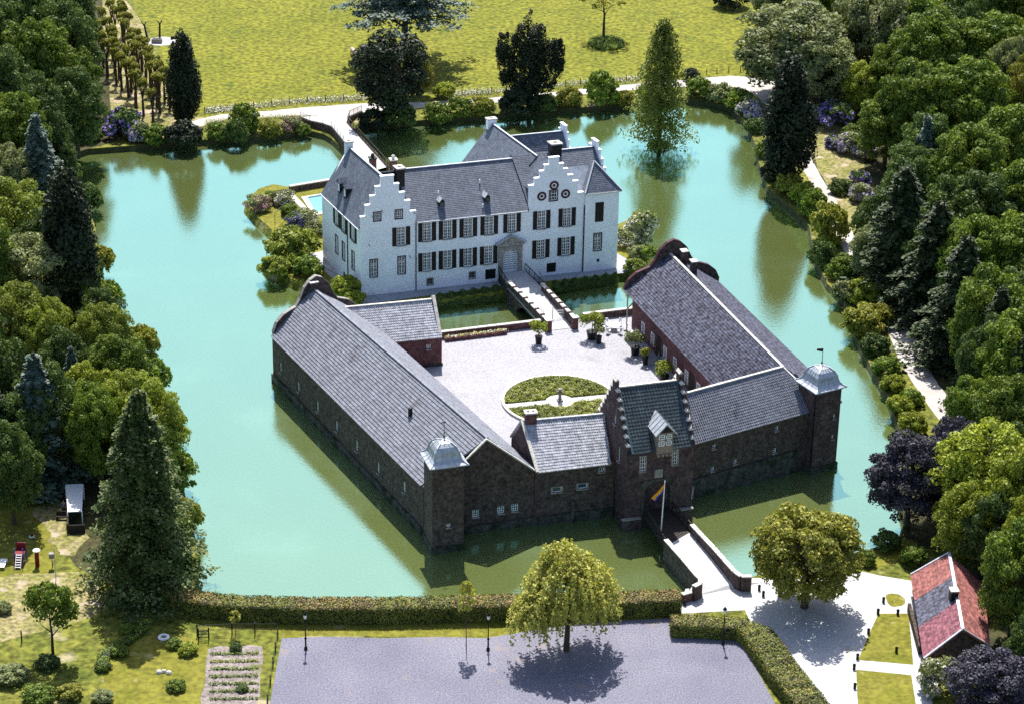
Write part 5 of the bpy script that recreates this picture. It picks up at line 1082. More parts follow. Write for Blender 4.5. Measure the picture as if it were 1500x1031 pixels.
# potted trees
def potted(x, y, r, hp_, m, label, rt=.5, sc=0.0, cat='potted tree'):
    p = site(x, y, CZ); t = thing('potted_tree', label, cat, p, 'tub plants round the courtyard'); b = MB(); b.lathe((p.x,p.y,CZ), [(rt*.8,0),(rt,1.0),(rt*1.08,1.0),(rt*1.08,1.1),(rt*.85,1.1)], 12); b.make('tub', M_black, t)
    b = MB(); b.tube((p.x,p.y,CZ+1.0), (p.x,p.y,CZ+hp_), .07, .05); b.make('stem', M_bark, t); n = int(650*r*r)+250
    P, Q = lumpy(r, r*.8, n, nb=18, br=.42); P += np.array([p.x,p.y,CZ+hp_+r*.25]); o = leafy('crown', P, .22, [m], t, nrm=Q); del o['kind']
potted(789,503,1.15,2.1,L_lime,'tub with bushy yellow green standard tree at the left foot of the inner bridge')
potted(867,496,1.55,2.2,L_lime,'largest tub tree standing just right of the inner bridge', .75); potted(877,503,.75,1.6,L_grey,'small tub shrub in front of the largest tub tree', .4)
potted(930,519,1.35,2.0,L_grey,'broad grey green tub tree beside the shaded part of the courtyard', .6); potted(945,533,.75,1.5,L_olive,'small tub palm in front of the broad grey green tub tree', .4)
potted(973,560,1.4,1.5,L_lime,'bright yellow green tub shrub nearest the gatehouse roof', .6)
p = site(600,528,CZ); t = thing('corner_shrub', 'bright green shrub growing against the red wash house wall', 'shrub', p); P, Q = lumpy(1.2,1.2,1600,nb=16,br=.42); P += np.array([p.x,p.y,CZ+1.1]); del leafy('foliage', P, .26, [L_lime], t, nrm=Q)['kind']
# garden table set
def wroundtable(x, y, label, m=M_white, r=.75):
    p = site(x, y, CZ); t = thing('garden_table', label, 'table', p); b = MB(); b.lathe((p.x,p.y,CZ+.68), [(r,0),(r,.06)], 18); b.make('tabletop', m, t)
    for i in range(4): a_ = pi/4+i*pi/2; b = MB(); b.tube((p.x+cos(a_)*r*.6,p.y+sin(a_)*r*.6,CZ), (p.x+cos(a_)*r*.5,p.y+sin(a_)*r*.5,CZ+.68), .04); b.make('leg', m, t)
    return p
def chair(p, ang, label, m, group=None):
    t = thing('garden_chair', label, 'chair', p, group, rot=ang); me = {}
    def part(nm, f): b = MB(); f(b); o = bpy.data.objects.new(nm, b.mesh(nm, m)); COL.objects.link(o); o.parent = t
    part('seat', lambda b: b.lbox(-.25,-.25,.42,.25,.25,.47))
    part('backrest', lambda b: b.lathe((0,.28,.47), [(.02,0),(.2,.1),(.26,.35),(.18,.55),(.02,.6)], 8) if False else b.hexa([(-.24,.24,.48),(.24,.24,.48),(.24,.29,.48),(-.24,.29,.48)], [(-.2,.32,1.0),(.2,.32,1.0),(.2,.37,1.0),(-.2,.37,1.0)]))
    for sx in (-1,1):
        for sy in (-1,1): part('leg', lambda b: b.tube((sx*.22,sy*.22,0),(sx*.21,sy*.21,.42),.025))
    for sx in (-1,1): part('armrest', lambda b: b.lbox(sx*.27-.03,-.2,.62,sx*.27+.03,.3,.66))
tp = wroundtable(899,483,'round white garden table in the sun near the courtyard wall', r=.95)
cn = ['farthest left','farthest right','right','nearest right','nearest left','left']
for i in range(6):
    a_ = radians(120-i*60); p = Vector((tp.x+cos(a_)*1.55, tp.y+sin(a_)*1.55, CZ)); chair(p, a_-pi/2, 'white garden chair at the %s side of the sunny round table' % cn[i], M_white, 'white chairs round the garden table')
p = site(938,492,CZ); t = thing('wire_bench', 'round white wire bench in the shade of the east range', 'bench', p)
b = MB()
for k in range(16):
    a0, a1 = 2*pi*k/16, 2*pi*(k+1)/16
    for r, z in ((.9,.45),(1.25,.45),(.75,1.1)): b.bar((p.x+r*cos(a0),p.y+r*sin(a0),CZ+z),(p.x+r*cos(a1),p.y+r*sin(a1),CZ+z),.05,.05)
    b.bar((p.x+.9*cos(a0),p.y+.9*sin(a0),CZ),(p.x+.75*cos(a0),p.y+.75*sin(a0),CZ+1.1),.04,.04)
b.make('frame', M_lead, t); b = MB(); b.lathe((p.x,p.y,CZ+.45), [(.9,0),(1.25,.0),(1.25,.04),(.9,.04)], 16); b.make('seat', M_lead, t)
p = site(961,510,CZ); t = thing('folding_table', 'small pale folding table against the east range wall', 'table', p); b = MB(); b.box(p+Vector((0,0,.7)), 1.1,.6,.05,.4); b.make('tabletop', M_lead, t)
for sx in (-1,1): b = MB(); b.bar(p+Vector((sx*.4,-.2,0)), p+Vector((sx*.4,.2,.7)), .05,.05); b.make('leg', M_lead, t)
p = site(976,532,CZ); t = thing('glass_table', 'pale square garden table in shade behind the yellow green shrub', 'table', p); b = MB(); b.box(p+Vector((0,0,.72)), 1.3,1.1,.06,.5); b.make('tabletop', M_lead, t)
for sx in (-1,1):
    for sy in (-1,1): b = MB(); b.tube(p+Vector((sx*.5,sy*.4,0)), p+Vector((sx*.5,sy*.4,.72)), .04); b.make('leg', M_lead, t)
chair(site(983,538,CZ), 2.5, 'pale garden chair in shade nearest the gatehouse', M_lead); chair(site(968,527,CZ), .6, 'pale garden chair in shade left of the square table', M_lead)

# ------------------------------------------------------------------ lamps
def lamp(x, y, label):
    p = site(x, y, GZ); t = thing('lamp_post', label, 'lamp post', p, 'old lantern posts by the parking lot'); b = MB(); b.lathe((p.x,p.y,GZ), [(.2,0),(.2,.25),(.1,.4),(.09,1.3),(.15,1.35),(.15,1.45),(.07,1.55),(.05,3.8)], 8); b.make('post', M_black, t)
    b = MB(); b.lathe((p.x,p.y,GZ+3.8), [(.08,0),(.14,.05),(.22,.5),(.02,.5)], 6); b.make('lantern', M_white, t); b = MB(); b.lathe((p.x,p.y,GZ+4.305), [(.26,0),(.12,.2),(.03,.34)], 6); b.make('lantern_roof', M_black, t)
lamp(448,951,'black lamp post with white lantern at the left of the parking lot'); lamp(715,952,'black lamp post with white lantern beside the slender sapling'); lamp(1059,943,'black lamp post with white lantern standing in the angled hedge')

# ------------------------------------------------------------------ hedges
def hedge(name, label, ctr, w_, h_, z0=GZ, dens=85, mats=(L_hedge, L_brownhedge), top2=.35, cat='hedge', lift=0.0):
    t = thing(name, label, cat, (ctr[0][0], ctr[0][1], z0)); C_ = [Vector((p[0],p[1])) for p in ctr]; W_ = w_ if isinstance(w_, (list,tuple)) else [w_]*len(C_)
    b = MB(); prev = None; L_, R__ = [], []
    for i, c in enumerate(C_):
        d = (C_[min(i+1,len(C_)-1)]-C_[max(i-1,0)]).normalized(); n_ = Vector((-d.y,d.x)); L_.append(c+n_*(W_[i]/2-.12)); R__.append(c-n_*(W_[i]/2-.12))
    for i in range(len(C_)-1):
        b.hexa([(p.x,p.y,z0-.2) for p in (L_[i],R__[i],R__[i+1],L_[i+1])], [(p.x,p.y,z0+h_-.32) for p in (L_[i],R__[i],R__[i+1],L_[i+1])])
    b.make('hedge_core', L_dark, t)
    P, Q = [], []
    for i in range(len(C_)-1):
        L0 = (C_[i+1]-C_[i]).length; k = int(L0*(W_[i]+2*h_)*dens)
        for _ in range(k):
            s_ = RNG.random(); l, r = L_[i].lerp(L_[i+1], s_), R__[i].lerp(R__[i+1], s_); q_ = RNG.random()*(W_[i]+2*h_); nn = (l-r).normalized()
            bump_ = .10*sin(s_*L0*1.9+i)+.06*sin(s_*L0*5.1)
            if q_ < h_: zz = q_; e_ = max(0, zz-(h_-.3)); pt = l+nn*(.10-e_*.5+RNG.normal(0,.05)); nv = (nn.x,nn.y,.3+e_*2)
            elif q_ < 2*h_: zz = q_-h_; e_ = max(0, zz-(h_-.3)); pt = r-nn*(.10-e_*.5+RNG.normal(0,.05)); nv = (-nn.x,-nn.y,.3+e_*2)
            else: f = (q_-2*h_)/W_[i]; pt = l.lerp(r, f); zz = h_-.05+bump_-.25*abs(f-.5)**3*8*.4+RNG.normal(0,.05); nv = (0,0,1)
            P.append((pt.x,pt.y,z0+zz)); Q.append(nv)
    for end, sg in ((0,-1),(-1,1)):
        l, r = L_[end], R__[end]; d = (C_[1]-C_[0] if end == 0 else C_[-1]-C_[-2]).normalized()*sg
        for _ in range(int(W_[end]*h_*dens)): pt = l.lerp(r, RNG.random())+d*(RNG.normal(0,.05)+.06); P.append((pt.x,pt.y,z0+RNG.random()*h_)); Q.append((d.x,d.y,.2))
    P = np.array(P); o_ = np.array(wl(t)); pn = np.sin(P[:,0]*.35+P[:,1]*.2)+np.sin(P[:,0]*1.1)*.5; idx = (RNG.random(len(P)) < top2*(P[:,2] > z0+h_*.85)*(1+.8*pn)).astype(int)
    o = link_mesh('hedge_leaves', leaf_mesh('hedge_leaves', P-o_, np.array(Q), .2, list(mats), idx=idx), t, o_); o['kind'] = 'stuff'; return t
fr_ = [(236,885),(262,900),(300,907),(350,912),(450,914.5),(567,914.5),(680,912),(783,909),(900,906),(995,902.5)]
hc = []
for x, y in fr_: p = site(x, y, GZ); hc.append((p.x, p.y+1.25))
hedge('long_hedge', 'long clipped hedge with brownish top along the near edge of the moat', hc, 2.5, 2.15)
a, c = site(984,934,GZ), site(1078,938,GZ); d0, d1 = site(1098,938,GZ), site(1178,1040,GZ)
hb = [(a.x,a.y+1.15),(a.x+3.0,a.y+1.1),(c.x+.3,c.y+1.2),(c.x+2.2,c.y-.3),(site(1150,1000,GZ).x,site(1150,1000,GZ).y),(site(1210,1075,GZ).x,site(1210,1075,GZ).y)]
hedge('angled_hedge', 'angled clipped hedge between parking lot and white forecourt', hb, [2.3,2.3,2.5,3.4,3.5,3.5], 1.7, top2=.15)
# ivy slopes below the terrace
for nm, A_, B_, lab in (('ivy_bank', [(640,435),(743,420)], [(641,455),(744,441)], 'dark ivy covered slope under the manor terrace left of the bridge'), ('ivy_bank', [(808,417),(903,404)], [(815,431),(905,416)], 'dark ivy covered slope under the manor terrace right of the bridge')):
    n = 5200; q0, q1, r0_, r1_ = site(*A_[0],1.25), site(*A_[1],1.25), site(*B_[0],.1), site(*B_[1],.1); s_ = RNG.random(n); u = RNG.random(n)
    P = np.array([list(q0.lerp(q1, a_).lerp(r0_.lerp(r1_, a_), b_)) for a_, b_ in zip(s_, u)]); P[:,2] += RNG.random(n)*.35+.1; P[:,2] += .25*np.sin(s_*40)*(1-u)
    t = thing(nm, lab, 'ivy', q0); leafy('ivy_leaves', P, .26, [L_deep], t, nrm=np.tile([.2,-.7,.6], (n,1)))
p = site(727,405,1.2)
t = thing('climbing_shrub', 'dark shrub spilling over the left end of the inner bridge', 'shrub', p); P, Q = lumpy(1.3,1.1,1500,nb=16,br=.42); P += np.array([site(738,398,2)[0],site(738,398,2)[1],1.9]); del leafy('foliage', P, .26, [L_deep], t, nrm=Q)['kind']
p = site(1002,375,1)

# ------------------------------------------------------------------ pool garden behind the manor
t = thing('swimming_pool', 'turquoise swimming pool with white rim in the garden left of the manor', 'pool', site(455,292,1.2))
q_ = [tuple(site(x,y,1.3)[:2]) for x, y in ((450,289),(500,281),(512,303),(462,312))]; o_ = [tuple(site(x,y,1.3)[:2]) for x, y in ((441,289),(505,279),(520,306),(459,316))]
vs, F = tri_poly(o_, [q_]); b = MB(); b.add([(x,y,1.34) for x, y in vs], F)
for i in range(4): j = (i+1)%4; b.poly([(*q_[i],1.34),(*q_[j],1.34),(*q_[j],.3),(*q_[i],.3)]); b.poly([(*o_[i],1.34),(*o_[j],1.34),(*o_[j],1.0),(*o_[i],1.0)])
b.make('rim', M_stone, t); vs, F = tri_poly(q_); b = MB(); b.add([(x,y,1.20) for x, y in vs], F); b.make('pool_surface', M_pool, t)
t = thing('garden_wall', 'low dark wall with pale coping behind the swimming pool', 'wall', site(450,277,1.2)); a, c = site(424,280,1.3), site(520,264,1.3); b = MB(); b.bar(a+Vector((0,0,.1)), c+Vector((0,0,.1)), .4, 1.2); b.make('wall', M_brick, t); b = MB(); b.bar(a+Vector((0,0,.78)), c+Vector((0,0,.78)), .6, .14); b.make_each('coping', M_stone, t)
t = thing('pool_path', 'x', 'path', site(430,290,1)); bpy.data.objects.remove(t)
b = MB(); a, c = site(424,283,1.22), site(452,312,1.22); b.bar(a, c, .9, .06); b.make('garden_path', M_stone, kind='structure')
t = thing('goal_posts', 'thin dark metal frame standing on the grass of the pool garden', 'goal', site(403,335,1.2)); a, c = site(403,333,1.2), site(424,312,1.2); b = MB(); b.bar(a, a+Vector((0,0,2.2)), .07,.07); b.bar(c, c+Vector((0,0,2.2)), .07,.07); b.bar(a+Vector((0,0,2.2)), c+Vector((0,0,2.2)), .07,.07); b.make('frame', M_black, t)

# ------------------------------------------------------------------ tiled shed
shed = thing('tiled_shed', 'brick shed with patched red, grey and mauve clay tile roof beside the forecourt', 'shed', site(1390,930,GZ))
EZ, RG = 2.9, 5.6
wn, ws_ = site(1334,842,EZ), site(1353,965,EZ); rn_, rs_ = site(1390,810,RG), site(1410,922,RG); en, es = site(1420,868,EZ), site(1446,948,EZ)
es = ws_+(rs_-ws_)*2; es = Vector((es.x,es.y,EZ)); en = wn+(rn_-wn)*2; en = Vector((en.x,en.y,EZ)); es = es.lerp(site(1446,948,EZ), .7); en = en.lerp(site(1440,872,EZ), .5)
for i, (f0, f1, m) in enumerate(((0,.36,M_tile_mauve),(.36,.68,M_tile_old),(.68,1,M_tile_red))):
    roof([(ws_.lerp(wn,f0), ws_.lerp(wn,f1), rs_.lerp(rn_,f1), rs_.lerp(rn_,f0))], m, shed, tw=.30, th=.36, amp=.05, step=.06)
roof([(en,es,rs_,rn_)], M_tile_red, shed, tw=.30, th=.36, amp=.05, step=.06)
iw = Vector((.35,.0,0))
def colz(p, z): return Vector((p.x,p.y,z))
b = MB(); ins = (es-ws_).normalized()*.35; bn = (wn-ws_).normalized()*.3
q_ = [colz(ws_+ins+bn,.6), colz(es-ins+bn,.6), colz(es-ins+bn,EZ), colz(rs_+bn,RG-.25), colz(ws_+ins+bn,EZ)]; b.hexa(q_, [p+bn for p in q_]); b.make('gable_wall', M_brick, shed)
b = MB(); q_ = [colz(wn+ins-bn,.6), colz(en-ins-bn,.6), colz(en-ins-bn,EZ), colz(rn_-bn,RG-.25), colz(wn+ins-bn,EZ)]; b.hexa(q_, [p-bn for p in q_]); b.make('gable_wall', M_brick, shed)
for A_, B_, s_ in ((ws_,wn,1),(es,en,-1)):
    b = MB(); n_ = ins*s_; b.hexa([colz(p,.6) for p in (A_+n_+bn*2,B_+n_-bn*2,B_+n_*2-bn*2,A_+n_*2+bn*2)], [colz(p,EZ-.05) for p in (A_+n_+bn*2,B_+n_-bn*2,B_+n_*2-bn*2,A_+n_*2+bn*2)]); b.make('side_wall', M_brick, shed)
b = MB(); up = Vector((0,0,.13)); b.bar(ws_+up, rs_+up, .22,.12); b.bar(es+up, rs_+up, .22,.12); b.bar(wn+up, rn_+up, .22,.12); b.bar(rs_+up, rn_+up, .34,.16); b.make_each('verge_coping', M_lead, shed)
c = rs_.lerp(rn_,.42)+Vector((-.35,0,-.5)); b = MB(); b.box(c, .8,.9,1.3,.1); ch = b.make('chimney', M_black, shed); b = MB(); b.box(c+Vector((0,0,1.303)), .95,1.05,.14,.1); b.make('cap', M_stone, ch, org=wl(shed))
a, c = site(1331,895,GZ), site(1347,958,GZ); t = thing('shed_shade_strip', 'dark strip standing in for the shade along the left wall of the tiled shed', 'wall', a); b = MB(); b.bar(a+Vector((0,0,.5)), c+Vector((0,0,.5)), .35, 1.1); b.make('wall', M_brick, t)  # added dark strip, stands in for the shade on the shed's left wall

# ------------------------------------------------------------------ fences
M_post = M_darkwood
def post_fence(name, label, pts, step, h=1.15, rails=0, m=M_post):
    t = thing(name, label, 'fence', site(*pts[0], GZ)); P = [site(x,y,GZ) for x, y in pts]
    for a, c in zip(P[:-1], P[1:]):
        L_ = (c-a).length; n = max(1, round(L_/step))
        for i in range(n): p = a.lerp(c, i/n); b = MB(); b.bar(p-Vector((0,0,.2)), p+Vector((0,0,h)), .13,.13); b.make('fence_post', m, t)
        b = MB()
        for k in (.45,.9)[:max(1, rails)]: b.bar(a+Vector((0,0,h*k)), c+Vector((0,0,h*k)), .03,.03)
        b.make_each('wire', m, t)
post_fence('meadow_fence', 'wooden post and wire fence between meadow and path left of the dark broad conifer', [(300,166),(345,161),(450,150),(530,147)], 2.8)
post_fence('meadow_fence', 'wooden post and wire fence between meadow and path right of the dark broad conifer', [(655,141),(720,137),(850,124),(940,117)], 2.8)
post_fence('meadow_fence', 'wooden post and wire fence at the far right corner of the meadow', [(1005,112),(1050,108),(1102,104)], 2.0)
def flowers_strip(name, pts, n, wd, mats, label, h=.5, frac=.5):
    P_ = [site(x,y,GZ) for x, y in pts]; out = []
    for _ in range(n): i = R_.randrange(len(P_)-1); p = P_[i].lerp(P_[i+1], R_.random()); out.append((p.x, p.y+R_.gauss(0, wd/2), GZ+R_.random()*h))
    P = np.array(out); o_ = P_[0]; me = leaf_mesh(name, P-np.array(o_), np.tile([0,0,1.], (n,1)), .2, mats, idx=(RNG.random(n)<frac).astype(int)); o = link_mesh(name, me, None, o_); tagit(o, label, 'wild flowers', kind='stuff')
flowers_strip('wild_flowers', [(300,164),(345,160),(450,149),(540,145)], 5200, 1.6, [L_green, L_whitefl], 'band of white wild flowers under the meadow fence on the left', frac=.4)
flowers_strip('wild_flowers', [(655,140),(720,136),(850,123),(940,116)], 5200, 1.6, [L_green, L_whitefl], 'band of white wild flowers under the meadow fence in the middle', frac=.4)
flowers_strip('path_verge', [(300,181),(360,176),(440,172)], 1500, 1.2, [L_green, L_yellow], 'rough green verge between the back path and the moat bushes')
post_fence('garden_fence', 'thin wire fence on posts along the left edge of the parking lot', [(407,932),(400,975),(392,1030),(388,1060)], 3.5, 1.1, 2, M_darkwood)
post_fence('garden_fence', 'wire fence on posts across the top of the kitchen garden', [(289,930),(340,928),(407,928)], 3.0, 1.4, 2, M_black)
post_fence('garden_fence', 'lone dark posts of a garden fence near the fruit tree', [(32,940),(85,930)], 9.0, 1.4, 0, M_black)
t = thing('garden_gate', 'small dark wooden garden gate at the top of the kitchen garden', 'gate', site(290,938,GZ)); a, c = site(291,937,GZ), site(306,936,GZ)
for p in (a,c): b = MB(); b.bar(p, p+Vector((0,0,1.5)), .14,.14); b.make('gate_post', M_black, t)
b = MB(); [b.bar(a+Vector((0,0,z)), c+Vector((0,0,z)), .06,.08) for z in (.3,.7,1.1)]; b.bar(a+Vector((0,0,.3)), c+Vector((0,0,1.1)), .05,.05); b.make_each('gate_rails', M_darkwood, t)

# ------------------------------------------------------------------ garden things, bottom left
p = site(240,934,GZ); t = thing('tyre', 'old car tyre lying on the grass of the kitchen garden', 'tyre', p); b = MB()
for k in range(16):
    a0, a1 = 2*pi*k/16, 2*pi*(k+1)/16; pr = [(.28,0),(.45,0),(.5,.1),(.45,.22),(.28,.22)]
    q0 = [(p.x+r*1.3*cos(a0),p.y+r*1.3*sin(a0),GZ+z) for r, z in pr]; q1 = [(p.x+r*1.3*cos(a1),p.y+r*1.3*sin(a1),GZ+z) for r, z in pr]; b.hexa(q0, q1)
b.make('rubber', M_white, t)
p = site(240,985,GZ)
for i, (dx, dy, s_) in enumerate(((-.5,0,.35),(.0,.15,.28),(.55,-.1,.33))):
    t = thing('garden_stone', ['pale stone at the left of the small rockery','smallest pale stone in the middle of the small rockery','round white stone at the right of the small rockery'][i], 'stone', p+Vector((dx,dy,0))); b = MB(); b.lathe((p.x+dx,p.y+dy,GZ-.05), [(s_*.8,0),(s_,.15),(s_*.7,.32),(s_*.2,.4)], 7, rot=i); b.make('stone', M_stone, t)
# play slide
p = site(29,826,GZ); t = thing('play_slide', 'red and blue plastic play tower with white ladder slide on the lawn', 'play slide', p)
b = MB()
for sx in (-.55,.55):
    for sy in (-.1,1.3): b.bar(p+Vector((sx,sy,0)), p+Vector((sx*.85,sy,2.1)), .1,.1)
b.make_each('frame', M_blue, t); b = MB(); b.box(p+Vector((0,.6,1.2)), 1.1,1.3,.12); b.box(p+Vector((0,1.25,1.3)), 1.1,.1,.8); b.make('platform', M_red, t)
b = MB(); b.bar(p+Vector((-.3,-1.2,.1)), p+Vector((-.3,0,1.3)), .07,.12); b.bar(p+Vector((.3,-1.2,.1)), p+Vector((.3,0,1.3)), .07,.12); b.make_each('rail', M_white, t); b = MB(); b.hexa([p+Vector((-.5,-.9,.1)),p+Vector((.5,-.9,.1)),p+Vector((.5,.0,1.15)),p+Vector((-.5,.0,1.15))],[p+Vector((-.5,-.9,.16)),p+Vector((.5,-.9,.16)),p+Vector((.5,.0,1.21)),p+Vector((-.5,.0,1.21))]); b.make('chute', M_red, t)
for i in range(6): f = i/6+.08; b = MB(); b.bar(p+Vector((-.3,-1.2+1.2*f,.15+1.2*f)), p+Vector((.3,-1.2+1.2*f,.15+1.2*f)), .1,.07); b.make('rung', M_white, t)
p = site(55,828,GZ); t = thing('red_stand', 'tall narrow red stand with white top on the lawn', 'garden stand', p); b = MB(); b.box(p, .45,.45,1.9,.1); b.make('column', M_red, t); b = MB(); b.lathe(p+Vector((0,0,1.9)), [(.4,0),(.45,.08),(.3,.2),(.05,.25)], 8); b.make('top', M_white, t)
p = site(77,830,GZ); t = thing('post_box', 'small grey box on a thin pole beside the red stand', 'box', p); b = MB(); b.tube(p, p+Vector((0,0,1.3)), .05); b.make('pole', M_black, t); b = MB(); b.box(p+Vector((0,0,1.2)), .6,.5,.6,.1); b.make('box', M_greystone, t)
t = thing('garden_pole', 'thin tall pole rising beside the grey box', 'pole', site(82,850,GZ)); p = site(82,850,GZ); b = MB(); b.tube(p, p+Vector((0,0,4.2)), .05,.04); b.make('pole', M_lead, t)
p = site(4,828,GZ); t = thing('sun_lounger', 'white slatted sun lounger at the left edge of the lawn', 'sun lounger', p)
for i in range(7): b = MB(); b.box(p+Vector((0,-.9+i*.28,.35)), .8,.22,.05); b.make('slat', M_white, t)
for sx in (-.35,.35):
    for sy in (-.8,.8): b = MB(); b.box(p+Vector((sx,sy,0)), .07,.07,.35); b.make('leg', M_white, t)
p = site(47,788,GZ); t = thing('toy_car', 'small red and white toy on the lawn', 'toy', p); b = MB(); b.box(p+Vector((0,0,.12)), .6,.35,.22,.3); b.make('body', M_white, t); b = MB(); b.box(p+Vector((0,0,.34)), .35,.3,.15,.3); b.make('seat', M_red, t)
for sx in (-.2,.2):
    for sy in (-.18,.18): b = MB(); b.lathe(p+Vector((sx,sy,0)), [(.1,0),(.1,.12)], 8); b.make('wheel', M_black, t)
# white pavilion, bench and person
p = site(112,752,GZ); t = thing('white_awning', 'flat white awning on posts half hidden under the big tree', 'awning', p); r_ = [site(96,709,3.0), site(122,708,3.0), site(120,748,2.6), site(99,749,2.6)]
b = MB(); b.hexa([q_-Vector((0,0,.1)) for q_ in r_], r_); b.make('canopy', M_white, t)
for q_ in r_: b = MB(); b.bar((q_.x,q_.y,GZ-.1), q_-Vector((0,0,.1)), .12,.12); b.make('post', M_white, t)
p = site(92,760,GZ); t = thing('garden_bench', 'dark wooden garden bench in front of the white awning', 'bench', p)
b = MB(); b.box(p+Vector((0,0,.42)), 1.5,.45,.06); b.make('seat', M_darkwood, t); b = MB(); b.box(p+Vector((0,.24,.5)), 1.5,.06,.45); b.make('backrest', M_darkwood, t)
for sx in (-.65,.65): b = MB(); b.box(p+Vector((sx,0,0)), .08,.42,.42); b.make('leg', M_darkwood, t)
t = thing('garden_partition', 'dark screen wall in front of the awning at the edge of the lawn', 'wall', site(99,775,GZ)); a, c = site(99,762,GZ), site(100,780,GZ); b = MB(); b.bar(a+Vector((0,0,.55)), c+Vector((0,0,.55)), .12,1.2); b.make('screen', M_darkwood, t); b = MB(); b.bar(c+Vector((0,0,.5)), site(125,779,GZ)+Vector((0,0,.5)), .12,1.0); b.make('screen', M_darkwood, t)
def figure(px, py, label):
    base = site(px, py, GZ); t = thing('person', label, 'person', base)
    def skin(name, pts, edges, rad, m, sub=1):
        me = bpy.data.meshes.new(name); me.from_pydata(pts, edges, []); o = bpy.data.objects.new(name, me); COL.objects.link(o); o.parent = t
        md = o.modifiers.new('skin', 'SKIN'); bpy.context.view_layer.update()
        for i, r in enumerate(rad): me.skin_vertices[0].data[i].radius = r if isinstance(r, tuple) else (r, r)
        me.skin_vertices[0].data[0].use_root = True
        s_ = o.modifiers.new('sub', 'SUBSURF'); s_.levels = sub; s_.render_levels = sub; me.materials.append(m); return o
    Mskin = mat('skin_tone', (.38,.22,.16), .6, vary=.05); Mtro = mat('dark_trousers', (.02,.022,.03), .9, vary=.1); Mtop = mat('blue_shirt', (.10,.16,.42), .9, vary=.1); Mhair = mat('dark_hair', (.02,.014,.01), .7, vary=.2)
    pts = [(0,0,.95),(0,0,1.2),(0,0,1.42),(0,0,1.52),(0,-.02,1.6),(0,-.02,1.74), (.2,0,1.42),(.27,.02,1.15),(.24,-.1,.92),(.23,-.14,.84),(-.2,0,1.42),(-.27,.02,1.15),(-.24,-.1,.92),(-.23,-.14,.84),(.1,0,.9),(.12,-.02,.5),(.12,.0,.1),(.12,-.12,.04),(-.1,0,.9),(-.12,.03,.5),(-.13,.06,.1),(-.13,-.06,.04)]
    e = [(0,1),(1,2),(2,3),(3,4),(4,5),(2,6),(6,7),(7,8),(8,9),(2,10),(10,11),(11,12),(12,13),(0,14),(14,15),(15,16),(16,17),(0,18),(18,19),(19,20),(20,21)]
    r = [(.15,.11),(.14,.1),(.16,.1),.055,.09,.07,.06,.045,.035,.04,.06,.045,.035,.04,.09,.06,.045,.04,.09,.06,.045,.04]
    skin('body', pts, e, r, Mskin)
    skin('shirt', [(0,0,1.0),(0,0,1.22),(0,0,1.42),(.2,0,1.42),(.26,.02,1.2),(-.2,0,1.42),(-.26,.02,1.2)], [(0,1),(1,2),(2,3),(3,4),(2,5),(5,6)], [(.18,.13),(.16,.12),(.19,.12),.075,.06,.075,.06], Mtop)
    skin('trousers', [(0,0,.98),(.1,0,.88),(.12,-.02,.5),(.12,0,.12),(-.1,0,.88),(-.12,.03,.5),(-.13,.06,.12)], [(0,1),(1,2),(2,3),(0,4),(4,5),(5,6)], [(.17,.13),.11,.08,.065,.11,.08,.065], Mtro)
    skin('hair', [(0,.01,1.66),(0,.02,1.76)], [(0,1)], [.1,.085], Mhair)
figure(94,752,'person in blue shirt and dark trousers standing by the white awning')
# dark hut under the trees and brick arch behind
t = thing('garden_hut', 'low dark flat roofed hut with pale roof edge under the left trees', 'hut', site(35,733,GZ)); a, c = site(10,734,GZ), site(50,731,GZ); d_ = Vector((.1,1,0)).normalized()*4
b = MB(); b.hexa([a,c,c+d_,a+d_], [v+Vector((0,0,1.2)) for v in (a,c,c+d_,a+d_)]); b.make('wall', M_darkwood, t); b = MB(); z = Vector((0,0,1.203)); b.hexa([v+z for v in (a-Vector((.2,.2,0)),c+Vector((.2,-.2,0)),c+d_,a+d_)], [v+z+Vector((0,0,.14)) for v in (a-Vector((.2,.2,0)),c+Vector((.2,-.2,0)),c+d_,a+d_)]); b.make('flat_roof', M_stone, t)
# meadow: bare poles and stone trough on a pale ring
rc = site(237,61,GZ); b = MB(); b.lathe((rc.x,rc.y,GZ+.01), [(2.6,0),(2.6,.02)], 24); b.make('gravel_ring', M_white_gravel, kind='structure')
for (x0,y0,x1,y1,lab) in ((216,58,211,36,'leaning bare lopped trunk left of the stone trough in the meadow'),(234,58,234,34,'upright bare lopped trunk right behind the stone trough in the meadow')):
    p = site(x0,y0,GZ); q_ = on_plane(x1,y1,p,Vector((0,-1,0))); t = thing('lopped_trunk', lab, 'tree trunk', p); b = MB(); b.tube(p,q_,.22,.16,7); b.make('trunk', M_darkbark, t)
    for dx in (-.5,.4): b = MB(); b.tube(q_-Vector((0,0,.3)), q_+Vector((dx,0,.5)), .12,.08,5); b.make('branch', M_darkbark, t)
p = site(230,63,GZ); t = thing('stone_trough', 'grey stone trough on the pale gravel ring in the meadow', 'trough', p); b = MB(); b.box(p, 1.9,1.0,.8); b.make('basin', M_greystone, t); b = MB(); b.box(p+Vector((0,0,.803)), 1.5,.65,.02); b.make('hollow', M_black, t)
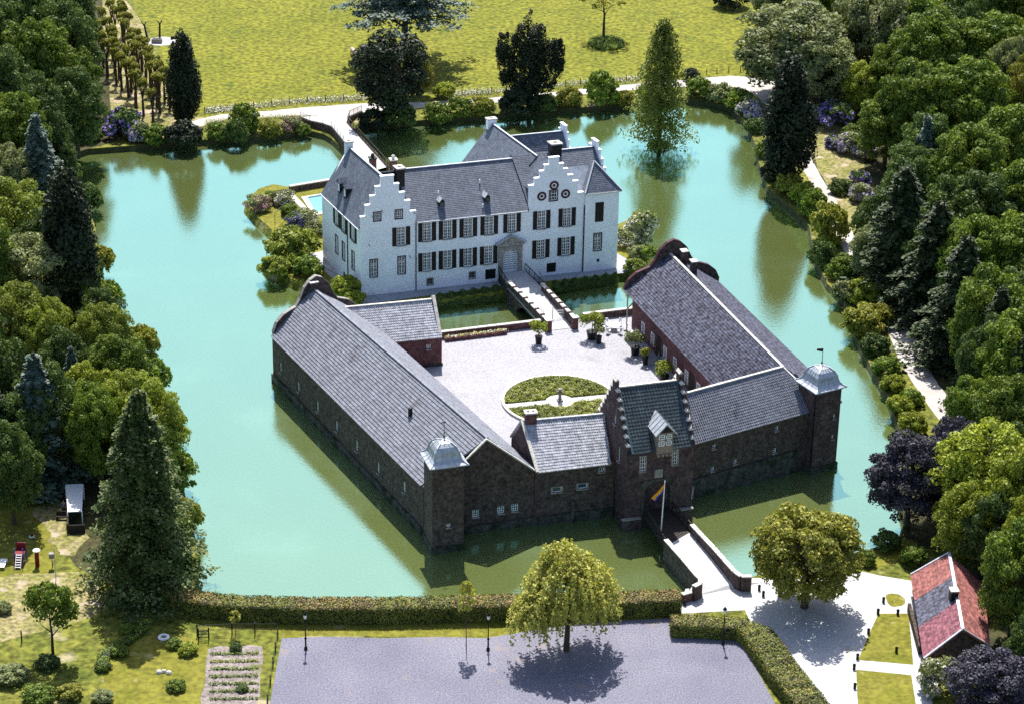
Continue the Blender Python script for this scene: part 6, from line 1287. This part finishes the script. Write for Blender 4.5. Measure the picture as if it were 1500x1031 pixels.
# cow
p = site(517,82,GZ); t = thing('cow', 'reddish brown and white cow in the tree shade on the meadow', 'cow', p, rot=1.9)
def skin2(par, name, pts, edges, rad, m, sub=1):
    me = bpy.data.meshes.new(name); me.from_pydata(pts, edges, []); o = bpy.data.objects.new(name, me); COL.objects.link(o); o.parent = par
    o.modifiers.new('skin', 'SKIN'); bpy.context.view_layer.update()
    for i, r in enumerate(rad): me.skin_vertices[0].data[i].radius = r if isinstance(r, tuple) else (r, r)
    me.skin_vertices[0].data[0].use_root = True; s_ = o.modifiers.new('sub', 'SUBSURF'); s_.levels = sub; s_.render_levels = sub; me.materials.append(m)
Mcow = mat('cow_hide', (.22,.08,.05), .8, col2=(.7,.62,.58), scale=1.3)
skin2(t, 'body', [(0,0,1.05),(-.7,0,1.1),(.6,0,1.05),(1.05,0,1.2),(1.4,0,.95),(1.65,0,.75),(.55,.22,.75),(.55,.22,.35),(.55,.22,0),(.55,-.22,.75),(.55,-.22,.35),(.55,-.22,0),(-.75,.22,.8),(-.85,.22,.42),(-.8,.22,0),(-.75,-.22,.8),(-.85,-.22,.42),(-.8,-.22,0),(-1.0,0,1.15),(-1.08,0,.6)],
 [(0,1),(0,2),(2,3),(3,4),(4,5),(2,6),(6,7),(7,8),(2,9),(9,10),(10,11),(1,12),(12,13),(13,14),(1,15),(15,16),(16,17),(1,18),(18,19)], [(.42,.36),(.36,.33),(.36,.36),.2,.17,.1,.13,.07,.06,.13,.07,.06,.16,.08,.06,.16,.08,.06,.08,.03], Mcow)

# ------------------------------------------------------------------ trees and shrubs
def kk(p): return FPX/((p-CAM).dot(FW))
def TB(key, x, y, wpx, top, label, z=GZ, **k):
    """tree by its foot (x, y) and the row of its top"""
    p = site(x, y, z); q_ = on_plane(x, top, p, Vector((0,-1,0))); return tree(key, p, wpx/kk(p), q_.z-z, label, **k)
def TC(key, x, y, wpx, H, label, zc=.5, **k):
    wpx *= 1.2; H *= 1.06
    """tree by its crown centre and true height"""
    p = site(x, y, GZ+H*zc); g = Vector((p.x,p.y,GZ)); return tree(key, g, wpx/kk(p), H, label, **k)
def SH(key, x, y, wpx, label, hr=.62, z=GZ-.3, name='shrub', cat='shrub', group=None):
    p = site(x, y, z+.9); g = Vector((p.x,p.y,z)); w_ = wpx/kk(p); return tree(key, g, w_, w_*hr, label, name=name, cat=cat, group=group)

def candelabra():
    Ps, Qs = [], []
    for cx, cy, r, z0, h, n in ((0,0,2.6,2.5,15.5,7000),(-3.6,.3,1.7,4.0,9.0,2600),(3.3,-.2,1.9,4,8.5,2800),(-1.8,1.2,1.9,3,11,2400),(1.8,.9,1.9,3,11.5,2400),(4.6,.4,1.1,6.5,5.5,1200),(-4.4,-.4,1.1,8,5.5,1100),(0,0,4.2,1.6,4.5,3000)):
        P, Q = column(r, h, n, z0=z0, lumps=26); P[:,0] += cx; P[:,1] += cy; Ps.append(P); Qs.append(Q)
    return mk(np.concatenate(Ps), np.concatenate(Qs), .36, L_dark)
species('candelabra', candelabra, lambda: trunk_mesh(17, .35, M_darkbark, limbs=6, top=.9, spread=3.5, lz=.3), 18.5, 10.5)
CON = dict(name='conifer', cat='conifer')
TB('cypress_col',270,184,60,42,'dark columnar conifer beside the path at the end of the pollard rows', **CON)
TB('dark_broad',573,180,126,24,'massive dark broad conifer overhanging the moat by the causeway', **CON)
TB('cedar',592,88,165,-62,'spreading blue grey cedar at the top of the meadow', name='cedar', cat='cedar')
TB('olive',612,142,52,72,'light leaved tree beside the massive dark conifer')
TB('candelabra',775,158,98,6,'dark many topped conifer at the middle of the back path', zrot=0, **CON)
TB('bald',965,216,84,22,'tall feathery bald cypress standing in the moat', z=.3, zrot=1.0)
TB('thin',884,54,80,-30,'thin leafed tree with dark ivy ring alone in the meadow')
SH('b_lime',652,136,40,'pale green round bush beside the meadow fence', z=GZ); SH('b_dark',1012,110,30,'small dark bush by the path corner of the meadow', z=GZ); SH('b_dark',1070,4,60,'dark bush at the top right edge of the meadow', z=GZ)
TB('cypress_col',1150,272,88,75,'dark blue green columnar conifer between moat and right path', **CON)
for i, (x,y,r) in enumerate(((888,64,2.9),(965,213,1.6))):
    p = site(x,y,GZ if i==0 else .15); n = 2600 if i == 0 else 900; a_ = RNG.uniform(0,2*pi,n); rr = r*np.sqrt(RNG.random(n)); P = np.stack([p.x+rr*np.cos(a_)*1.15, p.y+rr*np.sin(a_)*1.5, p.z+RNG.random(n)*.45], 1)
    o_ = np.array(p); o = link_mesh('ivy_ground_cover', leaf_mesh('ivy_ground_cover', P-o_, np.tile([0,0,1.],(n,1)), .32, [L_green if i==0 else L_deep]), None, p); tagit(o, ['dark green ivy ring round the thin tree in the meadow','low plants on the mound under the bald cypress'][i], 'ground cover', kind='stuff')
b = MB(); p = site(965,213,0); b.lathe((p.x,p.y,-.6), [(2.6,0),(2.0,.5),(1.3,.8),(.3,.9)], 16); b.make('mound', M_bank, kind='structure')
# foreground trees
TB('willow',829,952,166,780,'golden green weeping birch over the middle of the long hedge', zrot=.4); TB('maple',1178,889,182,738,'round olive leaved tree on the white forecourt by the bridge', zrot=1.1)
TB('sapling',683,950,30,848,'slender sapling on the verge between long hedge and parking lot', name='sapling'); TB('sapling',345,930,20,893,'short pale sapling at the top of the vegetable bed', name='sapling')
SH('b_deep',345,941,22,'dark green bush below the short pale sapling', z=GZ); TB('orchard',78,962,80,850,'small leafy fruit tree in the garden bottom left')
TB('giant',216,862,168,566,'huge pointed dark green tree on the near left bank of the moat', zrot=.8); TB('green',252,835,70,740,'mid green tree leaning over the moat beside the huge dark tree')
SH('b_green',275,828,46,'rounded green bush at the waterline below the huge dark tree'); TC('fresh',225,640,84,14,'fresh green tree behind the huge dark tree at the waterline')
# left wood, from the far end towards the viewer
LW = [('deep2',25,40,120,24,'dark green tree at the far top left corner of the picture'),('deep',85,30,100,22,'dark leafy tree second from the top left corner'),('green2',55,110,100,20,'green tree behind the blue spruce at the top left wood'),('deep2',95,75,90,20,'dark tree in the left wood nearest the pollard rows'),('deep',10,150,90,20,'dark tree at the left picture edge above the blue spruce'),('green',118,125,60,13,'light green tree in the dark wood left of the pollard rows'),
 ('deep',110,160,80,15,'dark rounded tree behind the purple rhododendrons on the left'),('grey',15,265,70,12,'pale grey green tree at the left edge beside the blue spruce'),
 ('fresh',22,330,95,14,'grey green tree at the left edge, level with the swimming pool'),('grey',45,410,110,14,'large grey green tree at the left edge opposite the manor'),('fresh',115,420,60,11,'fresh leaved tree leaning out in front of the tall dark bank conifer'),
 ('fresh',20,480,90,13,'yellow green tree at the left edge above the two spruces'),('fresh',150,505,80,12,'yellow green tree on the bank at the left moat bend'),('green',172,555,90,13,'green tree overhanging the water above the huge dark tree'),
 ('lime',130,590,80,12,'bright green tree between the blue spruce and the huge dark tree'),('fresh',190,610,90,13,'fresh green tree on the bank just above the huge dark tree'),('green2',135,625,74,12,'green tree left of the huge dark tree above the white awning'),('deep',70,610,90,15,'dark tree shading the garden hut'),('deep',15,690,80,13,'dark tree at the left edge behind the garden hut'),
 ('fresh',70,500,70,12,'fresh green tree left of the path gap at the left wood'),('deep2',-25,560,110,20,'dark tree cut by the left edge beside the blue spruce'),('green',-30,400,100,18,'green tree cut by the left edge opposite the pool garden')]
for k, x, y, w_, H, lab in LW: TC(k, x, y, w_, H, lab)
TB('spruce',62,318,92,158,'blue grey spruce by the far left corner of the moat', name='spruce', cat='spruce'); TB('cypress_col',108,478,96,238,'tall dark conifer on the left moat bank opposite the manor', name='conifer', cat='conifer')
TB('spruce',62,705,130,508,'large blue spruce above the dark garden hut', name='spruce', cat='spruce'); TB('spruce',112,640,60,500,'narrow blue spruce beside the large blue spruce', name='spruce', cat='spruce'); TB('spruce_dark',5,720,90,560,'dark spruce at the left picture edge above the garden', name='spruce', cat='spruce')
TC('deep',150,470,60,10,'dark soft needled tree hanging over the left moat bend')
SH('b_grey',5,885,30,'grey bush at the left edge of the bare soil', z=GZ)
for x,y,w_,k,lab in ((18,985,60,'b_grey','grey green bush in the bottom left corner'),(55,1015,60,'b_green','green bush at the bottom edge left of the fruit tree'),(100,1010,50,'b_olive','olive bush at the bottom edge below the fruit tree'),(150,1015,40,'b_grey','pale bush at the bottom edge left of the kitchen lawn'),(70,965,44,'b_deep','dark bush around the foot of the fruit tree'),(175,948,34,'b_green','green bush on the hedge line by the kitchen lawn'),(150,968,30,'b_deep','dark low bush on the curved hedge line'),
 (185,915,30,'b_green','small green bush between fruit tree and long hedge'),(255,936,30,'b_green','bush right of the old tyre'),(275,945,36,'b_lime','bright green bush by the small garden gate'),(258,998,34,'b_green','low green bush below the rockery'),(355,1000,22,'b_deep','tiny dark plant at the edge of the vegetable bed')):
    SH(k, x, y, w_, lab, hr=.45, z=GZ)
for i in range(7):
    x0 = site(308,958+i*11,GZ); x1 = site(378,957+i*11,GZ); n = 260; s_ = RNG.random(n); P = np.array([list(x0.lerp(x1, a_)) for a_ in s_])+np.stack([RNG.normal(0,.08,n),RNG.normal(0,.12,n),RNG.random(n)*.25],1)
    o = link_mesh('vegetable_row', leaf_mesh('vegetable_row', P-np.array(x0), np.tile([0,0,1.],(n,1)), .2, [L_lime if i==1 else L_green]), None, x0); tagit(o, '%s row of vegetables from the far end of the bed' % ['first','second, bright green','third','fourth','fifth','sixth','seventh'][i], 'vegetable row', 'rows of vegetables')
# hedge of rough growth at the kitchen garden
hedge('wild_hedge', 'overgrown low hedge curving through the garden grass', [tuple(site(x,y,GZ)[:2]) for x, y in ((150,985),(152,965),(165,952),(185,942),(205,928),(215,915))], 1.3, .7, dens=50, mats=(L_green, L_lime))
# pollards
def pollards(pts, rowlab):
    n = len(pts)
    for i, (x, y) in enumerate(pts):
        p = site(x, y, GZ+5.8); ordn = ['nearest','second','third','fourth','fifth','sixth','seventh','eighth','ninth','tenth','eleventh','twelfth','thirteenth']
        tree('pollard', Vector((p.x,p.y,GZ)), 1.7*RNG.uniform(1.0,1.3), 6.8*RNG.uniform(.92,1.05), 'pollarded tree, %s from the moat in the %s' % (ordn[n-1-i], rowlab), name='pollard_tree', cat='pollard', group='pollarded trees in four rows')
pollards([(177,6),(180,15),(186,27),(193,44),(199,51),(206,59),(212,66),(218,76),(226,86),(232,95),(239,103),(247,111)], 'row nearest the meadow')
pollards([(162,8),(168,16),(178,23),(181,32),(191,55),(196,63),(202,72),(212,80),(219,88),(222,99),(228,110),(232,118)], 'second row from the meadow')
pollards([(148,20),(157,34),(163,43),(166,54),(166,62),(172,69),(184,76),(190,88),(197,98),(208,122),(222,138)], 'third row from the meadow')
pollards([(145,32),(144,44),(149,54),(155,66),(168,78),(176,86),(186,96),(197,112)], 'row nearest the left wood')
LB = [('b_green',98,262,40,'green bush below the far left water corner'),('b_deep',128,300,44,'dark bush left bank between spruce and tall conifer'),('b_olive',148,395,44,'olive bush at the water beside the tall left bank conifer'),('b_green',158,452,50,'green bush on the left bank just below the tall conifer'),('b_olive',205,520,56,'olive bush overhanging the left moat bend'),('b_green',222,575,60,'green bush on the left bank above the giant tree'),('b_lime',244,640,56,'light green bush at the water right of the giant tree top'),('b_green',262,705,56,'green bush at the water beside the giant tree'),('b_olive',272,765,50,'olive bush at the water low beside the giant tree')]
for k, x, y, w_, lab in LB: SH(k, x, y, w_*1.25, lab, hr=.9, group='shrubs along the moat banks')
# shrubs on the far bank and along the water: (kind, x, y, width px, what it looks like)
FB = [('b_dark',100,205,36,'dark bush below the blue spruce at the far left water corner'),('rhodo',95,193,34,'purple rhododendron next to the blue spruce'),('b_deep',128,203,44,'dark bush between the two purple rhododendron clumps on the left'),('rhodo',178,196,50,'large purple rhododendron on the left far bank'),('rhodo_pale',205,203,34,'pale lilac rhododendron right of the large purple one'),('b_green',228,207,44,'layered green bush right of the lilac rhododendron'),('b_dark',268,210,58,'dark bush under the columnar conifer on the bank'),('b_green',318,200,38,'green bush right of the columnar conifer'),('b_green',358,192,48,'tall green bush halfway along the left far bank'),('b_deep',345,205,40,'low dark bush under the tall green bank bush'),('b_olive',395,196,40,'olive bush left of the pink one on the far bank'),('b_pink',428,190,34,'pink flowered bush close to the causeway wall'),('b_green',445,193,24,'small green bush touching the causeway wall'),
 ('b_dark',545,188,44,'dark bush right of the causeway railing'),('b_deep',585,183,56,'dark bush beneath the massive conifer'),('b_green',640,180,46,'green bush just right of the massive conifer'),('b_green',672,172,44,'mid green bush on the far bank behind the left manor chimney'),('b_olive',705,170,44,'olive bush on the far bank left of the many topped conifer'),('b_dark',760,168,60,'dark bush under the many topped conifer'),('b_deep',800,162,40,'dark green bush right of the many topped conifer'),('b_olive',832,158,46,'olive bush behind the pyramid roof of the manor'),('b_green',880,155,54,'tall green bush behind the right chimneys of the manor'),('b_olive',915,155,34,'olive bush left of the bald cypress'),('b_lime',950,150,40,'light green bush right behind the bald cypress'),('b_green',1025,143,46,'green bush where the back path widens'),('b_grey',1055,150,44,'grey green bush at the far right moat corner'),('b_green',1082,160,46,'green bush right of the grey one at the far right moat corner'),('rhodo_pale',1100,172,34,'pale lilac bush at the far right moat corner'),('b_deep',1105,195,36,'dark bush left of the blue green columnar conifer'),('b_green',1122,230,36,'green bush at the foot of the blue green columnar conifer'),('b_dark',1135,262,44,'dark bush below the blue green columnar conifer'),
 ('b_olive',1155,285,50,'olive bush first below the blue green conifer on the right bank'),('b_lime',1178,298,50,'light green bush where the right path bends'),('b_green',1190,318,46,'green bush above the tall yellow green bank bush'),('b_olive',1212,355,66,'tall yellow green bush on the right bank opposite the manor'),('b_deep',1205,388,44,'dark bush under the tall yellow green bank bush'),('b_green',1235,400,54,'green bush halfway down the right bank'),('b_grey',1238,432,48,'greyish bush at the waterline halfway down the right bank'),('b_lime',1268,438,60,'light green bush beside the right path'),('b_olive',1262,480,66,'golden olive bush bulging over the water'),('b_olive',1285,470,54,'golden olive bush against the right path'),('b_deep',1280,510,50,'dark shaded bush under the golden olive bushes'),('b_green',1298,540,44,'green bush right bank level with the right tower top'),('b_lime',1308,565,40,'light green bush next to the gravel path stretch'),('b_lime',1318,598,44,'bright bush right of the tower vane on the bank'),('b_green',1335,585,40,'green bush inland of the bright bank bush'),('b_lime',1335,625,48,'bright green bush above the copper beech'),('b_green',1325,650,44,'green bush touching the copper beech')]
for k, x, y, w_, lab in FB:
    y += -7 if 500 < x < 1110 and y < 200 else (-3 if x < 500 else (-6 if y < 400 else 0)); w_ *= 1.25 if k.startswith('rhodo') else 1
    SH(k, x, y, w_*1.12, lab, hr=.66 if 'tall' not in lab else .95, group='shrubs along the moat banks')
ISB = [('b_pink',378,300,40,'pink flowered bush at the tip of the island garden'),('b_green',398,290,30,'green bush at the back left of the island garden'),('b_white',415,292,36,'white flowered bush left of the pool path'),('b_green',425,308,30,'green bush along the pool path'),('rhodo',432,322,32,'magenta purple bush beside the pool path'),('b_white',450,318,36,'white flowered bush near the pool corner'),('b_grey',462,335,36,'grey green bush against the manor west wall'),('b_fresh',428,372,84,'big light green bush at the left waterline of the manor island'),('b_fresh',402,395,50,'light green bush low at the water west of the manor'),('b_green',450,395,50,'green bush between the big light green bush and the manor'),('b_yel',505,425,50,'yellow green bush behind the curved gable of the left range'),('b_lime',520,438,34,'light bush between curved gable and manor terrace'),('b_white',920,352,46,'white flowered bush at the right end of the manor'),('b_green',945,372,36,'green bush right of the white flowered one'),('b_fresh',930,390,34,'light green bush at the right waterline of the manor terrace')]
for k, x, y, w_, lab in ISB: SH('b_lime' if k == 'b_yel' else k, x, y, w_*1.1, lab, hr=.6, z=1.0, group='shrubs on the manor island')
RHR = [('rhodo',1222,178,50,'purple rhododendron at the far end of the right clearing'),('rhodo_pale',1195,172,34,'lilac rhododendron at the far left of the right clearing'),('rhodo',1222,208,24,'small purple bush alone in the right clearing'),('rhodo_pale',1245,215,40,'lilac rhododendron midway in the right clearing'),('rhodo_pale',1268,222,36,'lilac rhododendron right of the midway one'),('rhodo',1258,262,28,'deep purple bush low in the right clearing'),('b_deep',1232,275,38,'dark bush left of the deep purple one'),('rhodo_pale',1262,285,34,'lilac bush at the near end of the right clearing'),('b_green',1248,195,34,'green bush between the rhododendrons of the clearing'),('b_lime',1280,190,34,'light bush at the right edge of the clearing')]
for k, x, y, w_, lab in RHR: SH(k, x, y, w_*(1.35 if 'rhodo' in k else 1.1), lab, hr=.6, z=GZ, group='bushes round the right clearing')
# right wood
RW = [('grey',1165,72,150,17,'huge grey green weeping tree at the far right moat corner'),('grey',1205,100,90,14,'grey leaved tree right of the huge weeping tree'),('olive',1235,8,70,16,'olive tree at the top edge left of the silver tree'),('grey',1285,50,110,20,'silver leaved tree at the top edge of the right wood'),('green2',1360,20,120,21,'broad bright green tree at the top edge of the right wood'),('green2',1440,15,120,21,'broad green tree at the top right, second from the corner'),('green2',1510,30,110,21,'broad green tree in the top right corner'),('lime',1262,128,60,10,'yellow green tree behind the far rhododendrons'),('green',1310,115,70,14,'green tree between the silver tree and the clearing'),
 ('green2',1375,95,120,20,'wide crowned green tree, second row of the right wood'),('green2',1455,100,120,20,'wide crowned green tree near the right edge, second row'),('green',1340,165,100,18,'green tree just inland of the clearing'),('grey',1480,130,70,19,'pale leaved tree among green ones near the right edge'),('green2',1415,170,120,20,'large green tree inland of the clearing'),('olive',1500,165,80,19,'olive green tree at the right edge below the corner'),('green',1480,235,110,19,'green tree at the right edge level with the clearing'),('deep',1360,240,90,17,'dark green tree behind the clearing'),('green2',1420,265,110,18,'green tree in the middle of the right wood'),('green',1500,320,110,18,'green tree at the right edge level with the manor'),
 ('deep',1440,335,110,18,'dark green tree in the right wood level with the manor'),('deep',1290,330,70,12,'dark tree leaning over the right path'),('grey',1278,370,60,9,'grey green small tree by the right path bend'),('green2',1490,400,120,18,'big green tree right edge level with the courtyard'),('green',1450,480,110,17,'green tree level with the right tower'),('deep',1445,540,80,15,'dark green tree right of the gravel path stretch'),('green2',1495,545,120,17,'green tree at the right edge level with the gatehouse roof'),('green',1470,625,90,14,'green tree above the bright tree near the shed'),
 ('copper',1335,700,108,12,'deep purple copper beech leaning over the right moat'),('copper',1395,680,80,13,'second copper beech just right of the leaning one'),('lime',1445,700,140,16,'bright yellow green tree above the tiled shed'),('lime',1500,740,120,16,'bright yellow green tree at the right edge above the shed'),('lime',1420,770,90,12,'bright green tree touching the copper beech'),('green',1490,850,100,14,'green tree right behind the tiled shed'),('lime',1510,800,80,15,'bright crown cut by the right edge behind the shed'),('copper',1450,1000,110,8,'purple leaved small tree in the bottom right corner'),('deep',1505,960,60,10,'dark tree at the right edge below the shed')]
for k, x, y, w_, H, lab in RW: TC(k, x, y, w_, H, lab)
SP = [('spruce_dark',1312,430,122,232,'tall dark spruce just inland of the right clearing'),('spruce_dark',1362,470,122,285,'tall dark spruce, second inland of the clearing'),('spruce_dark',1400,530,122,335,'big dark spruce right of the path'),('spruce',1345,330,80,160,'blue grey spruce behind the clearing'),('spruce_dark',1450,600,96,410,'dark spruce by the lower end of the right path'),('spruce_dark',1490,660,90,470,'dark spruce right of the path end'),('spruce',1495,1010,60,880,'blue spruce at the right edge below the shed')]
for k, x, y, w_, top, lab in SP: TB(k, x, y, w_, top, lab, name='spruce', cat='spruce')
FILL = [('deep2',1338,275,84,15,'dark broad tree between the tall dark spruces and the clearing'),('green',1405,395,84,15,'mid green broad tree just behind the dark spruces on the right'),('deep',1372,380,80,15,'dark broad tree wedged between the dark spruces'),('deep',1150,15,80,14,'dark green tree at the top edge behind the weeping tree'),('green',1195,25,60,14,'green tree at the top edge between two grey leaved trees'),('green',1300,190,80,12,'green tree right behind the clearing rhododendrons'),('deep',1395,330,90,16,'dark green tree among the spruces inland of the clearing'),('green2',1430,400,100,17,'green tree between the spruces and the right edge, level with the courtyard'),('deep',1480,470,90,15,'dark tree at the right edge level with the right tower'),('green',1420,610,70,11,'green tree at the end of the gravel path stretch'),('deep',1475,690,80,13,'dark tree behind the bright tree above the shed'),('deep',1455,790,80,12,'dark tree between the bright trees and the shed'),('green',1340,60,90,18,'green tree right of the silver tree at the top'),('deep2',1405,60,90,20,'dark gap tree in the top row of the right wood'),('deep',1240,60,60,15,'dark tree between the weeping tree and the silver tree'),
 ('deep2',-5,80,100,22,'dark tree at the left edge, second from the top corner'),('deep2',60,190,80,17,'dark tree behind the blue spruce of the left wood'),('green2',20,210,90,17,'green tree at the left edge above the pale grey green one'),('deep',85,240,50,9,'dark small tree between blue spruce and moat corner'),('deep',60,370,70,13,'dark green tree in the left wood level with the manor'),('deep',95,540,70,12,'dark tree behind the large blue spruce'),('deep2',30,640,80,13,'dark tree between the spruces by the garden hut'),('green2',145,640,80,13,'green tree left of the giant pointed tree')]
for k, x, y, w_, H, lab in FILL: TC(k, x, y, w_, H, lab)
SH('b_white',938,345,56,'tall white flowered bush at the right corner of the manor', z=1.0, hr=.9); SH('b_grey',935,372,40,'grey bush below the tall white flowered one by the manor', z=1.0)
SH('b_white',1378,1000,74,'white flowered bush in front of the tiled shed', z=GZ, hr=.8); SH('b_deep',1300,792,50,'dark bush by the bank right of the round tree', z=GZ); SH('b_green',1270,815,36,'green bush on the bank grass near the shed', z=GZ)
SH('b_green',1340,815,50,'bush behind the tiled shed near the copper beech', z=GZ)
